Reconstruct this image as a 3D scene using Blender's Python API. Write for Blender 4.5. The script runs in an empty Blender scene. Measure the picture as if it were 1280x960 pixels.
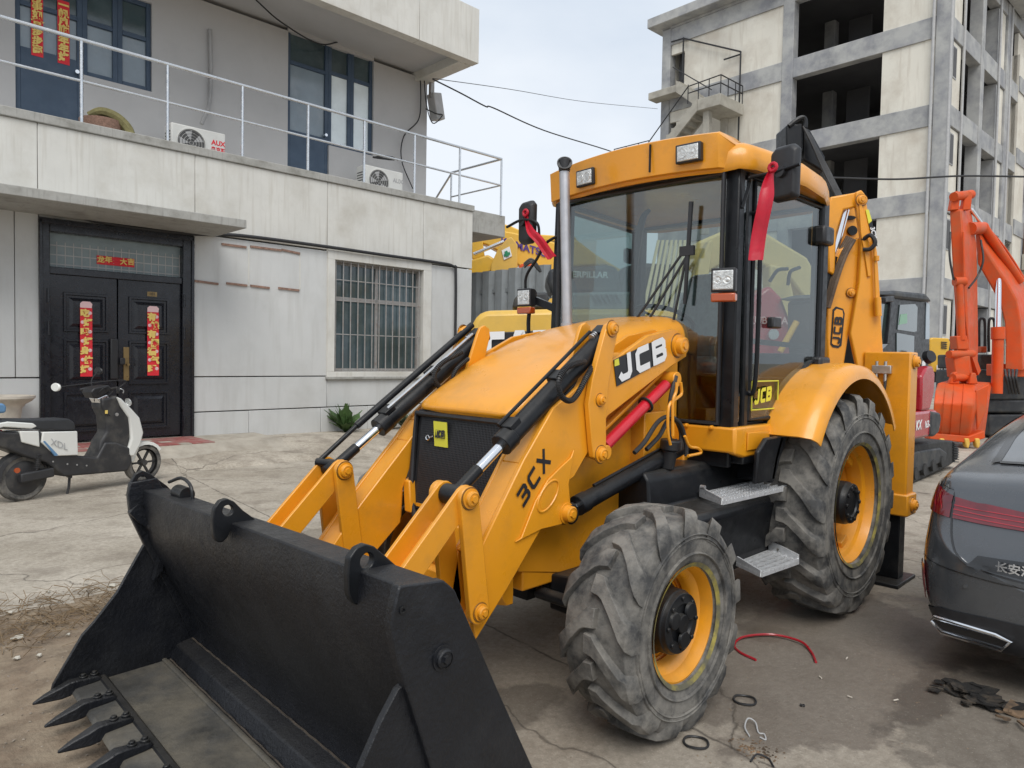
import bpy, bmesh, math, random
from mathutils import Vector as V, Matrix, noise
random.seed(7)
C = bpy.context.scene.collection
R_ = math.radians
# ---------------------------------------------------------------- camera, sky, sun, exposure
FPX = 900.0
def _cam_axes():
    p, r = R_(2.06), R_(1.0)
    up = V((0, -math.cos(p), -math.sin(p)))
    c, s = math.cos(r), math.sin(r)
    up = V((c*up.x - s*up.y, s*up.x + c*up.y, up.z))
    x = -270.0 - 640
    y = -(up.x*x + up.z*FPX)/up.y
    Y = -V((x, y, FPX)).normalized()
    X = Y.cross(up)
    return Matrix((X, Y, up))            # world = M @ camera(x right, y down, z forward)
CM = _cam_axes()
CP = V((0, 1.03, .48)) - CM @ (V((856-640, 780-480, FPX))/FPX*3.06)
cam = bpy.data.cameras.new('camera'); co = bpy.data.objects.new('camera', cam); C.objects.link(co)
cam.sensor_width = 36; cam.lens = FPX/1280*36; cam.clip_start = .05; cam.clip_end = 2000
rx, ry, rz = CM.col[0], -CM.col[1], -CM.col[2]
co.matrix_world = Matrix(((rx[0], ry[0], rz[0], CP.x), (rx[1], ry[1], rz[1], CP.y), (rx[2], ry[2], rz[2], CP.z), (0, 0, 0, 1)))
bpy.context.scene.camera = co
# measured picture points (of the 1280x960 photograph) turned into points of the place
def H(px, py, ax, val):
    d = CM @ V((px-640, py-480, FPX)); t = (val - CP[ax])/d[ax]; return CP + d*t
def D(px, py, depth): return CP + CM @ (V((px-640, py-480, FPX))*(depth/FPX))
def PJ(P):
    c = CM.transposed() @ (V(P)-CP); return 640+FPX*c.x/c.z, 480+FPX*c.y/c.z
W = bpy.data.worlds.new("World"); bpy.context.scene.world = W; W.use_nodes = True
def build_world():
    nt = W.node_tree; N = nt.nodes; L = nt.links; N.clear()
    out = N.new('ShaderNodeOutputWorld'); bg = N.new('ShaderNodeBackground'); bg.inputs[1].default_value = .088
    sky = N.new('ShaderNodeTexSky'); sky.sky_type = 'NISHITA'; sky.sun_disc = False
    sky.sun_elevation = R_(52); sky.sun_rotation = R_(60); sky.air_density = 1.0; sky.dust_density = 3
    tc = N.new('ShaderNodeTexCoord')
    mp = N.new('ShaderNodeMapping'); mp.inputs['Scale'].default_value = (1, 1, 2.2)
    L.new(tc.outputs['Generated'], mp.inputs[0])
    nz = N.new('ShaderNodeTexNoise'); nz.inputs['Scale'].default_value = 2.1; nz.inputs['Detail'].default_value = 6; nz.inputs['Roughness'].default_value = .5
    L.new(mp.outputs[0], nz.inputs[0])
    cr = N.new('ShaderNodeValToRGB'); e = cr.color_ramp.elements
    e[0].position = .36; e[0].color = (5.3, 5.95, 6.8, 1); e[1].position = .64; e[1].color = (6.9, 7.3, 7.8, 1)
    L.new(nz.outputs[0], cr.inputs[0])
    mx = N.new('ShaderNodeMix'); mx.data_type = 'RGBA'; mx.inputs[0].default_value = .93     # a closed cloud cover over the blue
    L.new(sky.outputs[0], mx.inputs[6]); L.new(cr.outputs[0], mx.inputs[7])
    L.new(mx.outputs[2], bg.inputs[0]); L.new(bg.outputs[0], out.inputs[0])
build_world()
sl = bpy.data.lights.new('sun', 'SUN'); sl.energy = 1.5; sl.angle = R_(38); sl.color = (1, .965, .91)
so = bpy.data.objects.new('sun', sl); C.objects.link(so)
so.rotation_euler = V((.45, .55, .92)).to_track_quat('Z', 'Y').to_euler()
vs = bpy.context.scene.view_settings
vs.view_transform = 'Standard'; vs.look = 'None'; vs.gamma = 1; vs.use_curve_mapping = False; vs.exposure = 0.60
bpy.context.scene.cycles.max_bounces = 8; bpy.context.scene.cycles.transparent_max_bounces = 24

# ---------------------------------------------------------------- materials
def mat(name, col, rough=.5, metal=0, var=.0, vscale=6, dirt=None, damt=.0, dscale=3, coat=0, bump=0, bscale=40, var2=None, streak=0, spec=.5, emit=None, dust=0, dustc=(.30, .27, .22), fleck=0):
    m = bpy.data.materials.new(name); m.use_nodes = True
    nt = m.node_tree; N = nt.nodes; L = nt.links; b = N['Principled BSDF']
    b.inputs['Roughness'].default_value = rough; b.inputs['Metallic'].default_value = metal
    b.inputs['Coat Weight'].default_value = coat; b.inputs['Coat Roughness'].default_value = .12
    b.inputs['Specular IOR Level'].default_value = spec
    b.inputs['Base Color'].default_value = (*col, 1)
    if emit: b.inputs['Emission Color'].default_value = (*col, 1); b.inputs['Emission Strength'].default_value = emit
    tc = N.new('ShaderNodeTexCoord'); cur = None
    def noise_(sc, det=5, ro=.6, stretch=None):
        n = N.new('ShaderNodeTexNoise'); n.inputs['Scale'].default_value = sc; n.inputs['Detail'].default_value = det; n.inputs['Roughness'].default_value = ro
        if stretch:
            mp = N.new('ShaderNodeMapping'); mp.inputs['Scale'].default_value = stretch; L.new(tc.outputs['Object'], mp.inputs[0]); L.new(mp.outputs[0], n.inputs[0])
        else: L.new(tc.outputs['Object'], n.inputs[0])
        return n
    def ramp(src, a, b_, ca=(0, 0, 0, 1), cb=(1, 1, 1, 1)):
        r = N.new('ShaderNodeValToRGB'); e = r.color_ramp.elements; e[0].position = a; e[1].position = b_; e[0].color = ca; e[1].color = cb
        L.new(src, r.inputs[0]); return r
    if var:
        n = noise_(vscale); c0 = tuple(max(0, c*(1-var)) for c in col); c1 = tuple(min(1, c*(1+var)) for c in (var2 or col))
        cur = ramp(n.outputs[0], .3, .7, (*c0, 1), (*c1, 1)).outputs[0]
        r2 = N.new('ShaderNodeMapRange'); r2.inputs[1].default_value = .3; r2.inputs[2].default_value = .7
        r2.inputs[3].default_value = max(.02, rough-.1); r2.inputs[4].default_value = min(1, rough+.12)
        L.new(noise_(vscale*2.3).outputs[0], r2.inputs[0]); L.new(r2.outputs[0], b.inputs['Roughness'])
    if dirt:
        n = noise_(dscale, 8, .65); mask = ramp(n.outputs[0], .62-.3*damt, .8-.25*damt)
        if streak:
            n2 = noise_(dscale*2, 6, .6, (streak, streak, .35)); r3 = ramp(n2.outputs[0], .5, .75)
            mm = N.new('ShaderNodeMath'); mm.operation = 'MAXIMUM'; L.new(mask.outputs[0], mm.inputs[0]); L.new(r3.outputs[0], mm.inputs[1]); ms = mm.outputs[0]
        else: ms = mask.outputs[0]
        sc = N.new('ShaderNodeMath'); sc.operation = 'MULTIPLY'; sc.inputs[1].default_value = min(1, damt); L.new(ms, sc.inputs[0])
        mx = N.new('ShaderNodeMix'); mx.data_type = 'RGBA'; L.new(sc.outputs[0], mx.inputs[0])
        if cur: L.new(cur, mx.inputs[6])
        else: mx.inputs[6].default_value = (*col, 1)
        mx.inputs[7].default_value = (*dirt, 1); cur = mx.outputs[2]
    if fleck:       # small chips and rubbed spots
        fk = ramp(noise_(26, 8, .8).outputs[0], .70, .735); f2 = ramp(noise_(2.3, 4).outputs[0], .5, .62); fm = N.new('ShaderNodeMath'); fm.operation = 'MULTIPLY'; L.new(fk.outputs[0], fm.inputs[0]); L.new(f2.outputs[0], fm.inputs[1])
        f3 = N.new('ShaderNodeMath'); f3.operation = 'MULTIPLY'; f3.inputs[1].default_value = fleck; L.new(fm.outputs[0], f3.inputs[0])
        mx = N.new('ShaderNodeMix'); mx.data_type = 'RGBA'; L.new(f3.outputs[0], mx.inputs[0]); mx.inputs[7].default_value = (.16, .12, .09, 1)
        if cur: L.new(cur, mx.inputs[6])
        else: mx.inputs[6].default_value = (*col, 1)
        cur = mx.outputs[2]
    if dust:        # dust film lying on whatever faces up
        ge = N.new('ShaderNodeNewGeometry'); sp_ = N.new('ShaderNodeSeparateXYZ'); L.new(ge.outputs['Normal'], sp_.inputs[0])
        dr_ = ramp(sp_.outputs[2], .35, .95); dn_ = ramp(noise_(3.5, 8, .7).outputs[0], .3, .7, (.35, .35, .35, 1)); dm = N.new('ShaderNodeMath'); dm.operation = 'MULTIPLY'; L.new(dr_.outputs[0], dm.inputs[0]); L.new(dn_.outputs[0], dm.inputs[1])
        d2 = N.new('ShaderNodeMath'); d2.operation = 'MULTIPLY'; d2.inputs[1].default_value = dust; L.new(dm.outputs[0], d2.inputs[0])
        mx = N.new('ShaderNodeMix'); mx.data_type = 'RGBA'; L.new(d2.outputs[0], mx.inputs[0]); mx.inputs[7].default_value = (*dustc, 1)
        if cur: L.new(cur, mx.inputs[6])
        else: mx.inputs[6].default_value = (*col, 1)
        cur = mx.outputs[2]
    if cur: L.new(cur, b.inputs['Base Color'])
    if bump:
        bp = N.new('ShaderNodeBump'); bp.inputs['Strength'].default_value = bump; bp.inputs['Distance'].default_value = .01
        L.new(noise_(bscale, 6, .6).outputs[0], bp.inputs['Height']); L.new(bp.outputs[0], b.inputs['Normal'])
    return m
def glassmat(name, tint, refl=.12, rough=.01, extra=.0):
    m = bpy.data.materials.new(name); m.use_nodes = True; nt = m.node_tree; N = nt.nodes; L = nt.links; N.clear()
    o = N.new('ShaderNodeOutputMaterial'); t = N.new('ShaderNodeBsdfTransparent'); t.inputs[0].default_value = (*tint, 1)
    g = N.new('ShaderNodeBsdfGlossy'); g.inputs['Roughness'].default_value = rough
    f = N.new('ShaderNodeLayerWeight'); f.inputs[0].default_value = .5
    pw = N.new('ShaderNodeMath'); pw.operation = 'POWER'; pw.inputs[1].default_value = 4.5; L.new(f.outputs['Facing'], pw.inputs[0])
    a = N.new('ShaderNodeMath'); a.operation = 'MULTIPLY_ADD'; a.inputs[1].default_value = .9; a.inputs[2].default_value = .05+extra; L.new(pw.outputs[0], a.inputs[0])
    mx = N.new('ShaderNodeMixShader'); L.new(a.outputs[0], mx.inputs[0]); L.new(t.outputs[0], mx.inputs[1]); L.new(g.outputs[0], mx.inputs[2]); L.new(mx.outputs[0], o.inputs[0])
    return m
M = {}
M['yellow'] = mat('amber paint', (.77, .315, .014), .34, var=.05, vscale=3, dirt=(.40, .19, .04), damt=.4, dscale=4, coat=.3, bump=.06, bscale=50, dust=.16, dustc=(.62, .42, .2), fleck=.7, streak=0)
M['black'] = mat('black paint', (.009, .010, .012), .36, var=.25, vscale=8, dirt=(.06, .06, .058), damt=.3, dscale=6, bump=.08, bscale=70, spec=.3, dust=.22, dustc=(.17, .155, .13), fleck=.3)
M['steel_black'] = mat('worn black steel', (.007, .008, .011), .4, var=.3, vscale=5, dirt=(.028, .029, .031), damt=.4, dscale=3.4, bump=.45, bscale=60, spec=.4, dust=.35, dustc=(.07, .066, .06), fleck=.55)
M['plastic'] = mat('black plastic', (.018, .018, .02), .45, var=.2, vscale=9, bump=.05)
M['rubber'] = mat('tyre rubber', (.046, .046, .046), .8, var=.35, vscale=9, dirt=(.23, .215, .19), damt=.8, dscale=7, bump=.4, bscale=45)
M['rubber_far'] = mat('dark rubber', (.03, .03, .03), .8, var=.3)
M['chrome'] = mat('chromed rod', (.82, .83, .85), .13, 1)
M['alu'] = mat('dull aluminium', (.55, .56, .57), .38, .85, var=.1, vscale=12, dirt=(.3, .28, .25), damt=.3)
M['stainless'] = mat('brushed steel', (.66, .67, .68), .27, 1, var=.08, vscale=10)
M['red'] = mat('red enamel', (.55, .015, .03), .3, coat=.3, var=.08)
M['glass'] = glassmat('cab glass', (.63, .70, .69), extra=.065)
M['lens'] = mat('clear lens', (.62, .63, .62), .12, .35, var=.3, vscale=60, bump=.6, bscale=90, coat=1)
M['amber'] = mat('amber lens', (.42, .07, .01), .2, coat=.8)
M['white'] = mat('white lettering', (.78, .78, .78), .4)
M['sticker_black'] = mat('black sticker', (.015, .015, .017), .35)
M['sticker_yellow'] = mat('yellow sticker', (.72, .68, .06), .4, var=.08)
M['ribbon'] = mat('red satin ribbon', (.47, .003, .022), .42, var=.12, vscale=14, bump=.2, bscale=18)
M['hose'] = mat('hydraulic hose', (.02, .02, .021), .5, var=.2, dirt=(.1, .08, .06), damt=.3)
M['hose_brown'] = mat('muddy hose', (.09, .06, .04), .7, var=.3, vscale=20, dirt=(.25, .17, .1), damt=.5)
M['seat'] = mat('seat vinyl', (.03, .032, .036), .6, var=.2)
M['film'] = mat('clear plastic wrap', (.35, .37, .39), .25, var=.3, vscale=18, bump=.8, bscale=14)

# ---------------------------------------------------------------- mesh helpers
class MB:
    def __init__(s): s.v = []; s.f = []
    def add(s, vs, fs):
        k = len(s.v); s.v += [V(p) for p in vs]; s.f += [tuple(i+k for i in f) for f in fs]; return s
    def box(s, a, b, M4=None):
        a, b = V(a), V(b)
        vs = [V((x, y, z)) for x in (a.x, b.x) for y in (a.y, b.y) for z in (a.z, b.z)]
        if M4: vs = [M4 @ p for p in vs]
        return s.add(vs, [(0, 1, 3, 2), (4, 6, 7, 5), (0, 4, 5, 1), (2, 3, 7, 6), (0, 2, 6, 4), (1, 5, 7, 3)])
    def bar(s, p, q, w, h, up=(0, 0, 1), w2=None, h2=None):     # box section beam from p to q
        p, q = V(p), V(q); d = (q-p).normalized(); u = V(up); x = d.cross(u).normalized(); y = x.cross(d)
        vs = []
        for c, ww, hh in ((p, w, h), (q, w2 or w, h2 or h)):
            vs += [c-x*ww/2-y*hh/2, c+x*ww/2-y*hh/2, c+x*ww/2+y*hh/2, c-x*ww/2+y*hh/2]
        return s.add(vs, [(3, 2, 1, 0), (4, 5, 6, 7), (0, 1, 5, 4), (1, 2, 6, 5), (2, 3, 7, 6), (3, 0, 4, 7)])
    def cyl(s, p, q, r, r2=None, n=20, cap=True):
        p, q = V(p), V(q); r2 = r if r2 is None else r2; d = (q-p).normalized()
        x = d.orthogonal().normalized(); y = d.cross(x)
        vs = [c+(x*math.cos(2*math.pi*i/n)+y*math.sin(2*math.pi*i/n))*rr for c, rr in ((p, r), (q, r2)) for i in range(n)]
        fs = [(i, (i+1) % n, n+(i+1) % n, n+i) for i in range(n)]
        if cap: fs += [tuple(range(n-1, -1, -1)), tuple(range(n, 2*n))]
        return s.add(vs, fs)
    def tube(s, pts, r, n=10, closed=False, rf=None):
        pts = [V(p) for p in pts]; m = len(pts); rings = []; ref = None
        for i, p in enumerate(pts):
            a = pts[(i-1) % m] if closed or i else p; b = pts[(i+1) % m] if closed or i < m-1 else p
            d = (b-a).normalized()
            if ref is None: ref = d.orthogonal().normalized()
            ref = (ref-d*ref.dot(d)).normalized(); y = d.cross(ref); rr = rf(i/(m-1)) if rf else r
            rings.append([p+(ref*math.cos(2*math.pi*k/n)+y*math.sin(2*math.pi*k/n))*rr for k in range(n)])
        return s.loft(rings, closed_ring=closed)
    def loft(s, rings, closed_ring=False, caps=True, ring_closed=True):
        n = len(rings[0]); vs = [p for r in rings for p in r]; fs = []; m = len(rings)
        for i in range(m if closed_ring else m-1):
            for k in range(n if ring_closed else n-1):
                a, b = i*n+k, i*n+(k+1) % n; c, d = ((i+1) % m)*n+(k+1) % n, ((i+1) % m)*n+k
                fs.append((a, b, c, d))
        if caps and not closed_ring and ring_closed: fs += [tuple(range(n-1, -1, -1)), tuple((m-1)*n+k for k in range(n))]
        return s.add(vs, fs)
    def prism(s, pts, ext):          # closed outline of 3D points pushed along ext
        pts = [V(p) for p in pts]; n = len(pts); e = V(ext)
        return s.add(pts+[p+e for p in pts], [tuple(range(n)), tuple(range(2*n-1, n-1, -1))]+[(i, n+i, n+(i+1) % n, (i+1) % n) for i in range(n)])
    def lathe(s, prof, c, ax, n=32):     # prof: (distance along ax, radius), closed rings
        c, ax = V(c), V(ax).normalized(); x = ax.orthogonal().normalized(); y = ax.cross(x)
        rings = [[c+ax*h+(x*math.cos(2*math.pi*i/n)+y*math.sin(2*math.pi*i/n))*max(r, 1e-4) for i in range(n)] for h, r in prof]
        return s.loft(rings, caps=False)
    def xf(s, M4): s.v = [M4 @ p for p in s.v]; return s
    def mir(s):                      # mirrored copy across Y = 0
        o = MB(); o.v = [V((p.x, -p.y, p.z)) for p in s.v]; o.f = [tuple(reversed(f)) for f in s.f]; return o
    def mesh(s, name, m, ang=35, smooth=True):
        me = bpy.data.meshes.new(name); me.from_pydata([tuple(p) for p in s.v], [], s.f)
        bm = bmesh.new(); bm.from_mesh(me); bmesh.ops.recalc_face_normals(bm, faces=bm.faces); bm.to_mesh(me); bm.free()
        for x in (m if isinstance(m, (list, tuple)) else [m]): me.materials.append(x)
        if smooth:
            me.polygons.foreach_set('use_smooth', [True]*len(me.polygons)); me.set_sharp_from_angle(angle=R_(ang))
        return me
    def build(s, name, m, parent=None, bev=0, seg=2, ang=35, smooth=True):
        if isinstance(m, str): m = M[m]
        o = bpy.data.objects.new(name, s.mesh(name, m, ang, smooth)); C.objects.link(o); o.parent = parent
        if bev:
            b = o.modifiers.new('bevel', 'BEVEL'); b.width = bev; b.segments = seg; b.limit_method = 'ANGLE'; b.angle_limit = R_(30); b.use_clamp_overlap = True
            b.harden_normals = False
        return o
def tag(o, label=None, cat=None, group=None, kind=None):
    if label: o['label'] = label
    if cat: o['category'] = cat
    if group: o['group'] = group
    if kind: o['kind'] = kind
    return o
def thing(name, label, cat, loc=(0, 0, 0), rz=0, group=None):
    o = bpy.data.objects.new(name, None); C.objects.link(o); o.location = loc; o.rotation_euler = (0, 0, rz); o.empty_display_size = .2
    return tag(o, label, cat, group)
def arc(c, r, a0, a1, n, fx):     # points on an arc; fx maps (u,v) -> 3D
    return [fx(c[0]+r*math.cos(R_(a0+(a1-a0)*i/n)), c[1]+r*math.sin(R_(a0+(a1-a0)*i/n))) for i in range(n+1)]
def spline(pts, n=8):             # catmull-rom through pts
    P = [V(p) for p in pts]; P = [P[0]*2-P[1]]+P+[P[-1]*2-P[-2]]; out = []
    for i in range(1, len(P)-2):
        for k in range(n):
            t = k/n; a, b, c, d = P[i-1], P[i], P[i+1], P[i+2]
            out.append(.5*((2*b)+(c-a)*t+(2*a-5*b+4*c-d)*t*t+(3*b-a-3*c+d)*t**3))
    out.append(P[-2]); return out
def text(s, name, m, parent, o, xd, yd, h, bold=0, ext=.0015, sx=1, align='CENTER', shear=0, n_off=.001):
    cu = bpy.data.curves.new('t', 'FONT'); cu.body = s; cu.size = 1; cu.offset = bold; cu.extrude = ext/h; cu.align_x = align; cu.align_y = 'CENTER'; cu.shear = shear; cu.resolution_u = 3
    to = bpy.data.objects.new('t', cu); C.objects.link(to)
    bpy.context.view_layer.update()
    dg = bpy.context.evaluated_depsgraph_get(); me = bpy.data.meshes.new_from_object(to.evaluated_get(dg))
    bpy.data.objects.remove(to); me.name = name
    xd, yd = V(xd).normalized(), V(yd).normalized(); zd = xd.cross(yd).normalized(); o = V(o)
    for v in me.vertices:
        p = v.co; v.co = o+xd*p.x*h*sx+yd*p.y*h+zd*(p.z*h+ext+n_off)
    me.materials.clear(); me.materials.append(M[m] if isinstance(m, str) else m)
    ob = bpy.data.objects.new(name, me); C.objects.link(ob); ob.parent = parent; return ob
# block letters drawn as broad strokes
def _stroke(pl, w):
    fs = []; vs = []; n = len(pl); P = [V((p[0], p[1], 0)) for p in pl]; closed = (P[0]-P[-1]).length < 1e-6
    if closed: P = P[:-1]; n -= 1
    for i in range(n):
        a = P[i-1] if (i or closed) else None; b = P[(i+1) % n] if (i < n-1 or closed) else None
        d1 = (P[i]-a).normalized() if a is not None else (b-P[i]).normalized(); d2 = (b-P[i]).normalized() if b is not None else d1
        n1 = V((-d1.y, d1.x, 0)); n2 = V((-d2.y, d2.x, 0)); m = (n1+n2).normalized(); k = w/2/max(.35, m.dot(n1))
        vs += [P[i]+m*k, P[i]-m*k]
    for i in range(n if closed else n-1):
        j = (i+1) % n; fs.append((2*i, 2*i+1, 2*j+1, 2*j))
    return vs, fs
def holed(outline, c, r, ext, n=40):      # plate with a round hole; outline is star-shaped about c
    outline = [V(p) for p in outline]; c = V(c); e = V(ext); nz = e.normalized(); x = nz.orthogonal().normalized(); y = nz.cross(x)
    o2 = [((p-c).dot(x), (p-c).dot(y)) for p in outline]; O = []; I = []
    for k in range(n):
        a = 2*math.pi*k/n; dx, dy = math.cos(a), math.sin(a); best = 0
        for i in range(len(o2)):
            (x1, y1), (x2, y2) = o2[i], o2[(i+1) % len(o2)]; ex, ey = x2-x1, y2-y1; den = dx*ey-dy*ex
            if abs(den) < 1e-9: continue
            t = (x1*ey-y1*ex)/den; u = (x1*dy-y1*dx)/den
            if t > 0 and -1e-6 <= u <= 1+1e-6: best = max(best, t)
        O.append(c+x*dx*best+y*dy*best); I.append(c+x*dx*r+y*dy*r)
    m = MB(); m.loft([O, I, [p+e for p in I], [p+e for p in O]], closed_ring=True); return m
GL = {'J': [[(.72, 1), (.72, .26), (.6, .12), (.2, .12), (.06, .3)]], 'C': [[(.92, .88), (.24, .88), (.12, .76), (.12, .24), (.24, .12), (.92, .12)]],
      'B': [[(.12, .88), (.74, .88), (.84, .78), (.84, .62), (.74, .52), (.12, .52)], [(.74, .5), (.86, .4), (.86, .22), (.76, .12), (.12, .12)], [(.12, 1), (.12, 0)]],
      '3': [[(.08, .88), (.78, .88), (.88, .78), (.88, .62), (.78, .5), (.3, .5)], [(.78, .5), (.88, .38), (.88, .22), (.78, .12), (.06, .12)]],
      'X': [[(.08, 1), (.92, 0)], [(.92, 1), (.08, 0)]], 'A': [[(.06, 0), (.42, .9), (.58, .9), (.94, 0)], [(.26, .3), (.74, .3)]], 'T': [[(0, .88), (1, .88)], [(.5, .88), (.5, 0)]]}
def blocks(s, name, m, parent, o, xd, yd, h, w=.24, cw=.95, gap=.16, shear=.15, ext=.002):
    xd, yd = V(xd).normalized(), V(yd).normalized(); zd = xd.cross(yd).normalized(); b = MB(); x = 0; k0 = 0
    for ch in s:
        for pl in GL[ch]:
            vs, fs = _stroke([(p[0]*cw, p[1]) for p in pl], w)
            k0 += 1
            pts = [V(o)+xd*((p.x+x+p.y*shear)*h)+yd*(p.y*h)+zd*(ext+k0*.00012) for p in vs]; b.add(pts, fs)
        x += cw+gap
    ob = b.build(name, m, parent, smooth=False); return ob
# ================================================================ BACKHOE LOADER  (world axes are the machine's: +X forward, +Y its left)
BH = thing('backhoe_loader', 'large amber yellow backhoe loader with black front shovel on the concrete', 'backhoe loader')
def pxs(pts, ax, val): return [H(x, y, ax, val) for x, y in pts]
def sides(mb, name, m, parent=BH, **k):      # the piece and its mirror image across the machine
    a = mb.build(name, m, parent if not isinstance(parent, tuple) else parent[0], **k)
    b = mb.mir().build(name, m, parent if not isinstance(parent, tuple) else parent[1], **k); return a, b
def bolt(c, ax, r, name, m, parent, h=.02, mirror=None):
    c, ax = V(c), V(ax); b = MB(); b.lathe([(-.004, r*1.34), (h*.35, r*1.34), (h*.36, r*1.05), (h, r), (h+.004, r*.8)], c, ax, 24); b.lathe([(h, r*.5), (h+.01, r*.46), (h+.01, 0)], c, ax, 6); b.lathe([(h+.002, r*.8), (h+.002, 0)], c, ax, 16)
    o = b.build(name, m, parent)
    if mirror: b.mir().build(name, m, mirror)
    if m == 'yellow' and r > .02:
        g_ = MB().lathe([(.0008, r*1.3), (.0008, r*1.52), (-.001, r*1.55)], c, ax, 20); g_.build('grease_ring', 'grease', parent)
        if mirror: g_.mir().build('grease_ring', 'grease', mirror)
    return o
# ---- wheels
def tyre_mesh(R, w, rim, nl, lh, front):
    b = MB(); c = (0, 0, 0); ax = (0, 1, 0); hw = w/2; sh = R-lh
    prof = [(-hw*.78, rim), (-hw*.92, rim+.015), (-hw*1.0, rim+(sh-rim)*.35), (-hw*1.02, rim+(sh-rim)*.55), (-hw*.98, rim+(sh-rim)*.82), (-hw*.88, sh*.982), (-hw*.55, sh), (0, sh+.008),
            (hw*.55, sh), (hw*.88, sh*.982), (hw*.98, rim+(sh-rim)*.82), (hw*1.02, rim+(sh-rim)*.55), (hw*1.0, rim+(sh-rim)*.35), (hw*.92, rim+.015), (hw*.78, rim)]
    for f0 in (.30, .62, .70):       # moulded rings on the sidewall
        r0 = rim+(sh-rim)*f0
        for s_ in (1, -1): b.lathe([(s_*hw*.99, r0-.006), (s_*(hw*1.0+.009), r0-.002), (s_*(hw*1.0+.009), r0+.002), (s_*hw*.99, r0+.006)], c, ax, 72)
    b.lathe(prof, c, ax, 72)
    def pt(a, y, r): return V((r*math.cos(a), y, r*math.sin(a)))
    for sd in (1, -1):
        for i in range(nl):
            a0 = 2*math.pi*(i+(.5 if sd < 0 else 0))/nl; st = 2*math.pi/nl; rings = []
            jr = random.uniform(-.05, .05)
            # stations run from the crown centre out to the shoulder and down the sidewall; the lug leans back as it goes out
            for t, yy, da, wd, rt, rb in ((0, -.12, .0, .40, 1, 0), (.18, .12, .02, .42, 1, 0), (.3, .24, .10, .34, 1, 0), (.55, .55, .34, .36, .995, 0), (.8, .84, .62, .46, .985, 0), (.93, .97, .74, .54, .955, 0), (1, 1.03, .84, .60, .89, 0)):
                a = a0 + sd*0 + (da+jr)*st*(-1 if front else -1); y = sd*hw*yy; top = R*rt if t < .9 else R*rt; h = wd*st/2
                base = (sh-.012) if yy < .9 else R*rt-.05-.02*yy
                tw = h*.82; k = math.cos(0)
                if t == 1: top = R*rt-.008
                rings.append([pt(a-h, y, base), pt(a-tw, y, top), pt(a+tw, y, top), pt(a+h, y, base)])
            b.loft(rings)
    return b
def rim_mesh(rim, w, dish):
    b = MB(); hw = w/2*.78
    b.lathe([(hw, rim+.012), (hw+.006, rim+.014), (hw+.008, rim-.004), (hw-.02, rim-.012), (hw-.045, rim-.018), (hw-.06, rim-.04), (hw*.35, rim-.05), (hw*.2, rim-.055), (hw-dish, rim*.86), (hw-dish-.01, rim*.8), (hw-dish+.004, rim*.5), (hw-dish, .02),
             (hw-dish-.02, .02), (hw-dish-.02, rim*.8), (hw*.1, rim-.065), (-hw, rim-.02), (-hw, rim+.012)], (0, 0, 0), (0, 1, 0), 56)
    return b
def hub_mesh(rim, w, dish, r, l, front):
    b = MB(); hw = w/2*.78; y0 = hw-dish
    b.lathe([(y0, r*1.12), (y0+.012, r*1.12), (y0+.014, r), (y0+l*.8, r*.98), (y0+l*.84, r*.94), (y0+l, r*.9), (y0+l+.003, r*.6), (y0+l-.01, r*.55), (y0+l-.01, 0)], (0, 0, 0), (0, 1, 0), 40)
    if front: b.lathe([(y0+l-.01, r*.3), (y0+l+.012, r*.27), (y0+l+.014, 0)], (0, 0, 0), (0, 1, 0), 24)
    for i in range(8 if front else 10):
        a = 2*math.pi*i/(8 if front else 10); c = V((math.cos(a)*r*.76, y0+l-.004, math.sin(a)*r*.76)); b.cyl(c, c+V((0, .014, 0)), .011 if front else .014, n=6)
    if front:      # raised cast ribs of the planetary hub cover
        for i in range(3):
            a = 2*math.pi*i/3+.4; c = V((math.cos(a)*r*.5, y0+l, math.sin(a)*r*.5)); b.cyl(c, c+V((0, .014, 0)), .04, .035, n=20)
    return b
FT = dict(R=.485, w=.335, rim=.245, nl=13, lh=.036); RT = dict(R=.705, w=.42, rim=.375, nl=18, lh=.042)
def wheel(par, cx, cy, cz, side, P, front, lab):
    dish = .12 if front else .17
    rm = rim_mesh(P['rim'], P['w'], dish); w = rm.build('wheel', 'yellow', par); w.location = (cx, cy, cz)
    if side < 0: w.rotation_euler = (0, 0, math.pi)
    t = tyre_mesh(P['R'], P['w'], P['rim'], P['nl'], P['lh'], front).build('tyre', 'rubber', w, bev=.006, seg=1, ang=50)
    hb = hub_mesh(P['rim'], P['w'], dish, .142 if front else .140, .12 if front else .17, front).build('hub', 'black', w, bev=.002, seg=1)
    # rubber scuffed with overspray round the rim
    ring = MB().lathe([(P['w']/2*.93, P['rim']+.002), (P['w']/2*.985, P['rim']+.022), (P['w']/2*.93, P['rim']+.012)], (0, 0, 0), (0, 1, 0), 56).build('bead_ring', 'bead', w)
    for i in range(10 if not front else 8):
        a = 2*math.pi*i/(10 if not front else 8); r = P['rim']*.62
        bb = MB(); y0 = P['w']/2*.78-dish
        if not front:
            b2 = MB(); b2.cyl((math.cos(a)*P['rim']*.7, y0-.002, math.sin(a)*P['rim']*.7), (math.cos(a)*P['rim']*.7, y0+.016, math.sin(a)*P['rim']*.7), .014, n=6); b2.build('wheel_nut', 'yellow', w)
    if not front:
        for a in (.15, 2.2, 4.3):      # clamp blocks on the rear rim
            mm = Matrix.Rotation(-a, 4, 'Y'); MB().box((P['rim']*.76, -.02, -.05), (P['rim']*.9, .08, .05), mm).build('rim_clamp', 'yellow', w, bev=.006)
    return w
M['grillewire'] = mat('grille wire', (.035,.036,.04), .45)
M['exh'] = mat('dulled steel tube', (.5,.5,.52), .42, .75, var=.12, vscale=10, dirt=(.3,.3,.3), damt=.2)
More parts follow.
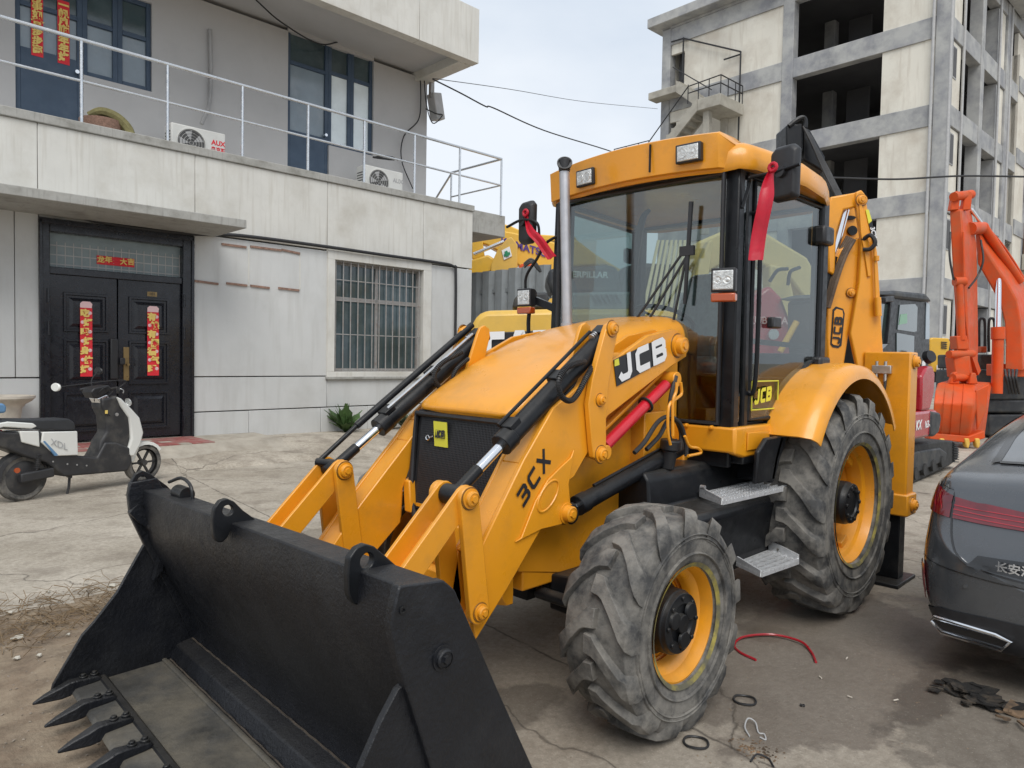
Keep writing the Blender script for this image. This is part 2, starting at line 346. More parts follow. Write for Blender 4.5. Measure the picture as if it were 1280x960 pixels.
M['grease'] = mat('greasy paint', (.22, .10, .02), .25, var=.4, vscale=30)
M['bead'] = mat('oversprayed bead', (.33, .27, .05), .7, var=.35, vscale=14, dirt=(.08, .08, .07), damt=.9, dscale=9)
for sd in (1, -1):
    wf = wheel(BH, 0, sd*.885, .478, sd, FT, True, ''); wr = wheel(BH, -2.11, sd*.80, .705, sd, RT, False, '')
# ---- chassis, axles
b = MB()
b.box((-3.0, -.36, .52), (.30, .36, .80)); b.box((-2.9, -.4, .8), (-1.0, .4, 1.1))
chas = b.build('chassis', 'yellow', BH, bev=.01)
b = MB(); b.cyl((0, -.74, .478), (0, .74, .478), .075, n=20); b.box((-.12, -.22, .40), (.12, .22, .62)); b.bar((0, .35, .478), (0, .72, .478), .2, .17, w2=.13, h2=.22); b.bar((0, -.35, .478), (0, -.72, .478), .2, .17, w2=.13, h2=.22)
b.cyl((.13, .3, .47), (.13, .7, .47), .03); b.cyl((.13, -.3, .47), (.13, -.7, .47), .03)
b.build('front_axle', 'black', BH, bev=.01)
b = MB(); b.cyl((-2.13, -.7, .705), (-2.13, .7, .705), .11); b.lathe([(-.2, .1), (-.12, .2), (.12, .2), (.2, .1)], (-2.13, 0, .7), (0, 1, 0)); b.build('rear_axle', 'black', BH)
# loader tower behind the front wheel: plates either side that carry the arms
tw = MB(); tw.prism([V((x, .365, z)) for x, z in ((.36, .90), (.33, .62), (.05, .56), (-.74, .56), (-.78, 1.0), (-.88, 1.5), (-.86, 1.76), (-.70, 1.76), (-.5, 1.55), (-.1, 1.3), (.30, 1.1))], (0, -.03, 0))
tw.box((-.80, .33, 1.0), (-.52, .45, 1.32)); tw.cyl((-.75, .36, 1.68), (-.75, .46, 1.68), .08)
sides(tw, 'loader_tower', 'yellow', bev=.006)
# ---- loader arms
arm_px = [(852, 416), (843, 411), (810, 419), (785, 437), (768, 449), (741, 468), (692, 510), (655, 575), (599, 690), (588, 760), (595, 800), (635, 735), (677, 661), (690, 655), (706, 653), (714, 645), (710, 625), (710, 602), (718, 596), (741, 555), (760, 520), (806, 484), (838, 459), (858, 446), (860, 428)]
ARM = pxs(arm_px, 1, .50)
ab = MB(); ab.prism([V(p) for p in ARM], (0, -.025, 0)); ab.prism([V(p)-V((0, .125, 0)) for i, p in enumerate(ARM) if not 13 <= i <= 18], (0, -.02, 0))
def inset_top(p, q, w=.14, t=.014):      # the flange plate between the two arm sides
    ab.bar(V(p)-V((0, .0725, 0)), V(q)-V((0, .0725, 0)), w, t, up=(0, 0, 1))
def sh(p, d): return V(p)+V((0, 0, d))
for i, j in ((3, 4), (4, 5), (5, 6), (6, 7), (7, 8)): inset_top(sh(ARM[i], -.02), sh(ARM[j], -.02))
for i, j in ((10, 11), (11, 12), (17, 18), (18, 19), (19, 20), (20, 21), (21, 22)): inset_top(sh(ARM[i], .02), sh(ARM[j], .02))
armL = ab.build('loader_arm', 'yellow', BH, bev=.005)
low = [H(x, y, 1, -.375) for x, y in ((528, 522), (511, 547), (444, 635), (409, 688))]; lo2 = [H(x, y, 1, -.375) for x, y in ((466, 690), (498, 652), (500, 612), (514, 572))]
XZ = [(p.x, p.z) for p in ARM[:6]]+[(p.x, p.z) for p in low]+[(.83, .50), (.74, .44), (.66, .50)]+[(p.x, p.z) for p in lo2]+[(p.x, p.z) for p in ARM[19:]]
ab = MB(); ab.prism([V((x, -.50, z)) for x, z in XZ], (0, .025, 0)); ab.prism([V((x, -.355, z)) for x, z in XZ], (0, -.02, 0))
for i, j in ((3, 4), (4, 5), (5, 6), (6, 7), (7, 8), (8, 9), (13, 14), (14, 15), (15, 16)):
    dz = -.02 if i < 10 else .02; ab.bar((XZ[i][0], -.4275, XZ[i][1]+dz), (XZ[j][0], -.4275, XZ[j][1]+dz), .14, .014)
armR = ab.build('loader_arm', 'yellow', BH, bev=.005)
g = MB(); gus = pxs([(716, 562), (712, 572), (700, 583), (683, 600), (668, 626), (650, 672), (643, 677), (675, 661), (700, 655), (712, 640), (709, 605)], 1, .501); g.prism(gus, (0, .010, 0))
g.build('gusset_plate', 'yellow', armL, bev=.004)
def ell(cx, cy, a, b_, th, ax, val, n=26): return [H(cx+a*math.cos(t)*math.cos(th)-b_*math.sin(t)*math.sin(th), cy+a*math.cos(t)*math.sin(th)+b_*math.sin(t)*math.cos(th), ax, val) for t in [2*math.pi*i/n for i in range(n)]]
g = MB(); g.tube(ell(685, 620, 22, 9, R_(-62), 1, .512), .005, 6, closed=True); g.build('pressed_rib', 'yellow', armL)
g = MB(); g.prism(ell(685, 620, 18, 6.5, R_(-62), 1, .508), (0, .004, 0)); g.build('recess_panel', 'yellow', armL)
# guide pipe along the arm top
g = MB(); g.tube(spline(pxs([(712, 488), (690, 512), (662, 552), (632, 604), (618, 640), (612, 668)], 1, .40)), .011, 8); sides(g, 'hard_pipe', 'yellow', (armL, armR))
g = MB(); g.tube(spline([H(x, y, 1, -.385) for x, y in ((510, 580), (487, 612), (478, 650), (463, 692))]), .010, 8); g.build('hard_pipe', 'yellow', armR)
# upright bracket plates that carry the tilt rams
brk = pxs([(757, 414), (760, 406), (765.5, 402), (771, 407), (772, 418), (768, 437), (761, 480), (758, 520), (758, 555), (756, 570), (750, 577), (742, 572), (740, 555), (736, 505), (741, 474), (750, 440)], 1, .535)
g = MB(); g.prism(brk, (0, -.03, 0)); g.prism([p-V((0, .16, 0)) for p in brk[:11]+brk[13:]], (0, -.02, 0)); bkL, bkR = sides(g, 'ram_bracket', 'yellow', bev=.004)
for (x, y), r in (((765, 411), .028), ((750, 500), .022), ((751, 568), .030)):
    bolt(H(x, y, 1, .535), (0, 1, 0), r, 'pin', 'yellow', bkL, mirror=bkR)
for (x, y), r in (((847, 432), .045), ((706, 641), .036)):
    bolt(H(x, y, 1, .50), (0, 1, 0), r, 'pin', 'yellow', armL, h=.045, mirror=armR)
# ---- tilt link at the nose of each arm
LK = H(582, 622, 1, .52); LKx, LKz = LK.x, LK.z; LB = H(595, 763, 1, .52)
def lever(y0, t, wa=.048, wb=.052):
    a, c = V((LKx, y0, LKz)), V((LB.x, y0, LB.z)); d = (c-a).normalized(); n = V((0, 1, 0)).cross(d); o = []
    for k in range(9): an = math.pi*k/8; o.append(a+n*math.cos(an)*wa-d*math.sin(an)*wa)
    for k in range(9): an = math.pi*k/8; o.append(c-n*math.cos(an)*wb+d*math.sin(an)*wb)
    return MB().prism(o, (0, -t, 0))
for y0 in (.545, .375):
    sides(lever(y0, .028), 'tilt_lever', 'yellow', bev=.004)
bolt((LKx, .548, LKz), (0, 1, 0), .030, 'pin', 'yellow', BH); bolt((LKx, -.345, LKz), (0, 1, 0), .030, 'pin', 'yellow', BH); bolt((LB.x, .548, LB.z), (0, 1, 0), .026, 'pin', 'yellow', BH); bolt((LB.x, -.345, LB.z), (0, 1, 0), .026, 'pin', 'yellow', BH)
PB = V((1.20, .45, .66))                     # where the push link meets the shovel
def pushlink():
    m = MB(); a = V((LKx, .45, LKz)); d = (PB-a).normalized(); n = V((0, 1, 0)).cross(d)
    for y in (-.062, .062):
        o = []; wa, wb = .05, .05
        for k in range(7): an = math.pi*k/6; o.append(a+n*math.cos(an)*wa-d*math.sin(an)*wa)
        for k in range(7): an = math.pi*k/6; o.append(PB-n*math.cos(an)*wb+d*math.sin(an)*wb)
        m.prism([p+V((0, y+.009, 0)) for p in o], (0, -.018, 0))
    s = 1 if n.z < 0 else -1
    m.bar(a+d*.12+n*s*.035, PB-d*.05+n*s*.035, .012, .11, up=(0, 1, 0)); return m
sides(pushlink(), 'push_link', 'yellow', bev=.003)
# ---- rams
def ram(name, p, q, rb, rr, t0, t1, parent, sleeve=True, barrel='black'):      # rod eye p, barrel end q
    p, q = V(p), V(q); L = lambda t: p+(q-p)*t; m = MB(); m.cyl(L(t1), L(.975), rb, n=28); m.cyl(L(t1)-(q-p).normalized()*.02, L(t1)+(q-p).normalized()*.05, rb*1.12, n=28)
    o = m.build(name, barrel, parent, bev=.003, seg=1)
    MB().cyl(L(t0), L(t1), rr, n=24).build('piston_rod', 'chrome', o)
    m = MB(); m.cyl(p-V((0, .05, 0)), p+V((0, .05, 0)), rr*1.9, n=24); m.cyl(L(.02), L(t0), rr*1.18, n=20); m.build('rod_eye', 'black', o, bev=.003, seg=1); return o
UP = H(765, 411, 1, .45); BR = H(858, 555, 1, .47); AR = H(706, 641, 1, .47)
for s in (1, -1):
    f = lambda p: V((p[0], p[1]*s, p[2]))
    r = ram('tilt_ram', f((LKx, .45, LKz)), f(UP), .046, .022, .13, .27, BH)
    d = (V(UP)-V((LKx, .45, LKz))); n = V((d.z, 0, -d.x)).normalized()
    m = MB(); a0 = V((LKx, .45, LKz))
    if s > 0:
        m.tube([f(a0+d*t+n*.062+V((0, -.03, 0))) for t in (.30, .35, .9)], .009, 8)
        m.build('ram_pipe', 'black', r)
    else:
        m.cyl(f(a0+d*-.02+n*.05+V((0, .06, 0))), f(a0+d*.2+n*.062+V((0, .06, 0))), .012, n=12); m.cyl(f(a0+d*.2+n*.062+V((0, .06, 0))), f(a0+d*.97+n*.068+V((0, .06, 0))), .019, n=14)
        m.cyl(f(a0+V((0, -.02, .02))), f(a0+d*-.02+n*.05+V((0, .07, 0))), .02, n=12)
        m.build('indicator_rod', 'black', r)
        m = MB(); m.tube([f(a0+d*t+n*.06+V((0, -.02, 0))) for t in (.33, .38, .9)], .008, 8); m.build('ram_pipe', 'alu', r)
    for t in (.33, .62, .93): MB().box((-.035, -.035, -.012), (.035, .035, .02), Matrix.Translation(f(a0+d*t+n*.045))@Matrix.Rotation(math.atan2(-d.z, d.x), 4, 'Y')).build('pipe_clip', 'black', r, bev=.004)
    m = MB()
    for k in range(3): m.cyl(f(a0+d*(.87+.012*k)+n*(.05)), f(a0+d*(.875+.012*k)+n*.05), .018-.002*k, n=12)
    m.build('hose_fitting', 'alu', r)
    l = ram('lift_ram', f(AR), f(BR), .044, .024, .06, .10, BH)
    MB().tube(spline([f(V(AR)+(V(BR)-V(AR))*t+V((0, .0, .055))) for t in (.2, .5, .9)]), .008, 8).build('ram_pipe', 'black', l)
    m = MB()      # lift link under the arm: two bars and the red safety strut
    a, c = H(753, 565, 1, .50), H(837, 474, 1, .47); a.y = .43; c.y = .43; dd = (c-a).normalized(); nn = V((-dd.z, 0, dd.x))
    m.bar(f(a+nn*.045), f(c+nn*.045), .05, .018, up=nn); m.bar(f(a-nn*.04), f(c-nn*.04), .03, .018, up=nn)
    m.cyl(f(c-V((0, .04, 0))), f(c+V((0, .09, 0))), .042, n=24); m.cyl(f(a-V((0, .04, 0))), f(a+V((0, .10, 0))), .036, n=24)
    sl_ = m.build('lift_link', 'yellow', BH, bev=.004)
    MB().cyl(f(a+dd*.05+V((0, .05, 0))), f(c-dd*.06+V((0, .05, 0))), .030, n=20).build('safety_strut', 'red', sl_)
    q = a+(c-a)*.62; MB().tube([f(q+V((0, .05, 0))+nn*.04*math.cos(t)+V((0, .038*math.sin(t), 0))) for t in [2*math.pi*k/16 for k in range(16)]], .007, 6, closed=True).build('strap', 'hose', sl_)
# corrugated hoses by the left bracket
def coil(pts, r, name, parent, n=9):
    sp = spline(pts, 16); m = MB(); Ls = [0]
    for i in range(1, len(sp)): Ls.append(Ls[-1]+(sp[i]-sp[i-1]).length)
    m.tube(sp, r*.72, n); i = 0; s = 0
    while s < Ls[-1]:
        while Ls[i+1] < s and i < len(Ls)-2: i += 1
        p = sp[i].lerp(sp[i+1], (s-Ls[i])/max(1e-6, Ls[i+1]-Ls[i])); d = (sp[i+1]-sp[i]).normalized()
        m.cyl(p-d*r*.2, p+d*r*.2, r*1.05, n=n); s += r*.8
    return m.build(name, 'hose', parent)
for s in (1,):
    f = lambda x, y, Y: (lambda p: V((p.x, p.y*s, p.z)))(H(x, y, 1, Y))
    coil([f(730, 452, .50), f(716, 456, .53), f(706, 462, .54), f(698, 476, .55), f(701, 494, .55), f(712, 501, .54), f(722, 492, .53), f(735, 468, .52), f(748, 446, .47)], .013, 'coiled_hose', BH)
    coil([f(748, 444, .44), f(726, 462, .45), f(714, 484, .47), f(700, 503, .48), (f(688, 500, .44))], .012, 'coiled_hose', BH)
coil([H(x, y, 1, -.36) for x, y in ((549, 484), (543, 474), (545, 462), (555, 452), (566, 446), (577, 440))], .013, 'coiled_hose', BH)
coil([H(x, y, 1, -.34) for x, y in ((590, 470), (574, 478), (566, 472), (572, 460), (586, 448))], .012, 'coiled_hose', BH)
for k, pts in enumerate((((793, 566), (806, 552), (822, 528), (836, 521), (850, 530), (857, 552), (858, 570)), ((808, 562), (824, 545), (834, 527), (843, 523), (851, 540), (850, 562)), ((845, 470), (838, 500), (836, 540), (842, 560)))):
    MB().tube(spline([H(x, y, 1, .56-.02*k) for x, y in pts]), .012, 8).build('hydraulic_hose', 'hose', BH)
for k, pts in enumerate((((851, 478), (852, 492), (846, 498), (836, 508), (835, 540), (838, 556)), ((846, 478), (845, 490), (841, 504), (841, 545)), ((856, 545), (862, 558), (872, 560), (876, 566), (860, 570)))):
    MB().tube(spline([H(x, y, 1, .63+.01*k) for x, y in pts], 4), .008, 8).build('hard_pipe', 'yellow', BH)
# ---- bonnet: loft of arched sections
secs = [(.405, 1.343, .322, 1.322), (.375, 1.385, .350, 1.330), (.25, 1.455, .364, 1.375), (.02, 1.585, .372, 1.465), (-.25, 1.70, .378, 1.575), (-.55, 1.785, .38, 1.655), (-.85, 1.842, .38, 1.69), (-1.06, 1.872, .38, 1.71)]
rings = []
for x, zt, hw, ze in secs:
    r = []
    for k in range(25):
        t = -1+2*k/24; yy = hw*(math.copysign(abs(math.sin(t*math.pi/2))**.85, t)); a = abs(t)
        crown = zt-(zt-ze)*(a**3.2) - (.012 if .50 < a < .56 else 0)*0
        r.append(V((x+.05*(-(a**3))*(1 if x > .3 else 0), yy, crown)))
    r += [V((r[-1].x, hw-.004, ze-.05)), V((r[-1].x, hw-.03, ze-.05)), V((r[0].x, -hw+.03, ze-.05)), V((r[0].x, -hw+.004, ze-.05))]
    rings.append(r)
bon = MB().loft(rings).build('bonnet', 'yellow', BH, bev=.012, seg=3, ang=50)
# engine side shrouds and nose
m = MB(); m.prism([V((x, .345, z)) for x, z in ((.36, 1.31), (.39, .90), (-.5, .8), (-1.0, .8), (-1.0, 1.68), (-.55, 1.60), (0, 1.40))], (0, -.02, 0)); sides(m, 'engine_side', 'yellow', bev=.004)
m = MB(); m.prism([V((x, .352, z)) for x, z in ((.385, 1.305), (.405, .92), (.14, .86), (.02, .98), (.08, 1.36), (.2, 1.37))], (0, -.008, 0)); gsL, gsR = sides(m, 'side_grille', 'plastic')
GX = lambda z: .375+(1.33-z)*.075        # the grille leans forward towards its foot
gr = MB()
gr.prism([V((GX(z), y, z)) for y, z in ((-.33, 1.325), (.33, 1.325), (.345, .88), (.30, .76), (-.30, .76), (-.345, .88))], (-.03, 0, 0))
gr_o = gr.build('radiator_grille', 'plastic', BH, bev=.004)
fr = MB(); fr.tube([V((GX(z)+.012, y, z)) for y, z in ((-.325, 1.305), (.325, 1.305), (.335, .89), (.27, .76), (-.27, .76), (-.335, .89))], .017, 8, closed=True); fr.build('grille_frame', 'plastic', gr_o)
mesh_ = MB(); nzr = 0
for i in range(41):
    z = .83+i*.0112
    mesh_.bar((GX(z)+.006, -.29, z), (GX(z)+.006, .29, z), .003, .004)
for i in range(58):
    y = -.285+i*.01; mesh_.bar((GX(.825)+.0075, y, .825), (GX(1.285)+.0075, y, 1.285), .0032, .003, up=(1, 0, 0))
tag(mesh_.build('grille_mesh', 'grillewire', gr_o, smooth=False), kind='stuff')
def gp(y, z, o=.02): return V((GX(z)+o, y, z))
zc = 1.215
pl = MB().box((0, -.05, -.062), (.004, .05, .062), Matrix.Translation(gp(-.115, zc))@Matrix.Rotation(R_(4), 4, 'Y')); bd = pl.build('badge', 'sticker_yellow', gr_o)
blocks('JCB', 'badge_mark', 'sticker_black', gr_o, gp(-.150, zc-.018, .026), (0, 1, .12), (-.07, 0, 1), .032, w=.3, cw=.62, gap=.1, shear=.1)
MB().tube([gp(-.115+.040*math.cos(t), zc+.038*math.sin(t), .0255) for t in (.5, 2.6, 3.6, 5.8)], .002, 5, closed=True).build('badge_mark', 'sticker_black', gr_o)
m = MB(); m.tube([gp(-.215+.014*math.cos(t), 1.19+.012*math.sin(t), .02) for t in [k*math.pi/4 for k in range(8)]], .004, 6, closed=True); m.bar(gp(-.20, 1.193, .02), gp(-.172, 1.20, .02), .006, .006); m.build('key', 'chrome', gr_o)
m = MB(); m.bar(gp(-.28, .845, .011), gp(.0, .845, .011), .006, .016); m.build('grille_trim', 'yellow', gr_o)
# lower nose casting with its steps
nb = MB()
prof = [(.36, .82), (.45, .82), (.475, .80), (.48, .72), (.465, .70), (.50, .68), (.505, .62), (.49, .60), (.525, .58), (.53, .52), (.50, .48), (.36, .48)]
def nose(x, y): return x-.10*(abs(y)/.36)**3
ys = [-.36, -.33, -.27, -.18, -.09, 0, .09, .18, .27, .33, .36]
nb.loft([[V((nose(x, y) if x > .4 else x, y, z)) for x, z in prof] for y in ys])
no = nb.build('nose_casting', 'yellow', BH, bev=.006, ang=40)
for s in (1, -1): MB().prism([V((.36, s*.29, .80)), V((.45, s*.29, .80)), V((.44, s*.32, .96)), V((.36, s*.33, .98))], (0, s*.055, 0)).build('nose_post', 'yellow', no, bev=.008)
# engine bulk so that nothing shows through
MB().box((-1.0, -.32, .8), (.33, .32, 1.28)).build('engine_block', 'black', BH)
# ---- exhaust stack
ex = MB(); e0, e1 = V((-.62, -.22, 1.78)), V((-.62, -.22, 2.68))
q0 = H(709, 408, 0, -.68); q1 = H(705.5, 215, 0, -.68)
ex.cyl(q0, q1, .031, n=28); ex.cyl(q0, q0+V((0, 0, .02)), .038, n=28)
pts = [q1-V((0, 0, .01)), q1+V((0, 0, .03)), q1+V((.008, 0, .055))]
exo = ex.build('exhaust_stack', 'exh', BH)
cp = MB(); t0 = q1+V((0, 0, .02)); t1 = q1+V((.012, .010, .05)); dn = V((.62, .55, .42)).normalized()
cp.cyl(q1, t0+V((0, 0, .03)), .0335, n=28); cp.cyl(q1+V((0, 0, .01)), q1+V((0, 0, .075)), .036, n=28); cp.build('exhaust_tip', 'plastic', exo, bev=.004)
cp = MB(); cp.lathe([(-.03, .036), (.006, .047), (.012, .047), (.012, .040), (.004, .038), (.004, 0)], q1+V((.012, .011, .045)), dn, 28); cp.build('exhaust_opening', 'plastic', exo)
# ---------------------------------------------------------------- front shovel (clam type), worn black
def BK(x, y, z): return V((x+.045*y, y, z*(.97+.035*y)))
sheet = [(1.385, .985), (1.495, .985), (1.505, .90), (1.49, .80), (1.455, .68), (1.40, .54), (1.335, .40), (1.28, .28), (1.255, .17), (1.26, .125), (1.30, .118), (1.335, .105), (1.365, .04), (1.38, .032)]
back = [(x-.02, z-.004) for x, z in sheet[3:]]
prof = sheet+[(1.36, .012), (1.2, .05), (1.20, .2), (1.26, .38), (1.33, .56), (1.38, .72), (1.38, .84)]
m = MB(); m.loft([[BK(x, y, z) for x, z in prof] for y in (-1.16, -.58, 0, .58, 1.16)])
buc = m.build('loader_shovel', 'steel_black', BH, bev=.006, ang=30)
m = MB(); m.loft([[BK(x, y, z) for x, z in ((1.372, .036), (1.72, .026), (1.72, .006), (1.372, .006))] for y in (-1.16, 0, 1.16)])
m.loft([[BK(x, y, z) for x, z in ((1.384, .048), (1.395, .05), (1.405, .046), (1.405, .034), (1.384, .034))] for y in (-1.15, 0, 1.15)])
M['weldrust'] = mat('rusty weld', (.06, .047, .035), .8, var=.5, vscale=14, bump=.4)
M['floor_steel'] = mat('scuffed floor plate', (.062, .060, .055), .45, var=.4, vscale=4, dirt=(.17, .15, .115), damt=.75, dscale=2.6, bump=.35, bscale=50)
m.build('shovel_floor', 'floor_steel', buc, bev=.002)
m = MB(); m.loft([[BK(x, y, z) for x, z in ((1.68, .042), (1.80, .034), (1.815, .014), (1.68, .014))] for y in (-1.17, 0, 1.17)])
m.build('cutting_edge', 'floor_steel', buc, bev=.003)
m = MB(); m.loft([[BK(x, y, z) for x, z in ((1.655, .036), (1.668, .05), (1.69, .05), (1.698, .036))] for y in (-1.16, 0, 1.16)]); m.build('edge_bead', 'black', buc)
rb_ = [BK(1.262, -1.12+.04*i, .130+.002*math.sin(i*2.3)) for i in range(57)]; MB().tube(rb_, .0045, 6).build('weld_bead', 'weldrust', buc)
rb_ = [BK(1.372, -1.12+.04*i, .045+.002*math.sin(i*1.7)) for i in range(57)]; MB().tube(rb_, .004, 6).build('weld_bead', 'weldrust', buc)
def plate(pts, y, t, name, bev=.005, M_='steel_black'): return MB().prism([V((x, y, z)) for x, z in pts], (0, t, 0)).build(name, M_, buc, bev=bev)
plate([(1.60, 1.02), (1.455, 1.005), (1.415, .97), (1.25, .65), (1.09, .35), (1.0, .14), (1.02, .03), (1.34, .03), (1.40, .25), (1.50, .54), (1.575, .75), (1.60, .82), (1.625, .93)], 1.135, .035, 'side_plate')
plate([(1.56, .755), (1.585, .745), (1.635, .68), (1.69, .59), (1.78, .40), (1.92, .12), (1.93, .02), (1.25, .02), (1.36, .25), (1.46, .54)], 1.128, .022, 'clam_side', .003)
plate([(1.38, .97), (1.505, .96), (1.515, .90), (1.505, .80), (1.43, .62), (1.20, .10), (1.0, .1), (1.05, .30)], -1.13, -.035, 'side_plate')
plate([(1.36, .70), (1.44, .64), (1.56, .43), (1.66, .31), (1.71, .26), (1.83, .06), (1.84, .015), (1.1, .015), (1.2, .4)], -1.145, -.022, 'clam_side', .003)
m = MB(); m.cyl((1.40, -1.13, .75), (1.40, -1.05, .75), .045, n=24); m.cyl((1.40, -1.06, .75), (1.40, -1.04, .75), .03, n=16); m.build('pivot_boss', 'steel_black', buc, bev=.003)
m = MB(); ring = [(1.47, .85), (1.43, .80), (1.36, .74), (1.33, .62), (1.36, .5)]
m.loft([[V((x, -1.13, z)), V((x+.01, -1.09, z+.012)), V((x+.05, -1.09, z-.03)), V((x+.05, -1.13, z-.03))] for x, z in ring]); m.build('side_gusset', 'steel_black', buc)
bolt(H(553, 822, 1, 1.17), (0, 1, 0), .026, 'pivot_washer', 'steel_black', buc, h=.014)
m = MB(); c = H(503, 763, 1, 1.17); m.lathe([(0, .010), (.004, .010), (.004, .006), (0, .005)], c, (0, 1, 0), 14); m.build('bolt', 'black', buc)
def lug(pts, hole, r, Y):
    o = pxs(pts, 1, Y); c = H(*hole, 1, Y); holed(o, c, r, (0, -.026, 0)).build('lifting_lug', 'black', buc, bev=.004, seg=2)
lug([(267, 672), (266, 650), (268, 636), (275, 626), (284, 623), (293, 627), (306, 640), (323, 650), (324, 657), (290, 660), (283, 676), (274, 680)], (285, 638), .020, -.03)
lug([(436, 747), (435, 720), (437, 698), (446, 685), (457, 680), (468, 683), (480, 693), (501, 712), (502, 722), (470, 728), (463, 745), (455, 757), (445, 757)], (459, 701), .022, .90)
lug([(162, 645), (161, 620), (163, 604), (170, 592), (178, 588), (188, 592), (203, 603), (217, 613), (216, 622), (190, 625), (184, 650), (172, 655)], (178, 601), .022, -1.14)
for i in range(9):
    y = -1.13+i*.262; c = BK(1.72, y, .05); m = MB()
    def tr(x, hw, z0, z1): return [BK(x, y-hw, z0), BK(x, y+hw, z0), BK(x, y+hw*.8, z1), BK(x, y-hw*.8, z1)]
    m.loft([tr(1.685, .022, .040, .052), tr(1.705, .027, .040, .066), tr(1.785, .028, .030, .070), tr(1.82, .034, .006, .072), tr(1.855, .031, .000, .058), tr(1.92, .018, .000, .034), tr(1.965, .006, .000, .012)])
    t = m.build('tooth', 'steel_black', buc, bev=.006)
    b2 = MB()
    for dx in (.0, .055): b2.cyl(BK(1.715+dx*.85, y, .06), BK(1.715+dx*.85, y, .088), .013, n=6); b2.cyl(BK(1.715+dx*.85, y, .06), BK(1.715+dx*.85, y, .078), .018, n=16)
    b2.build('tooth_bolt', 'black', buc, bev=.002, seg=1)
m = MB(); c = H(229, 617, 0, 1.38); m.cyl(c+V((0, -.06, 0)), c+V((0, .05, 0)), .035, n=20); m.tube(spline([c+V(p) for p in ((.02, -.12, .04), (0, -.02, .07), (0, .09, .045), (0, .12, -.04))]), .008, 8); m.build('clam_ram_hose', 'black', buc)

# ---------------------------------------------------------------- cab
def sy(x, s=1): return s*(.665+(-1.05-x)*.06)        # the cab widens a little towards the back
FX = -1.05
cabm = MB()
for s in (1, -1):
    cabm.bar((FX, sy(FX, s)-s*.015, 1.14), (FX-.035, sy(FX, s)-s*.03, 2.70), .085, .07, up=(1, 0, 0))
    cabm.bar((-1.17, sy(-1.17, s)-s*.01, 1.14), (-1.17, sy(-1.17, s)-s*.02, 2.68), .06, .055, up=(1, 0, 0))
    cabm.bar((-2.10, sy(-2.10, s)-s*.02, 1.0), (-2.10, sy(-2.10, s)-s*.02, 2.66), .08, .09, up=(1, 0, 0))
    cabm.bar((FX, sy(FX, s)-s*.03, 2.675), (-2.10, sy(-2.10, s)-s*.03, 2.66), .06, .07)
    cabm.bar((FX, sy(FX, s)-s*.03, 1.215), (-1.5, sy(-1.5, s)-s*.03, 1.215), .05, .06)
    cabm.tube([V((x, sy(x, s)-s*.02, z)) for x, z in ((-1.48, 1.215), (-1.62, 1.30), (-1.78, 1.46), (-1.92, 1.56), (-2.10, 1.61))], .035, 10)
cabm.bar((FX-.03, -.66, 2.69), (FX-.03, .66, 2.69), .06, .09, up=(0, 0, 1)); cabm.bar((FX, -.66, 1.22), (FX, .66, 1.22), .05, .05)
cabm.bar((-2.10, -.72, 2.65), (-2.10, .72, 2.65), .08, .09); cabm.box((-2.12, -.72, 1.05), (-2.08, .72, 1.42))
cabm.box((-2.13, -.70, 1.02), (-1.1, .72, 1.08)); cabm.box((-1.08, -.66, 1.0), (-1.04, .66, 1.20))
cab = cabm.build('cab', 'black', BH, bev=.012)
g = MB(); zt = 2.655
top = [V((FX+.035-.035*abs(y/.6)**2, y, zt)) for y in [-.60+.12*i for i in range(11)]]; bot = [V((FX+.055-.03*abs(y/.6)**2, y, 1.245)) for y in [-.60+.12*i for i in range(11)]]
g.loft([top, bot], ring_closed=False, caps=False); g.loft([[p-V((.006, 0, 0)) for p in top], [p-V((.006, 0, 0)) for p in bot]], ring_closed=False, caps=False)
g.build('windscreen', 'glass', cab)
fr = MB(); fr.tube([V((FX+.045, y, z)) for y, z in ((-.60, 1.25), (-.60, 2.64), (.605, 2.64), (.605, 1.25))], .016, 8, closed=True); fr.build('windscreen_seal', 'plastic', cab)
dz = [(-1.22, 1.265), (-1.50, 1.265), (-1.64, 1.36), (-1.80, 1.50), (-1.92, 1.59), (-2.05, 1.63), (-2.05, 2.60), (-1.22, 2.62)]
for s in (1, -1):
    d = MB().prism([V((x, sy(x, s), z)) for x, z in dz], (0, .005*s, 0)).build('door_glass', 'glass', cab)
    MB().tube([V((x, sy(x, s)+.004*s, z)) for x, z in dz], .018, 8, closed=True).build('door_frame', 'black', cab)
    q = MB().prism([V((x, sy(x, s), z)) for x, z in ((-1.09, 1.26), (-1.145, 1.26), (-1.145, 2.62), (-1.10, 2.62))], (0, .004*s, 0)).build('quarter_glass', 'glass', cab)
    for z in (2.42, 1.58): MB().box((-2.14, sy(-2.1, s)-.02, z-.06), (-1.98, sy(-2.1, s)+s*.06, z+.06)).build('door_hinge', 'plastic', cab, bev=.02)
    MB().tube(spline([V((-1.2, sy(-1.2, s)+s*a, z)) for a, z in ((.0, 2.44), (.05, 2.43), (.06, 2.30), (.055, 1.5), (.0, 1.42))]), .013, 8).build('grab_rail', 'black', cab)
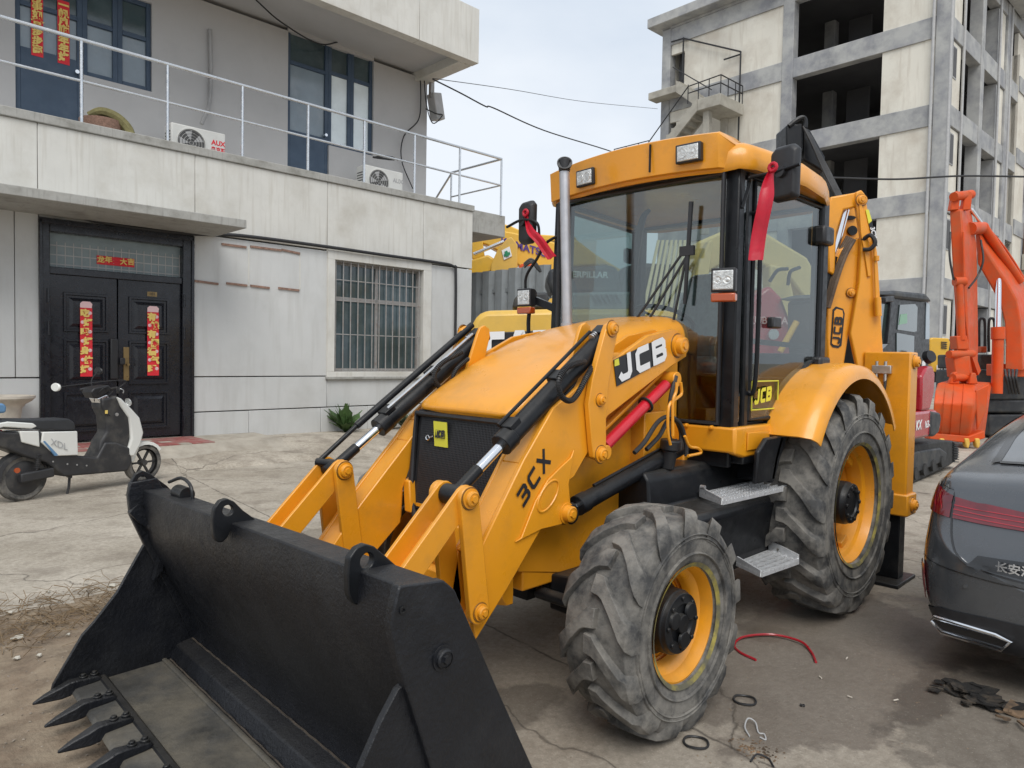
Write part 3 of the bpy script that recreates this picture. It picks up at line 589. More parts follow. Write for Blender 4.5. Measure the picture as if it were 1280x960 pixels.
# door lock and lower glass print
m = MB(); c = V((-1.45, sy(-1.45)+.02, 1.83)); m.box(c-V((.07, .02, .03)), c+V((.05, .02, .035))); m.build('door_handle', 'plastic', cab, bev=.01)
MB().bar((-1.25, sy(-1.25)-.02, 1.72), (-2.05, sy(-2.05)-.02, 1.70), .02, .03).build('door_rail', 'plastic', cab)
bp = lambda px, py: H(px, py, 1, .70)
q0, q1, q3 = bp(941, 506), bp(966, 499), bp(943, 481)
blocks('JCB', 'glass_lettering', 'sticker_yellow', cab, q0+V((0, .008, 0)), (q1-q0), (0, 0, 1), .085, w=.26, cw=.75, gap=.12, shear=.1)
sq = MB(); a_, b_ = q0+V((.03, .007, -.03)), q1+V((-.05, .007, .11)); sq.tube([V((a_.x, a_.y, a_.z)), V((b_.x, a_.y, a_.z)), V((b_.x, a_.y, b_.z)), V((a_.x, a_.y, b_.z))], .005, 5, closed=True); sq.build('glass_lettering', 'sticker_yellow', cab)
# yellow skirt below the cab
m = MB(); m.box((FX+.0, .33, 1.09), (FX+.06, .720, 1.232)); m.prism([V((x, .725, z)) for x, z in ((FX+.056, 1.235), (FX+.056, 1.087), (-1.10, 1.06), (-1.44, 1.06), (-1.50, 1.12), (-1.50, 1.235))], (0, -.05, 0)); sk = m.build('cab_skirt', 'yellow', cab, bev=.012)
mR = m.mir().build('cab_skirt', 'yellow', cab, bev=.012)
m = MB(); m.prism([V((x, .728, z)) for x, z in ((-1.12, 1.20), (-1.12, 1.10), (-1.42, 1.10), (-1.46, 1.14), (-1.46, 1.20))], (0, .006, 0)); m.build('skirt_panel', 'yellow', sk, bev=.005)
for y in (.42, .58): bolt((FX+.06, y, 1.225), (1, 0, 0), .010, 'bolt', 'yellow', sk)
# roof
def rp(a, e=0):       # plan of the roof, e = inset
    pts = []
    for y in [-.70+.10*i for i in range(15)]: pts.append((-.925-.075*abs(y/.7)**2.2-e+.06*min(y, 0), y*(1-e*.9)))
    pts += [(-1.10, .755-e), (-1.35, .79-e), (-1.65, .805-e), (-1.95, .80-e), (-2.13, .75-e), (-2.22+e, .60-e), (-2.25+e, 0), (-2.22+e, -.60+e), (-2.13, -.75+e), (-1.95, -.80+e), (-1.65, -.805+e), (-1.35, -.79+e), (-1.10, -.755+e)]
    return pts
def rz(x, y, z): return z-.035*max(0, (-1.75-x))/.5*1.6-(.02*(y/.8)**2 if x > -1.0 else 0)
rings = [[V((x, y, rz(x, y, z))) for x, y in rp(0, e)] for z, e in ((2.665, .05), (2.655, .012), (2.675, 0), (2.76, .008), (2.795, .035), (2.82, .09), (2.845, .25), (2.855, .45))]
ro = MB().loft(rings).build('roof', 'yellow', cab, ang=50)
vis = MB()      # raised front visor that carries the work lamps
ysv = [-.68]+[-.6+.1*i for i in range(13)]
def vr(y):
    x = -.905-.075*abs(y/.7)**2.2+.06*min(y, 0); k = .014*(y/.7)**2; ed = 1 if y < .55 else 0
    zt = 2.865-k*1.5
    return [V((x-.02, y, 2.672-k)), V((x+.008, y, 2.675-k)), V((x+.022, y, zt-.03)), V((x+.026, y, zt)), V((x-.0, y, zt+.012)), V((x-.16, y, zt+.014)), V((x-.28, y, zt-.015)), V((x-.28, y, 2.70))]
vis.loft([vr(y) for y in ysv]+[[V((p.x-.10, .66, min(p.z, 2.79))) for p in vr(.6)]])
vis.build('roof_visor', 'yellow', cab, bev=.006, ang=50)
MB().loft([[V((x, y*.97, z)) for x, y in rp(0, .06)] for z in (2.66, 2.70)]).build('headlining', 'seat', cab)
MB().box((-.883, .196, 2.69), (-.872, .204, 2.85)).build('visor_joint', 'black', cab)
def lamp(c, w, h, fwd, name, parent, amber=False, deep=.07):
    c = V(c); f = V(fwd).normalized(); x = f.cross(V((0, 0, 1))).normalized(); u = x.cross(f)
    mm = Matrix(((x.x, f.x, u.x, c.x), (x.y, f.y, u.y, c.y), (x.z, f.z, u.z, c.z), (0, 0, 0, 1)))
    hs = MB().loft([[mm@V((sx*w*k, yy, sz*h*k)) for sx, sz in ((-.5, -.5), (.5, -.5), (.5, .5), (-.5, .5))] for yy, k in ((-deep, .7), (-deep*.5, .97), (0, 1), (.006, .98))])
    o = hs.build(name, 'plastic', parent, bev=.012, seg=3)
    ln = MB().loft([[mm@V((sx*w*.84*k, yy, sz*h*.80*k)) for sx, sz in ((-.5, -.5), (.5, -.5), (.5, .5), (-.5, .5))] for yy, k in ((.0, 1), (.009, 1), (.012, .92))]); ln.build('lens', 'lens', parent if parent.parent and parent.parent.parent else o, bev=.005)
    for k in (-.2, .2):
        MB().lathe([(.008, w*.19), (.0145, w*.17), (.012, w*.10), (.0155, w*.03), (.0155, 0)], mm@V((w*k, 0, 0)), f, 20).build('lens', 'lens', o)
    if amber: MB().box((-w*.5, -.05, -h*.5-.05), (w*.5, .008, -h*.5-.004), mm).build('indicator', 'amber', o, bev=.008)
    return o
BHl = BH
q = H(860, 191, 0, -.885); lamp(q, .155, .105, (1, .05, -.06), 'roof_lamp', BH)
q = H(731, 222, 0, -.905); lamp((q.x, q.y, q.z), .155, .105, (1, -.12, -.06), 'roof_lamp', BH)
l1 = lamp(D(904, 350, 3.72), .125, .125, (1, .25, -.03), 'headlamp', BH, True, .09); l2 = lamp(H(655, 372, 0, -.95), .125, .125, (1, .05, -.03), 'headlamp', BH, True, .09)
c = D(904, 350, 3.72); MB().tube(spline([c+V((-.07, 0, 0)), c+V((-.13, -.02, -.02)), V((FX, sy(FX), 1.96))]), .013, 8).build('lamp_stalk', 'black', l1)
c = H(655, 372, 0, -.95); m = MB(); m.tube(spline([c+V((-.05, .01, -.07)), c+V((-.05, .0, -.2)), c+V((-.06, .02, -.5))]), .014, 8); m.bar(c+V((-.07, 0, 0)), V((FX, -.63, 1.93)), .035, .05); m.build('lamp_stalk', 'black', l2)
# mirrors
def mirror(c, bend, xt, arms, tilt):
    c = V(c); mm = Matrix.Translation(c)@Matrix.Rotation(tilt, 4, 'Z'); m = MB()
    m.loft([[mm@V((x, y*k, z*k)) for y, z in [(a*.84, b_*.84) for a, b_ in ((-.095, -.16), (-.06, -.18), (.06, -.18), (.095, -.16), (.098, .14), (.06, .175), (-.06, .175), (-.098, .14))]] for x, k in ((-.03, .97), (-.015, 1), (.01, .97), (.028, .85))])
    o = m.build('mirror', 'plastic', BH, bev=.008, ang=50)
    MB().lathe([(.02, .032), (.05, .030), (.052, 0)], mm@V((0, 0, 0)), mm.to_3x3()@V((1, 0, 0)), 20).build('mirror_ball', 'plastic', o)
    for a in arms: MB().tube(spline(a), .010, 8).build('mirror_arm', 'black', o)
    return c
mc = D(981, 216, 3.85); mc = mc
mirror(mc, 1, 1, [[mc+V((.03, -.18, .0)), mc+V((.045, -.05, .0)), mc+V((.045, .10, .02))], [mc+V((.03, -.18, .0)), mc+V((.0, -.2, -.03)), V((FX-.02, sy(FX)+.02, 2.45))]], R_(-12))
m2 = H(659, 278, 0, -.98)
mirror(m2, 1, 1, [[m2+V((.04, -.16, -.02)), m2+V((.05, 0, .01)), m2+V((.02, .11, -.02)), m2+V((.0, .12, -.12))], [V((FX, -.64, 2.36)), m2+V((-.03, .28, -.12)), m2+V((-.02, .16, -.16)), m2+V((-.0, .10, -.26)), H(658, 345, 0, -.97), H(657, 366, 0, -.98)]], R_(-12))
def ribbon(pts, w0, w1, side, label):
    sp = spline(pts, 8); n = len(sp); m = MB(); side = V(side).normalized(); rings = []
    for i, p in enumerate(sp):
        t = i/(n-1); w = w0+(w1-w0)*min(1, t*2.2); wob = .012*math.sin(t*9)
        nn = side.cross((sp[min(i+1, n-1)]-sp[max(i-1, 0)]).normalized())
        rings.append([p-side*w/2+nn*wob, p-side*w/6+nn*(wob+.012), p+side*w/6+nn*(wob-.008), p+side*w/2+nn*wob, p+side*w/6+nn*(wob-.011), p-side*w/6+nn*(wob+.009)])
    o = m.loft(rings).build('red_ribbon', 'ribbon', None, ang=60); tag(o, label, 'ribbon', 'red ribbons tied to the mirrors'); 
    MB().tube([sp[0]+V((0, .02*math.cos(t), .02*math.sin(t))) for t in [k*math.pi/5 for k in range(10)]], .010, 8, closed=True).build('knot', 'ribbon', o); return o
ribbon([D(966, 209, 3.74), D(960, 232, 3.74), D(953, 270, 3.74), D(945, 325, 3.74)], .025, .078, CM.col[0], 'long red ribbon hanging straight down from the mirror above the cab door')
ribbon([H(657, 266, 0, -.93), H(663, 288, 0, -.93), H(676, 303, 0, -.95), H(690, 322, 0, -.97)], .02, .065, (CM.col[0]-CM.col[1]*.4), 'short red ribbon slung slantwise from the far mirror beside the exhaust')
# wiper and interior
m = MB()
wp = lambda x, y: H(x, y, 0, FX+.085)
m.bar(wp(864, 252), wp(856, 380), .016, .022, w2=.014, h2=.016); wo = m.build('wiper', 'plastic', cab)
for k, (a, b_) in enumerate((((856, 312), (796, 398)), ((862, 314), (812, 398)), ((858, 320), (842, 400)))): MB().bar(wp(*a), wp(*b_), .009, .012).build('wiper_arm', 'plastic', cab)
MB().box(wp(852, 318)-V((.01, .01, .01)), wp(866, 309)+V((.01, .01, .01))).build('wiper_joint', 'plastic', cab)
m = MB(); sc = V((-1.75, .05, 1.5)); m.box(sc+V((-.22, -.24, 0)), sc+V((.24, .24, .13))); m.build('seat_cushion', 'film', cab, bev=.05, seg=4)
m = MB(); m.loft([[V((sc.x-.24-(z)*.12, y*w, sc.z+.1+z)) for y in (-.24, .24)]+[V((sc.x-.10-(z)*.12, y*w, sc.z+.1+z)) for y in (.24, -.24)] for z, w in ((0, 1), (.35, 1), (.55, .8), (.62, .6))]); m.build('seat_back', 'film', cab, bev=.04, seg=4)
sw = V((-1.36, .0, 1.86)); an = V((-.45, 0, 1)).normalized(); xx = V((0, 1, 0)); yy = an.cross(xx)
m = MB(); m.tube([sw+xx*.2*math.cos(t)+yy*.2*math.sin(t) for t in [2*math.pi*k/28 for k in range(28)]], .014, 8, closed=True)
for t in (0, 2.1, 4.2): m.bar(sw, sw+xx*.2*math.cos(t)+yy*.2*math.sin(t), .02, .012)
m.cyl(sw, sw-an*.5+V((.12, 0, 0)), .04, n=14); m.build('steering_wheel', 'plastic', cab)
m = MB(); m.box((-2.05, -.645, 1.08), (-1.1, -.615, 1.40)); m.box((-2.06, -.66, 1.08), (-2.02, .66, 1.66)); m.box((-1.25, -.62, 1.1), (-1.18, .28, 1.3)); m.box((-1.30, -.5, 1.25), (-1.10, .30, 1.78)); m.box((-1.35, -.66, 1.2), (-1.12, -.4, 1.85)); m.build('dashboard', 'plastic', cab, bev=.04, seg=3)
m = MB(); m.box((-2.2, -.66, 1.08), (-1.5, -.36, 1.55)); m.box((-2.2, .40, 1.08), (-1.75, .62, 1.5)); m.build('side_console', 'plastic', cab, bev=.03)
for x, y in ((-1.5, -.42), (-1.62, -.42), (-1.9, .35), (-2.0, -.2), (-2.0, .2)): 
    m = MB(); m.cyl((x, y, 1.4), (x+.03, y, 1.78), .010, n=8); m.cyl((x+.03, y, 1.76), (x+.035, y, 1.83), .022, n=12); m.build('lever', 'plastic', cab)
m = MB(); m.tube(spline([H(x, y, 0, -1.2) for x, y in ((812, 262), (803, 275), (795, 320), (788, 395))]), .02, 8, rf=lambda t: .012+.012*math.sin(t*3)); m.build('inner_curved_bar', 'plastic', cab)  # dark curved bar just behind the windscreen
m = MB()
for y in (-.68, .68): m.box((-1.62, y-.03, 1.1), (-1.56, y+.03, 2.66))
for s in (-1, 1): m.tube([V((-2.25, s*.36, z)) for z in (1.3, 2.0, 2.66)], .022, 8)
m.build('inner_post', 'plastic', cab) if False else None
# decals
dc = H(800, 452, 1, .503)
def quad(pts, name, m_, parent): 
    o = MB().add(pts, [(0, 1, 2, 3)]).build(name, m_, parent, smooth=False); return o
def on(px, py, o): p = H(px, py, 1, .50); return V((p.x, p.y+o, p.z))
pl = MB().prism([on(x, y, .002) for x, y in ((770, 483), (766, 450), (826, 422), (830, 450))], (0, .003, 0)).build('nameplate', 'sticker_black', armL)
a0, a1, a2 = on(772, 475, 0), on(824, 450, 0), on(769, 452, 0)
xd = (a1-a0); blocks('JCB', 'lettering', 'white', armL, on(773, 478, .006), xd, on(771, 452, 0)-on(775, 478, 0), .125, w=.27, cw=1.06, gap=.15, shear=.10)
MB().prism([on(x, y, .005) for x, y in ((767, 458), (767, 450), (772, 448), (773, 456))], (0, .002, 0)).build('small_badge', 'sticker_yellow', armL)
b0 = on(653, 636, .004); b1 = on(681, 590, 0)
blocks('3CX', 'lettering', 'sticker_black', armL, b0, b1-b0, (on(647, 624, 0)-on(654, 636, 0)), .082, w=.21, cw=.95, gap=.17, shear=0)
# ---------------------------------------------------------------- tank, steps, fenders
def tankm():
    m = MB(); m.prism([V((-.42, y, z)) for y, z in ((.34, 1.02), (.52, 1.02), (.55, .98), (.56, .83), (.73, .81), (.75, .77), (.69, .42), (.36, .40))], (-1.18, 0, 0)); return m
for nm, mm in (('fuel_tank', tankm()), ('battery_box', tankm().mir())): tk = mm.build(nm, 'black', BH, bev=.014)
tk = [o for o in BH.children if o.name.startswith('fuel_tank')][0]
m = MB(); m.cyl((-.66, .50, 1.02), (-.66, .52, 1.12), .042, n=24); m.cyl((-.66, .52, 1.12), (-.66, .525, 1.175), .055, n=24); m.build('filler_cap', 'plastic', tk, bev=.006)
MB().cyl((-.74, .665, .93), (-.74, .69, .93), .012).build('drain_plug', 'alu', tk)
M['chequer'] = mat('serrated aluminium', (.80, .81, .82), .35, .55, var=.1, vscale=30, bump=.3, bscale=120)
def step(pts, z, nm):        # pts: outline, four corners (inner front, outer front, outer back, inner back)
    P = [V((x, y, z)) for x, y in pts]; m = MB()
    for i in (0, 1, 2, 3): m.bar(P[i], P[(i+1) % 4], .012, .020)
    for k in (1, 2, 3, 4):
        a = P[0].lerp(P[1], k/5); b = P[3].lerp(P[2], k/5); m.bar(a, b, .006, .018)
        n = 24
        for j in range(n): c = a.lerp(b, (j+.5)/n)+V((0, 0, .012)); m.box(c-V((.007, .006, .004)), c+V((.007, .006, .007)))
    for k in range(1, 5):
        a = P[0].lerp(P[3], k/5); b = P[1].lerp(P[2], k/5); m.bar(a, b, .006, .012)
    n = 26
    for (a, b) in ((P[1], P[2]),):
        for j in range(n): c = a.lerp(b, (j+.5)/n)+V((0, 0, .016)); m.box(c-V((.008, .006, .006)), c+V((.008, .006, .006)))
    m.bar(P[0]+V((0, 0, .02)), P[1]+V((0, 0, .01)), .010, .05, h2=.03); m.bar(P[3]+V((0, 0, .03)), P[2]+V((0, 0, .02)), .010, .08, h2=.05)
    return m
for s in (1, -1):
    for pts, z in (((( -.90, .57), (-.78, .77), (-1.50, .81), (-1.62, .57)), .855), (((-1.08, .71), (-.98, .90), (-1.38, .93), (-1.48, .71)), .46)):
        m = step(pts, z, ''); m = m if s > 0 else m.mir(); m.build('step', 'chequer', BH)
    m = MB(); m.prism([V((-.95, y*1, z)) for y, z in ((.60, .80), (.72, .80), (.72, .72), (.70, .45), (.68, .42), (.60, .42))], (-.55, 0, 0)); m = m if s > 0 else m.mir(); m.build('step_box', 'black', BH, bev=.012)
hc = (-2.11, .705)
def fend(r0, y0, y1, a0, a1, n=26):
    rings = []
    for i in range(n+1):
        a = R_(a0+(a1-a0)*i/n); rr = r0+.02*math.sin(math.pi*i/n)*1.5
        def q(r, y): return V((hc[0]+r*math.cos(a), y, hc[1]+r*math.sin(a)))
        rings.append([q(rr, y0), q(rr+.012, y0+.06), q(rr+.012, y1-.10), q(rr-.004, y1-.03), q(rr-.04, y1-.004), q(rr-.085, y1), q(rr-.085, y1-.008), q(rr-.04, y1-.014), q(rr-.012, y1-.04), q(rr, y1-.1), q(rr-.004, y0)])
    return MB().loft(rings)
fa = sides(fend(.855, .66, 1.005, 33, 146), 'rear_fender', 'yellow', ang=50)
m = MB(); m.loft([[V((hc[0]+r*math.cos(R_(a)), y, hc[1]+r*math.sin(R_(a)))) for r, y in ((.81, .58), (.855, .58), (.855, .80), (.81, .80))] for a in (34, 24, 14)]); m.prism([V((x, .80, z)) for x, z in ((-1.22, 1.17), (-1.50, 1.17), (-1.40, 1.04), (-1.34, .92), (-1.10, .92), (-1.12, 1.10))], (0, -.03, 0)); sides(m, 'mud_guard', 'black', bev=.01)
m = MB(); m.prism([V((hc[0]+r*math.cos(R_(a)), .70, hc[1]+r*math.sin(R_(a)))) for r, a in [(.87, x) for x in range(30, 151, 10)]+[(.5, 150), (.5, 30)]], (0, -.03, 0)); sides(m, 'inner_arch', 'black')
# ---------------------------------------------------------------- stabilisers and digger end
for s in (1, -1):
    m = MB(); m.box((-3.17, .70, .52), (-3.0, 1.02, 1.69)); m.box((-3.19, .685, .50), (-2.985, 1.04, .66)); m = m if s > 0 else m.mir(); st = m.build('stabiliser_leg', 'yellow', BH, bev=.012)
    m = MB(); m.box((-3.15, .74, .03), (-3.02, .98, .55)); m = m if s > 0 else m.mir(); m.build('stabiliser_foot', 'black', BH, bev=.006)
    m = MB(); m.box((-3.27, .62, .0), (-2.86, 1.03, .03)); m = m if s > 0 else m.mir(); m.build('foot_pad', 'black', BH, bev=.006)
    for z in (1.62, .58): bolt((-3.085, s*(1.02 if z > 1 else 1.04), z), (0, s, 0), .038, 'pin', 'yellow', st, h=.03)
    if s > 0:
        for k, yy in enumerate((.80, .86)):
            MB().tube(spline([V((-2.985, yy, 1.52)), V((-2.965, yy, 1.42)), V((-2.96, yy-.03, 1.32)), V((-2.95, yy-.14, 1.22)), V((-2.95, .6, 1.16))]), .011, 8).build('hydraulic_hose', 'hose', st)
            MB().cyl((-2.975, yy, 1.62), (-2.975, yy, 1.47), .011, n=10).build('hose_fitting', 'alu', st)
        MB().box((-3.0, .77, 1.53), (-2.96, .90, 1.59)).build('valve_block', 'alu', st, bev=.004)
MB().box((-3.2, -.66, .62), (-3.015, .66, .78)).box((-3.2, -.66, 1.05), (-3.03, .66, 1.2)).build('slide_frame', 'yellow', BH, bev=.01)
Yb = .42
def dplane(pts, d): return [D(x, y, d) for x, y in pts]
# lower boom (leans back) and dipper folded beside it
vd = (CM.col[2]-V((0, 0, CM.col[2].z))).normalized()
def slab(pts, d, t, name, m_, parent, bev=.01): return MB().prism(dplane(pts, d), vd*t).build(name, m_, parent, bev=bev)
boom = slab([(1040, 332), (1050, 312), (1075, 296), (1078, 330), (1074, 352), (1068, 385), (1060, 425), (1053, 470), (1036, 470), (1034, 420), (1034, 370)], 5.45, .24, 'boom', 'yellow', BH)
dip = slab([(1070, 240), (1077, 237), (1082, 243), (1086, 268), (1092, 292), (1097, 315), (1100, 360), (1103, 420), (1107, 480), (1104, 520), (1082, 520), (1076, 478), (1063, 416), (1074, 352), (1077, 296), (1071, 258)], 5.40, .05, 'dipper_arm', 'yellow', BH)
slab([(1038, 246), (1072, 240), (1073, 258), (1055, 262), (1046, 290), (1044, 345), (1036, 340), (1034, 300), (1035, 262)], 5.42, .30, 'boom_head', 'yellow', dip, .012)
slab([(1046, 262), (1073, 258), (1078, 296), (1062, 305), (1044, 330)], 5.66, .05, 'boom_web', 'yellow', dip)
for x, y, a, b_ in ((1063, 272, 7, 2.5), (1066, 288, 6, 6)): slab([(x+a*math.cos(t), y+b_*math.sin(t)) for t in [k*math.pi/8 for k in range(16)]], 5.64, .02, 'web_opening', 'black', dip, 0)
slab([(1074, 250), (1076, 248), (1086, 300), (1089, 345), (1085, 346), (1081, 318), (1076, 290)], 5.385, .02, 'wear_strip', 'yellow', dip, .004)
m = MB(); m.cyl(D(1056, 262, 5.5), D(1040, 322, 5.5), .034, n=18); rd = m.build('dipper_ram_rod', 'chrome', BH)
MB().cyl(D(1040, 322, 5.5), D(1022, 395, 5.5), .055, n=20).build('ram_barrel', 'black', rd)
MB().cyl(D(1046, 255, 5.46), D(1066, 254, 5.6), .04, n=16).build('ram_eye', 'black', rd)
for k in range(5):
    MB().tube(spline([D(1068-k*2.2, 300-k*1.0, 5.4+.03*k), D(1058-k*2.6, 318, 5.38+.03*k), D(1048-k*2.4, 345, 5.36+.03*k), D(1036-k*1.6, 385, 5.36+.02*k)]), .014, 8).build('muddy_hose', 'hose_brown', BH)
MB().tube(spline([D(1078, 300, 5.4), D(1088, 294, 5.35), D(1094, 303, 5.33), D(1088, 311, 5.35), D(1079, 312, 5.38)]), .016, 8).build('hose_loop', 'hose', BH)
m = MB(); m.cyl(D(1093, 300, 5.37), D(1096, 395, 5.37), .010, n=8); m.cyl(D(1096, 320, 5.36), D(1096, 326, 5.36), .018); m.cyl(D(1097, 372, 5.36), D(1098, 395, 5.36), .024); m.build('hard_pipe', 'yellow', BH)
bolt(D(1077, 250, 5.39), -vd, .03, 'pin', 'yellow', dip); bolt(D(1064, 366, 5.44), -vd, .025, 'pin', 'yellow', boom)
# letters on boom and dipper
k0 = D(1040, 430, 5.435); k1 = D(1045, 388, 5.435)
sl2 = MB().prism(dplane([(1038, 430), (1041, 387), (1045, 383), (1054, 386), (1056, 392), (1052, 432), (1048, 435), (1041, 434)], 5.445), vd*.004).build('nameplate', 'sticker_black', boom)
sl2 = MB().prism(dplane([(1040, 429), (1043, 389), (1046, 386), (1053, 388), (1054, 393), (1050, 429), (1048, 432), (1042, 431)], 5.440), vd*.003).build('nameplate', 'yellow', boom)
blocks('JCB', 'lettering', 'sticker_black', boom, D(1050, 430, 5.434), D(1054, 391, 5.43)-D(1050, 430, 5.43), D(1040, 429, 5.43)-D(1050, 430, 5.43), .060, w=.26, cw=1.0, gap=.2, shear=0)
MB().prism(dplane([(1082, 262), (1086, 262), (1090, 276), (1086, 280)], 5.392), vd*.003).build('small_badge', 'sticker_yellow', dip)
MB().prism(dplane([(1086, 279), (1090, 276), (1097, 308), (1092, 306)], 5.392), vd*.003).build('nameplate', 'sticker_black', dip)
text('3CX', 'lettering', 'white', dip, D(1091.5, 291, 5.388), D(1094.5, 304, 5.39)-D(1089, 280, 5.39), D(1094, 291, 5.39)-D(1089, 292, 5.39), .045, bold=.03)
# black bucket linkage showing above the roof
m = MB(); m.prism(dplane([(983, 156), (1004, 154), (1004, 190), (983, 190)], 6.0), vd*.25); m.prism(dplane([(1004, 158), (1013, 162), (1032, 196), (1030, 215), (1004, 200)], 6.05), vd*.2)
ln = m.build('bucket_linkage', 'black', BH, bev=.015)
MB().tube(spline([D(x, y, 6.0) for x, y in ((986, 158), (996, 150), (1004, 147), (1007, 152), (1006, 160))]), .02, 8).build('link_loop', 'black', ln)
for k in range(4):
    MB().tube(spline([D(1004+k*3, 158+k*4, 6.0), D(1016+k*2, 182+k*2, 5.95), D(1030+k*2, 214, 5.9), D(1046+k*2, 246, 5.8)]), .012, 8).build('hydraulic_hose', 'hose', BH)
# ================================================================ materials of the yard and the building
M['render'] = mat('painted concrete render', (.57, .575, .565), .8, var=.05, vscale=1.3, dirt=(.36, .35, .32), damt=.35, dscale=.9, bump=.12, bscale=30, streak=3.2)
M['render_up'] = mat('grey upper render', (.47, .465, .46), .85, var=.05, vscale=1.2, dirt=(.22, .22, .23), damt=.25, dscale=1.2, bump=.1, bscale=30)
M['parapet'] = mat('weathered parapet concrete', (.62, .61, .57), .85, var=.06, vscale=1.5, dirt=(.36, .325, .26), damt=.45, dscale=1.1, bump=.15, bscale=30, streak=6)
M['parapet_cap'] = mat('mossy concrete edge', (.40, .395, .37), .9, var=.15, vscale=3, dirt=(.12, .115, .095), damt=.6, dscale=3.0, bump=.2, bscale=30, streak=5)
M['door_black'] = mat('black enamel door', (.012, .013, .018), .26, var=.15, vscale=4, coat=.3, spec=.4)
M['blue_frame'] = mat('dark blue window frame', (.045, .075, .12), .5, var=.12, vscale=3, dirt=(.10, .12, .15), damt=.3)
M['blue_panel'] = mat('slate blue door panel', (.075, .105, .15), .55, var=.08, vscale=2)
M['winglass'] = mat('dusty window glass', (.20, .25, .29), .12, var=.18, vscale=1.4, coat=.6, dirt=(.32, .35, .37), damt=.4, dscale=2.5)
M['winglass_bright'] = mat('bright window glass', (.80, .88, .90), .1, var=.08, vscale=3, coat=.6)
M['winglass_dark'] = mat('dark window glass', (.045, .075, .085), .09, var=.3, vscale=1.5, coat=.8, dirt=(.10, .13, .135), damt=.5, dscale=3)
M['frosted'] = mat('frosted pane', (.21, .26, .27), .35, var=.12, vscale=6)
M['paper'] = mat('red paper scroll', (.72, .02, .035), .6, var=.06, vscale=20)
M['gold'] = mat('gold print', (.82, .60, .16), .5)
M['pinkprint'] = mat('pale print', (.82, .55, .55), .6)
M['brass'] = mat('brass plate', (.26, .18, .08), .35, .6, var=.1)
M['rust'] = mat('rusty bar', (.26, .16, .12), .8, var=.4, vscale=30, bump=.3)
M['bar'] = mat('dull grey bars', (.34, .33, .32), .5, .3, var=.15, vscale=20, dirt=(.25, .14, .08), damt=.4, dscale=9)
M['ac'] = mat('air conditioner casing', (.66, .66, .63), .45, var=.05, vscale=5, dirt=(.4, .37, .3), damt=.3)
M['acdark'] = mat('fan guard', (.10, .10, .10), .6, var=.2)
M['cable'] = mat('black cable', (.02, .02, .022), .6)
M['conduit'] = mat('grey conduit', (.42, .42, .42), .6, var=.1)
M['apron'] = mat('rough pale concrete', (.37, .335, .28), .9, var=.15, vscale=2.5, dirt=(.20, .17, .13), damt=.5, dscale=3, bump=.5, bscale=22)
M['tile'] = mat('red paving tile', (.30, .09, .08), .75, var=.25, vscale=6, dirt=(.34, .30, .26), damt=.6, dscale=5, bump=.1)
M['stone'] = mat('carved stone', (.52, .47, .40), .85, var=.12, vscale=8, dirt=(.25, .2, .15), damt=.4, bump=.3)
M['leaf'] = mat('weed leaf', (.05, .10, .025), .6, var=.35, vscale=20)
M['leaf_grey'] = mat('dusty weed leaf', (.10, .12, .07), .7, var=.3, vscale=20)
M['fence'] = mat('grey corrugated sheet', (.22, .24, .25), .5, .0, var=.12, vscale=2, dirt=(.10, .09, .07), damt=.3, streak=4)
M['twig'] = mat('dry twig', (.20, .14, .08), .9, var=.3, vscale=30)

# ================================================================ LEFT BUILDING frame: local x runs back towards the left of the facade, y stands out from the wall
BO = H(146, 550, 2, .28); BO.z = 0
_u = CM @ V((1560-640, 463.8-480, FPX)); _u.z = 0; _u.normalize(); BX = -_u; BY = V((-BX.y, BX.x, 0)); BRZ = math.atan2(BX.y, BX.x)
def Bp(px, py, n):
    d = CM @ V((px-640, py-480, FPX)); t = (n-(CP-BO).dot(BY))/d.dot(BY); p = CP+d*t; return V(((p-BO).dot(BX), n, p.z))
def Bw(x, n, z): return BO+BX*x+BY*n+V((0, 0, z))
def Bl(p): p = V(p)-BO; return p.dot(BX), p.dot(BY)
bd = thing('two_storey_building', 'two storey grey rendered building with a balcony railing, black double door and barred window', 'building', BO, BRZ)
XC = -6.93       # right hand corner
mb = MB(); mb.box((XC+.02, -7, -.2), (6, -.30, 4.6)); mb.box((XC+.06, -7, 4.4), (6, -1.92, 7.9)); mb.build('wall_core', 'render_up', bd)
G = .004
def panel(x0, x1, z0, z1, n0=-.30, n1=0, m_='render', nm='wall_panel'):
    a, b_ = min(x0, x1), max(x0, x1)
    return MB().box((a+G, n0, z0+G), (b_-G, n1, z1-G)).build(nm, m_, bd, bev=.005, seg=1)
# ground floor: rows split at 0.65 and 1.21
for x0, x1 in ((-1.10, -2.02), (-2.02, -3.36), (-3.36, -4.35), (-4.35, -5.6), (-5.6, XC), (.97, 2.3), (2.3, 3.6), (3.6, 6)): panel(x0, x1, -.1, .64)
for x0, x1 in ((-1.10, -3.48), (-3.48, -5.2), (-5.2, XC), (.97, 1.6), (1.6, 6)): panel(x0, x1, .65, 1.205 if x0 > -3.4 else 1.17)
panel(-1.10, -3.47, 1.215, 3.47); panel(.97, 1.25, 1.215, 3.47); panel(1.25, 3.6, 1.215, 3.47); panel(3.6, 6, 1.215, 3.47)
panel(-5.82, XC, 1.18, 3.47)
MB().box((-1.09, -.30, 3.36), (.96, -.02, 3.6)).build('lintel', 'render', bd)
for x0, x1 in ((6, 3.05), (3.05, .98), (.98, -1.13), (-1.13, -3.46), (-3.46, -5.62), (-5.62, XC)): panel(x0, x1, 3.49, 4.70, n1=.0, m_='parapet', nm='parapet_panel')
mb = MB(); mb.box((XC-.02, -.26, 4.70), (6, .035, 4.83)); mb.build('parapet_cap', 'parapet_cap', bd, bev=.012)
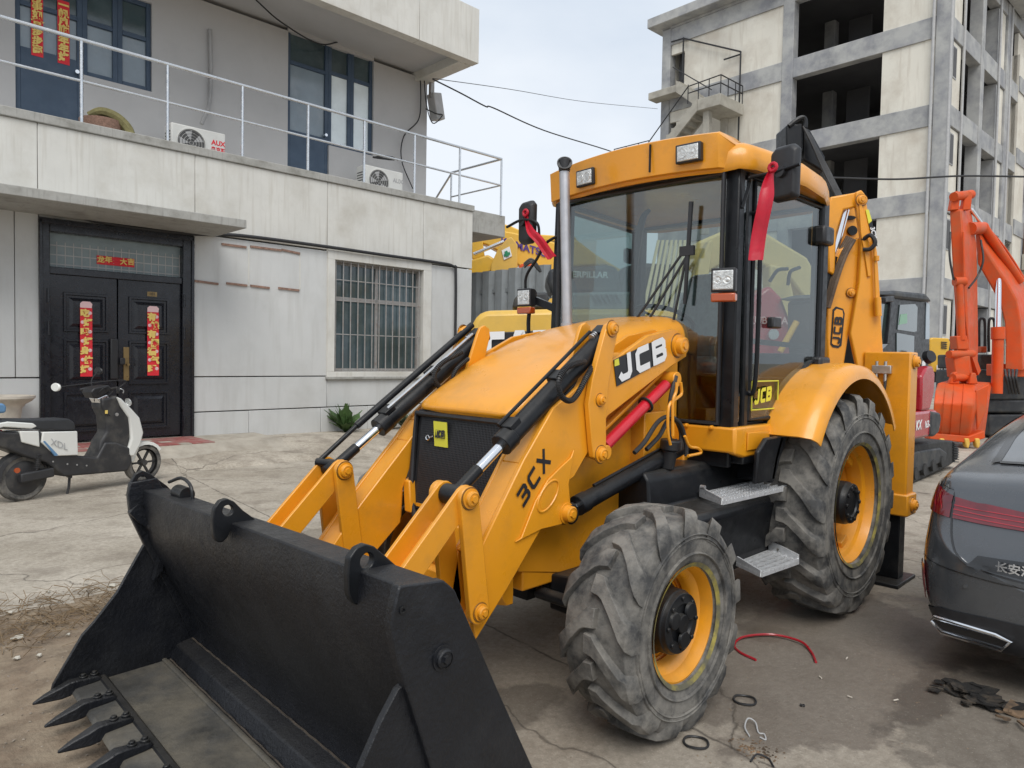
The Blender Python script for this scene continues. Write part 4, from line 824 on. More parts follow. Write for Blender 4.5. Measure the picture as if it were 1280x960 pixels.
MB().box((XC+.0, -1.95, 4.25), (6, -.26, 4.42)).build('balcony_floor', 'parapet_cap', bd)
mb = MB(); mb.box((-7.98, -2.6, 4.30), (XC-.03, -.10, 4.78)); mb.build('landing_slab', 'parapet_cap', bd, bev=.012)
# window surround and panels beside it
wx0, wx1, wz0, wz1 = -3.46, -5.82, 1.17, 3.49
for a, b_, c, d in ((wx1, wx0, wz0, wz0+.12), (wx1, wx0, wz1-.16, wz1), (wx1, wx1+.20, wz0+.12, wz1-.16), (wx0-.15, wx0, wz0+.12, wz1-.16)):
    MB().box((a, -.30, c), (b_, .035, d)).build('window_surround', 'parapet', bd, bev=.006)
MB().box((wx1-.02, -.02, wz0-.02), (wx0+.02, .06, wz0+.03)).build('window_sill', 'parapet_cap', bd, bev=.008)
win = MB()
for (a, b_, c, d) in ((-5.63, -5.58, 1.29, 3.33), (-3.66, -3.61, 1.29, 3.33), (-5.58, -3.66, 1.29, 1.35), (-5.58, -3.66, 3.27, 3.33), (-4.66, -4.60, 1.35, 3.27), (-5.58, -3.66, 2.62, 2.68)): win.box((a, -.22, c), (b_, -.16, d))
wo = win.build('window', 'bar', bd, bev=.003, seg=1)
for a, b_, c, d in ((-5.58, -4.66, 1.35, 2.62), (-4.60, -3.66, 1.35, 2.62), (-5.58, -4.66, 2.68, 3.27), (-4.60, -3.66, 2.68, 3.27)):
    MB().box((a, -.20, c), (b_, -.19, d)).build('pane', 'winglass_dark', wo)
for i in range(13): x = -3.66-(i+.0)*.1575; MB().cyl((x, -.03, 1.29), (x, -.03, 3.33), .011, n=8).build('window_bar', 'bar', wo)
for z in (1.32, 1.98, 2.60, 2.98, 3.31): MB().cyl((-3.62, -.045, z), (-5.60, -.045, z), .010, n=8).build('window_rail', 'bar', wo)
# ---- black double door
dr = MB()
for a, b_, c, d, o in ((.845, .96, .27, 3.36, .03), (-1.09, -.935, .27, 3.36, .03), (-.935, .845, 3.24, 3.36, .03), (-.935, .845, 2.66, 2.76, .0)): dr.box((a, -.2, c), (b_, o, d))
for a, b_ in ((.93, .975), (-1.105, -1.06)): dr.box((a, -.2, .25), (b_, .055, 3.40))
dr.box((-1.105, -.2, 3.345), (.975, .055, 3.42))
do = dr.build('double_door', 'door_black', bd, bev=.008)
MB().box((-.935, -.10, 2.76), (.845, -.09, 3.24)).build('transom_pane', 'frosted', do)
lat = MB()
for i in range(18): lat.box((-.93+i*.104, -.092, 2.77), (-.918+i*.104, -.084, 3.12))
for k in range(3): lat.box((-.93, -.091, 2.80+.13*k), (.84, -.085, 2.815+.13*k))
lat.build('transom_lattice', 'conduit', do)
for x0, x1, hs in ((.84, -.02, 1), (-.03, -.93, -1)):
    MB().box((x1+.004, -.14, .30), (x0-.004, -.04, 2.66)).build('door_leaf', 'door_black', do, bev=.004)
    for z0, z1 in ((1.86, 2.42), (1.10, 1.76), (.42, 1.0)):
        c0, c1 = (x0+x1)/2-.23*1-.02*hs, (x0+x1)/2+.23-.02*hs
        m = MB()
        def rr(d, n, zz0=z0, zz1=z1): return [V((c0-.06+d, n, zz0+d)), V((c1+.06-d, n, zz0+d)), V((c1+.06-d, n, zz1-d)), V((c0-.06+d, n, zz1-d))]
        m.loft([rr(0, -.04), rr(.008, -.012), rr(.035, -.012), rr(.045, -.035), rr(.075, -.035), rr(.12, .0), rr(.14, .0), rr(.2, .001)])
        m.build('door_panel', 'door_black', do, smooth=False)
for x, z in ((.87, 2.35), (.87, 1.9), (-.955, 2.4), (-.955, 1.9), (-.955, .5)): MB().cyl((x, .045, z-.1), (x, .045, z+.1), .016, n=12).build('hinge', 'door_black', do)
lk = MB().box((-.02, -.03, 1.18), (.09, .03, 1.78)).build('smart_lock', 'plastic', do, bev=.02, seg=3)
MB().box((-.10, .03, 1.40), (-.03, .07, 1.50)).build('door_handle', 'plastic', do, bev=.012)
MB().box((-.20, -.035, 1.16), (-.10, -.02, 1.66)).build('lock_plate', 'brass', do, bev=.004); MB().cyl((-.15, -.02, 1.40), (-.15, .04, 1.40), .02, n=14).build('lock_knob', 'brass', do)
MB().box((-.575, -.04, 2.44), (-.435, -.033, 2.51)).build('number_plate', 'brass', do)
text('101', 'number', 'sticker_black', do, (-.505, -.033, 2.475), (-1, 0, 0), (0, 0, 1), .06, bold=.01)
def scroll(name_label, s, x, n, zt, zb, w, group='red paper couplets', horizontal=False, face=True):
    o = thing('red_scroll', name_label, 'scroll', Bw(x, n, zb), BRZ, group)
    h = zt-zb; m = MB()
    N = 10; m.loft([[V((-w/2, .0+.004*math.sin(k*1.7), h*k/N)), V((w/2, .0+.004*math.sin(k*1.7+1), h*k/N)), V((w/2, .004+.004*math.sin(k*1.7+1), h*k/N)), V((-w/2, .004+.004*math.sin(k*1.7), h*k/N))] for k in range(N+1)])
    m.build('paper_strip', 'paper', o)
    if horizontal:
        for k, ch in enumerate(s):
            if ch != ' ': text(ch, 'lettering', 'gold', o, ((w/2-(k+.5)*w/len(s)), .012, h*(.5+.06*math.sin(k*2))), (-1, 0, 0), (0, 0, 1), w/len(s)*.98, bold=.035)
    else:
        for k, ch in enumerate(s):
            zz = h-(k+.62)*h/(len(s)+.35); text(ch, 'lettering', 'gold', o, (w*.13*(1 if k % 2 == 0 else -1) if face else 0, .012, zz), (-1, 0, 0), (0, 0, 1), w*(.74 if face else .85), bold=.06)
            if face:
                q = MB(); cx = -w*.30*(1 if k % 2 == 0 else -1); q.lathe([(0, .026), (.002, .02), (.002, 0)], (cx, .009, zz+.01), (0, 1, 0), 10); q.build('print_mark', 'pinkprint', o)
    if face and not horizontal:      # a plain pale cap on top of the strip
        MB().prism([V((-w*.45, .002, h)), V((-w*.5, .002, h+.06)), V((-w*.3, .002, h+.09)), V((w*.3, .002, h+.09)), V((w*.5, .002, h+.06)), V((w*.5, .002, h))], (0, .006, 0)).build('paper_top', 'pinkprint', o)
    return o
a, b_ = Bp(99, 383, .0), Bp(116, 469, 0); scroll('red paper couplet strip on the left leaf of the black door', '吃好喝好身体好', (a.x+b_.x)/2, .01, 2.21, 1.225, .155)
a, b_ = Bp(183, 388, .0), Bp(199, 468, 0); scroll('red paper couplet strip on the right leaf of the black door', '有钱有闲福气旺', (a.x+b_.x)/2, .01, 2.20, 1.235, .165)
a, b_ = Bp(121, 319, -.08), Bp(168, 336, -.08); scroll('small red banner across the glass above the black door', '龙年 大吉', (a.x+b_.x)/2, -.085, a.z, b_.z+.02, a.x-b_.x, horizontal=True)
# canopy, cable, signboard traces
MB().box((-1.43, -.02, 3.455), (6, 1.2, 3.58)).build('canopy', 'parapet_cap', bd, bev=.01)
cb = MB(); pts = [Bp(0, 250, .03), Bp(60, 262, .03), Bp(130, 281, .03), Bp(230, 294, .03), Bp(300, 297, .03), Bp(410, 311, .05), Bp(480, 321, .06), Bp(545, 330, .04), Bp(566, 335, .03), Bp(569, 345, .03), Bp(568, 452, .03)]
cb.tube(spline([p+V((0, .02, .03 if i < 9 else 0)) for i, p in enumerate(pts)], 5), .03, 8); cb.build('pipe_run', 'cable', bd)
for k, (x0, y0, x1, y1) in enumerate(((277, 305, 308, 309), (313, 308, 352, 313), (352, 312, 375, 317), (243, 351, 273, 355), (283, 354, 309, 357), (313, 357, 337, 360), (348, 360, 374, 363))):
    p, q = Bp(x0, y0, .012), Bp(x1, y1, .012); MB().bar(p, q, .02, .035).build('sign_bracket', 'rust', bd)
for x0, y0, x1, y1 in ((311, 308, 311, 358), (375, 316, 375, 362)): MB().bar(Bp(x0, y0, .004), Bp(x1, y1, .004), .02, .008, up=(0, 1, 0)).build('glue_trace', 'parapet', bd)
# ---- upper floor
NU = -1.65
ux = lambda px, py: Bp(px, py, NU)
for x0, x1 in ((6, 1.62), (.10-.0, -2.60), (-4.73, XC)): pass
dl = [ux(19, 60).x, ux(104, 60).x, ux(190, 60).x, ux(360, 100).x, ux(412, 110).x, ux(467, 120).x]
floor_z, ceil_z = 4.42, 7.9
def up(x0, x1, z0, z1): a, b_ = min(x0, x1), max(x0, x1); MB().box((a, NU-.25, z0), (b_, NU, z1)).build('upper_wall', 'render_up', bd)
wz = ux(190, 115).z; tz2 = ux(360, 33).z
up(6, dl[0], floor_z, ceil_z); up(dl[1], dl[2], floor_z, wz); up(dl[2], dl[3], floor_z, ceil_z); up(dl[3], dl[5], tz2, ceil_z); up(dl[4], dl[5], floor_z, ux(467, 195).z); up(dl[5], XC, floor_z, ceil_z); up(dl[0], dl[2], 7.55, ceil_z)
def leaf(x0, x1, z0, zg0, zg1, z1, nm, gl='winglass'):
    a, b_ = min(x0, x1), max(x0, x1); m = MB(); n0, n1 = NU-.12, NU-.05; f = .075
    for q in ((a, a+f, z0, z1), (b_-f, b_, z0, z1), (a+f, b_-f, z1-f, z1), (a+f, b_-f, zg1, zg1+f), (a+f, b_-f, z0, zg0)): m.box((q[0], n0, q[2]), (q[1], n1, q[3]))
    o = m.build(nm, 'blue_frame', bd, bev=.006)
    MB().box((a+f, n0+.02, zg0), (b_-f, n0+.03, zg1)).build('pane', gl, o)
    if zg1+f < z1-f-.05: MB().box((a+f, n0+.02, zg1+f), (b_-f, n0+.03, z1-f)).build('pane', 'winglass_dark', o)
    return o
zg = ux(60, 70).z
d1 = leaf(dl[0], dl[1], floor_z, ux(50, 62).z, 6.9, 7.55, 'balcony_door')
m = MB(); m.cyl((dl[1]+.09, NU-.05, ux(96, 90).z), (dl[1]+.09, NU+.03, ux(96, 90).z), .03); m.build('door_knob', 'chrome', d1)
xm = (dl[1]+dl[2])/2
for x0, x1 in ((dl[1], xm), (xm, dl[2])): leaf(x0, x1, wz, wz+.08, 6.9, 7.55, 'window')
d2 = leaf(dl[3], dl[4], floor_z, ux(380, 165).z, ux(385, 85).z, tz2, 'balcony_door')
m = MB(); m.cyl((dl[4]+.08, NU-.05, ux(407, 169).z), (dl[4]+.08, NU+.03, ux(407, 169).z), .03); m.build('door_knob', 'chrome', d2)
xm = (dl[4]+dl[5])/2; wzb = ux(467, 195).z
for x0, x1 in ((dl[4], xm), (xm, dl[5])): leaf(x0, x1, wzb, wzb+.09, ux(440, 100).z, tz2, 'window', 'winglass_bright')
a = ux(40, 60); b_ = ux(55, 68); scroll('red couplet strip on the balcony door pane, nearer the wall edge', '万事如意步步高', (a.x+b_.x)/2, NU-.05, 7.15, ux(50, 70).z, a.x-b_.x, face=False)
a = ux(73, 70); b_ = ux(88, 78); scroll('red couplet strip on the balcony door pane, nearer the door knob', '一帆风顺年年好', (a.x+b_.x)/2, NU-.05, 7.15, ux(80, 79).z, a.x-b_.x, face=False)
# roof slab with deep fascia
for x0, x1 in ((6, 2.2), (2.2, -1.6), (-1.6, -5.4), (-5.4, XC-.03)): panel(x0, x1, 7.80, 8.93, -.14, .08, 'parapet', 'fascia_panel')
MB().box((XC-.0, -7, 7.98), (6, -.14, 8.9)).build('roof_slab', 'render_up', bd); MB().box((XC-.0, -2.6, 7.79), (XC+.35, -.14, 8.9)).build('roof_edge_beam', 'parapet', bd, bev=.01); 
MB().box((XC-.02, -7, 7.8), (XC+.3, -2.6, 8.88)).build('roof_edge_beam', 'parapet', bd, bev=.01)
# railing
PX = [5.2, 4.0, 2.8, 1.6, .42, -.75, -1.93, -3.12, -4.28, -5.45, -6.63, -7.84]
rl = thing('balcony_railing', 'stainless steel tube railing along the edge of the balcony', 'railing', Bw(0, -.10, 4.8), BRZ)
def rp_(x, n, z): return V((x, n+.10, z-4.8))
for z, r in ((6.02, .028), (5.44, .020)): MB().tube([rp_(5.6, -.1, z), rp_(-7.84, -.1, z)], r, 10).build('rail', 'stainless', rl); MB().tube([rp_(-7.84, -.1, z), rp_(-7.84, -1.85, z)], r*.9, 10).build('rail', 'stainless', rl)
for x in PX: MB().cyl(rp_(x, -.1, 4.8 if x > -7 else 4.76), rp_(x, -.1, 6.0), .024, n=10).build('post', 'stainless', rl)
MB().cyl(rp_(-7.84, -1.85, 4.78), rp_(-7.84, -1.85, 6.02), .022, n=10).build('post', 'stainless', rl)
MB().cyl(rp_(-7.84, -1.85, 6.0), rp_(-7.84, -3.0, 5.0), .024, n=10).build('rail', 'stainless', rl)
# air conditioners
def aircon(px0, px1, py, n, label, logo, stuff=False):
    a, b_ = Bp(px0, py, n), Bp(px1, py, n); w = abs(a.x-b_.x); h = w*.62; zb = 4.42
    ztop = a.z; zb = max(4.42, ztop-h)
    o = thing('air_conditioner', label, 'air conditioner', Bw((a.x+b_.x)/2, n, zb), BRZ, 'air conditioner units on the balcony'); h = ztop-zb
    MB().box((-w/2, -.32, .0), (w/2, 0, h)).build('casing', 'ac', o, bev=.02)
    fc = (w*.14, 0, h*.5); r = h*.42
    MB().lathe([(-.002, r*1.06), (.012, r*1.06), (.014, r*.98), (.003, r*.97)], fc, (0, 1, 0), 32).build('fan_ring', 'ac', o)
    MB().lathe([(.003, r*.97), (.004, 0)], fc, (0, 1, 0), 32).build('fan_recess', 'acdark', o)
    for k in range(9): MB().lathe([(.006, r*(.12+.1*k)), (.012, r*(.12+.1*k)+.003), (.006, r*(.12+.1*k)+.006)], fc, (0, 1, 0), 28).build('guard_ring', 'acdark' if k % 2 else 'ac', o)
    for k in range(5):
        an = 2*math.pi*k/5; MB().prism([V((fc[0]+r*q*math.cos(an+d), .005, fc[2]+r*q*math.sin(an+d))) for q, d in ((.15, 0), (.85, -.25), (.9, .35))], (0, .002, 0)).build('fan_blade', 'conduit', o)
    for k in range(7): MB().box((w/2-.002, -.28, h*(.2+.09*k)), (w/2+.004, -.04, h*(.2+.09*k)+.02)).build('grille_slot', 'acdark', o)
    text(logo, 'lettering', 'paper' if not stuff else 'conduit', o, (-w*.36, .0, h*.66), (-1, 0, 0), (0, 0, 1), h*.2, bold=.03)
    if not stuff: text('奥克斯', 'lettering', 'paper', o, (-w*.36, .0, h*.46), (-1, 0, 0), (0, 0, 1), h*.15, bold=.02)
    for x in (-w*.38, w*.38): MB().box((x-.03, -.34, -.06), (x+.03, .02, 0)).build('foot', 'acdark', o)
    return o
aircon(214, 282, 152, -.95, 'white air conditioner unit with red lettering and corrugated pipe on the balcony', 'AUX')
ac2 = aircon(456, 504, 205, -.95, 'white air conditioner unit with a black cable coil on top near the balcony end', 'AUX', True)
hz = MB(); c = Bp(481, 203, -1.05); q = [V((c.x+.25*math.cos(t)*(1-.1*math.sin(3*t)), c.y+.1*math.sin(t), c.z+.05+.07*abs(math.sin(t*.5)))) for t in [k*.35 for k in range(40)]]
cc = hz.tube([Bw(p.x, p.y, p.z) for p in q], .022, 6).build('cable_coil', 'cable'); tag(cc, 'black cable coil lying on top of the air conditioner at the balcony end', 'cable')
cp_ = coil([Bw(*ux(261, 38)+V((0, .05, 0)) if False else (ux(261, 38).x, NU+.05, ux(261, 38).z)), Bw(ux(262, 90).x, NU+.06, ux(262, 90).z), Bw(ux(259, 130).x, NU+.1, ux(259, 130).z), Bw(Bp(252, 155, -1.2).x, -1.2, Bp(252, 155, -1.2).z)], .035, 'insulated_pipe', None, 8); cp_.data.materials.clear(); cp_.data.materials.append(M['conduit']); tag(cp_, 'grey wrapped pipe running down the upper wall to the air conditioner', 'pipe')
# basket on the balcony edge
bk = thing('basket', 'brown basket with a folded olive cloth on the balcony beside the railing post', 'basket', Bw(Bp(127, 155, -.5).x, -.5, 4.62), BRZ)
M['wicker'] = mat('brown woven basket', (.25, .15, .11), .85, var=.3, vscale=40, bump=.6, bscale=60)
M['olive'] = mat('olive cloth', (.20, .18, .08), .9, var=.3, vscale=12, bump=.4)
MB().lathe([(0, .20), (.12, .27), (.42, .30), (.43, .27), (.15, .22)], (0, 0, 0), (0, 0, 1), 24).build('basket_body', 'wicker', bk)
MB().tube(spline([V(p) for p in ((.2, .1, .44), (.05, .16, .52), (-.15, .18, .48), (-.30, .2, .34), (-.36, .22, .16), (-.50, .24, .10))]), .08, 8, rf=lambda t: .05+.03*math.sin(t*3)).build('folded_cloth', 'olive', bk)
# floodlight box under the eaves and loose wires
fl = thing('floodlight', 'grey floodlight box fixed under the roof corner above the balcony end', 'light', Bw(XC-.02, -1.5, 7.25), BRZ)
MB().box((-.22, -.10, -.28), (.02, .16, .30), Matrix.Rotation(R_(12), 4, 'Y')).build('lamp_box', 'conduit', fl, bev=.02); MB().box((-.02, -.02, .2), (.08, .06, .6)).build('bracket', 'bar', fl)
for k, (pts, r, lb) in enumerate((
    ([Bp(320, 0, -1.0), Bp(352, 28, -1.2), Bp(400, 55, -1.5), Bp(440, 52, -1.58), Bp(524, 72, -1.58)], .014, 'loose wire sagging under the roof above the balcony door'),
    ([Bp(524, 75, -1.55), Bp(526, 120, -1.56), Bp(523, 150, -1.56), Bp(505, 170, -1.56), Bp(502, 200, -1.56), Bp(516, 236, -1.56)], .014, 'wire running down the upper wall near the corner'),
    ([Bp(530, 96, -1.5), Bp(533, 130, -1.45), Bp(541, 154, -1.3), Bp(553, 144, -1.3), Bp(545, 142, -1.35), Bp(532, 136, -1.5)], .013, 'loose wire looping out past the upper wall corner'))):
    o = MB().tube([Bw(*p) for p in spline(pts, 6)], r, 6).build('wire', 'cable'); tag(o, lb, 'wire')
def skyline(pts, r, lab, deps):
    o = MB().tube(spline([D(x, y, d) for (x, y), d in zip(pts, deps)], 8), r, 6).build('overhead_cable', 'cable'); tag(o, lab, 'cable')
skyline([(541, 99), (575, 116), (607, 133), (617, 135), (680, 163), (766, 190), (830, 215)], .016, 'overhead cable sagging across the sky behind the cab roof', (15, 15.5, 16, 16.2, 18, 20, 22))
skyline([(541, 98), (640, 112), (730, 127), (822, 136)], .009, 'thin overhead cable crossing the sky to the concrete building', (15, 20, 26, 33))
skyline([(1040, 222), (1120, 224), (1200, 220), (1290, 221)], .03, 'dark overhead cable crossing in front of the concrete building', (22, 22, 22, 22))

# ================================================================ GROUND
def gh(x, y):
    bx, n = Bl((x, y, 0)); z = 0.0
    edge = 1.80+.10*noise.noise((bx*1.3, 3, 0))+(.9*max(0, -bx-2.6) if bx < -2.6 else 0)*-.12
    if n < edge: z = .035+.17*min(1, max(0, (edge-n)/.95))**.8
    nz_ = noise.noise((x*.7, y*.7, 1))*.012+noise.noise((x*3, y*3, 2))*.004
    d = dirt(x, y)
    if d > 0: z -= .055*min(1, d*8); nz_ = noise.noise((x*2.2, y*2.2, 5))*.030+noise.noise((x*9, y*9, 7))*.014+noise.noise((x*21, y*21, 4))*.009
    k = 1 if n > 1.9 else .8
    z += nz_*k
    if abs(x) < 3 and abs(y) < 1.5 and d <= 0: z = min(z, .002)
    return z
def dirt(x, y):
    w = noise.noise((x*1.5, y*1.5, 9))*.10
    a = y-(-2.62+w+.05*x); b_ = x-(1.12+w); c = .75-y+w*2
    return min(a, b_, c)
def axis(c0, c1, f, lo, hi): 
    out = []; v = c0
    while v > lo: v -= f*(1.35**len(out)); out.append(v)
    out = out[::-1]; v = c0
    while v < c1: out.append(v); v += f
    k = 0
    while v < hi: out.append(v); v += f*(1.35**k); k += 1
    return out
gx, gy = axis(-9, 4.2, .055, -600, 600), axis(-9.4, 3.2, .055, -600, 600)
vsl = [(x, y, gh(x, y) if (-14 < x < 6 and -12 < y < 5) else (-.0)) for x in gx for y in gy]; ny = len(gy)
fsl = [(i*ny+j, (i+1)*ny+j, (i+1)*ny+j+1, i*ny+j+1) for i in range(len(gx)-1) for j in range(ny-1)]
sa, sb = H(845, 900, 2, 0), H(935, 945, 2, 0); _d = (sb-sa).normalized(); SEAM = (sa.x, sa.y, -_d.y, _d.x)
def groundmat():
    m = bpy.data.materials.new('yard concrete'); m.use_nodes = True; nt = m.node_tree; N = nt.nodes; L = nt.links; b = N['Principled BSDF']
    tc = N.new('ShaderNodeTexCoord')
    def nz(sc, det=8, ro=.6): n = N.new('ShaderNodeTexNoise'); n.inputs['Scale'].default_value = sc; n.inputs['Detail'].default_value = det; n.inputs['Roughness'].default_value = ro; L.new(tc.outputs['Object'], n.inputs[0]); return n.outputs[0]
    def rp2(s, a, b_, c0=(0, 0, 0, 1), c1=(1, 1, 1, 1)): r = N.new('ShaderNodeValToRGB'); e = r.color_ramp.elements; e[0].position = a; e[1].position = b_; e[0].color = c0; e[1].color = c1; L.new(s, r.inputs[0]); return r.outputs[0]
    def mix(f, a, b_, bt='MIX', fac=None):
        x = N.new('ShaderNodeMix'); x.data_type = 'RGBA'; x.blend_type = bt
        if f is not None: L.new(f, x.inputs[0])
        else: x.inputs[0].default_value = fac
        for i, q in ((6, a), (7, b_)):
            if isinstance(q, tuple): x.inputs[i].default_value = q
            else: L.new(q, x.inputs[i])
        return x.outputs[2]
    def math_(op, a, b_, c=None):
        x = N.new('ShaderNodeMath'); x.operation = op
        for i, q in enumerate((a, b_, c)):
            if q is None: continue
            if isinstance(q, (int, float)): x.inputs[i].default_value = q
            else: L.new(q, x.inputs[i])
        return x.outputs[0]
    base = rp2(nz(.9), .3, .7, (.33, .29, .235, 1), (.52, .47, .40, 1))
    fine = rp2(nz(30, 8, .75), .3, .7, (.66, .65, .63, 1), (1.16, 1.16, 1.15, 1)); base = mix(None, base, fine, 'MULTIPLY', 1.0)
    blot = rp2(nz(3.1), .50, .66); base = mix(math_('MULTIPLY', rp2(nz(9, 8, .7), .52, .66), .35), base, (.20, .165, .13, 1)); base = mix(math_('MULTIPLY', blot, .5), base, (.17, .14, .11, 1))
    # oily, well used area round the machine (stain with an uneven edge)
    sx = N.new('ShaderNodeSeparateXYZ'); L.new(tc.outputs['Object'], sx.inputs[0])
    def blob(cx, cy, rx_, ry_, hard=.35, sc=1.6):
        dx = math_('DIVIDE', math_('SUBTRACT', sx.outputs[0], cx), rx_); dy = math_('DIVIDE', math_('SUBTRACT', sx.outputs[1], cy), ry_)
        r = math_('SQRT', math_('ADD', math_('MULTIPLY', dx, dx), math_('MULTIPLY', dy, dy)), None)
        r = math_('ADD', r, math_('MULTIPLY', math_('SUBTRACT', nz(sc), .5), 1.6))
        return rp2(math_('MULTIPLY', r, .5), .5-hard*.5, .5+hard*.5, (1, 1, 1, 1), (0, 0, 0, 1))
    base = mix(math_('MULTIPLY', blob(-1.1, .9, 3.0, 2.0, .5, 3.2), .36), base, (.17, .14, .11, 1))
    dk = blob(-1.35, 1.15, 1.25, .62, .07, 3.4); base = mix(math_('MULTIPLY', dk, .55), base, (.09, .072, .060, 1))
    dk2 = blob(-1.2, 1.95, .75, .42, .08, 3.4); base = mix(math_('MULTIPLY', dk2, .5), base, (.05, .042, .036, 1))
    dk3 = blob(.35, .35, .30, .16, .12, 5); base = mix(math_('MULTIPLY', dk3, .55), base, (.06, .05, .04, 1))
    for c in ((-2.3, -4.3, .5, .18), (-1.4, .75, .16, .1), (-.8, -3.0, .9, .25), (-3.2, -3.0, 1.0, .3)):
        base = mix(math_('MULTIPLY', blob(*c, .08, 4), .45), base, (.13, .105, .08, 1))
    spk = rp2(nz(170, 4, .8), .58, .70); base = mix(math_('MULTIPLY', spk, .45), base, (.09, .075, .06, 1)); spk2 = rp2(nz(120, 3, .7), .62, .72); base = mix(math_('MULTIPLY', spk2, .35), base, (.62, .58, .50, 1))
    scr = rp2(nz(7, 10, .8), .60, .63); base = mix(math_('MULTIPLY', scr, .3), base, (.13, .11, .085, 1))
    # joint between two pours, running out from beside the front tyre
    jd = math_('ADD', math_('MULTIPLY', math_('SUBTRACT', sx.outputs[0], SEAM[0]), SEAM[2]), math_('MULTIPLY', math_('SUBTRACT', sx.outputs[1], SEAM[1]), SEAM[3]))
    jd = math_('ABSOLUTE', math_('ADD', jd, math_('MULTIPLY', math_('SUBTRACT', nz(6, 6), .5), .05)), None)
    jm = math_('MULTIPLY', rp2(jd, .0, .012, (1, 1, 1, 1), (0, 0, 0, 1)), rp2(nz(3.3, 4), .35, .5)); base = mix(math_('MULTIPLY', jm, .8), base, (.045, .037, .03, 1))
    # hairline cracks
    v = N.new('ShaderNodeTexVoronoi'); v.feature = 'DISTANCE_TO_EDGE'; v.inputs['Scale'].default_value = .42
    wv = N.new('ShaderNodeMix'); wv.data_type = 'RGBA'; wv.blend_type = 'ADD'; wv.inputs[0].default_value = .35; L.new(tc.outputs['Object'], wv.inputs[6])
    nn = N.new('ShaderNodeTexNoise'); nn.inputs['Scale'].default_value = 2.4; nn.inputs['Detail'].default_value = 5; L.new(tc.outputs['Object'], nn.inputs[0]); L.new(nn.outputs[1], wv.inputs[7]); L.new(wv.outputs[2], v.inputs[0])
    crack = rp2(v.outputs[0], .0, .0045, (1, 1, 1, 1), (0, 0, 0, 1)); base = mix(math_('MULTIPLY', crack, .65), base, (.06, .05, .04, 1))
    L.new(base, b.inputs['Base Color']); rg = rp2(nz(2.2), .35, .7, (.62, .62, .62, 1), (.95, .95, .95, 1)); L.new(math_('SUBTRACT', rg, math_('MULTIPLY', dk, .22)), b.inputs['Roughness'])
    bp = N.new('ShaderNodeBump'); bp.inputs['Strength'].default_value = .55; bp.inputs['Distance'].default_value = .014
    hgt = math_('ADD', math_('ADD', nz(22, 10, .75), math_('MULTIPLY', nz(120, 3, .7), .25)), math_('MULTIPLY', crack, -.6)); L.new(hgt, bp.inputs['Height']); L.new(bp.outputs[0], b.inputs['Normal'])
    b.inputs['Specular IOR Level'].default_value = .3
    return m
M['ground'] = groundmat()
M['dirt'] = mat('bare earth', (.17, .125, .085), .95, var=.3, vscale=7, dirt=(.30, .24, .17), damt=.7, dscale=5, bump=1, bscale=38, fleck=.6)
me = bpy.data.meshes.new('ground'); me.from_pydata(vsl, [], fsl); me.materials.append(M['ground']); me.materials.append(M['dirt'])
for p in me.polygons:
    c = p.center
    if 0 < c.x < 6 and -4 < c.y < 3 and dirt(c.x, c.y) > 0: p.material_index = 1
me.polygons.foreach_set('use_smooth', [True]*len(me.polygons)); me.set_sharp_from_angle(angle=R_(40))
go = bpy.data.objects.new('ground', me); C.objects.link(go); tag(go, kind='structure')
# door slab with red tiles
ds = MB(); N_ = 26
xs = [1.35-(i/N_)*(1.35+2.1) for i in range(N_+1)]
ds.loft([[V((x, -.05, -.05)), V((x, -.05, .27)), V((x, 1.02+.04*noise.noise((x*3, 0, 0)), .262)), V((x, 1.12+.05*noise.noise((x*4, 2, 0)), .20+.03*noise.noise((x*5, 1, 0)))), V((x, 1.42+.06*noise.noise((x*3, 5, 0)), .10)), V((x, 1.75+.05*noise.noise((x*3, 5, 0)), -.05))] for x in xs])
sl_o = tag(ds.build('door_step', 'apron'), 'low rough concrete step in front of the black double door', 'step'); sl_o.location = BO; sl_o.rotation_euler = (0, 0, BRZ)
k = 0
for i in range(12):
    for j in range(6):
        x = .92-i*.165; n = .06+j*.155
        MB().box((x-.160, n, .264), (x, n+.150, .276+.001*((i+j) % 2))).build('tile', 'tile' if (i*7+j*3) % 13 else 'apron', sl_o)
# planter at the left edge
pt_ = thing('stone_planter', 'carved cream stone planter beside the door at the left edge', 'planter', Bw(1.42, .35, .22), BRZ)
MB().lathe([(0, .20), (.10, .22), (.14, .15), (.35, .15), (.60, .18), (.66, .22), (.70, .29), (.74, .33), (.77, .33), (.77, .28), (.70, .24)], (0, 0, 0), (0, 0, 1), 28).build('planter_body', 'stone', pt_)
MB().lathe([(.73, .02), (.74, .27)], (0, 0, 0), (0, 0, 1), 20).build('soil', 'dirt', pt_)
# corrugated fence beyond the corner
fe = thing('corrugated_fence', 'grey corrugated metal sheet fence beyond the building corner', 'fence', Bw(XC-.1, -.9, 0), BRZ)
for s_ in range(6):
    m = MB(); top_, bot_ = [], []
    for i in range(17):
        x = -s_*.96-i*.06; o_ = .0 if i % 4 in (0, 1) else -.035
        top_.append(V((x, o_, 2.95+.02*math.sin(s_)))); bot_.append(V((x, o_, .0)))
    m.loft([top_, bot_], ring_closed=False, caps=False); m.build('sheet', 'fence', fe, smooth=False)
    MB().box((-s_*.96-.03, -.12, 0), (-s_*.96+.03, -.05, 2.9)).build('post', 'fence', fe)
MB().box((-5.9, -.11, 2.5), (0, -.06, 2.58)).build('top_rail', 'fence', fe)
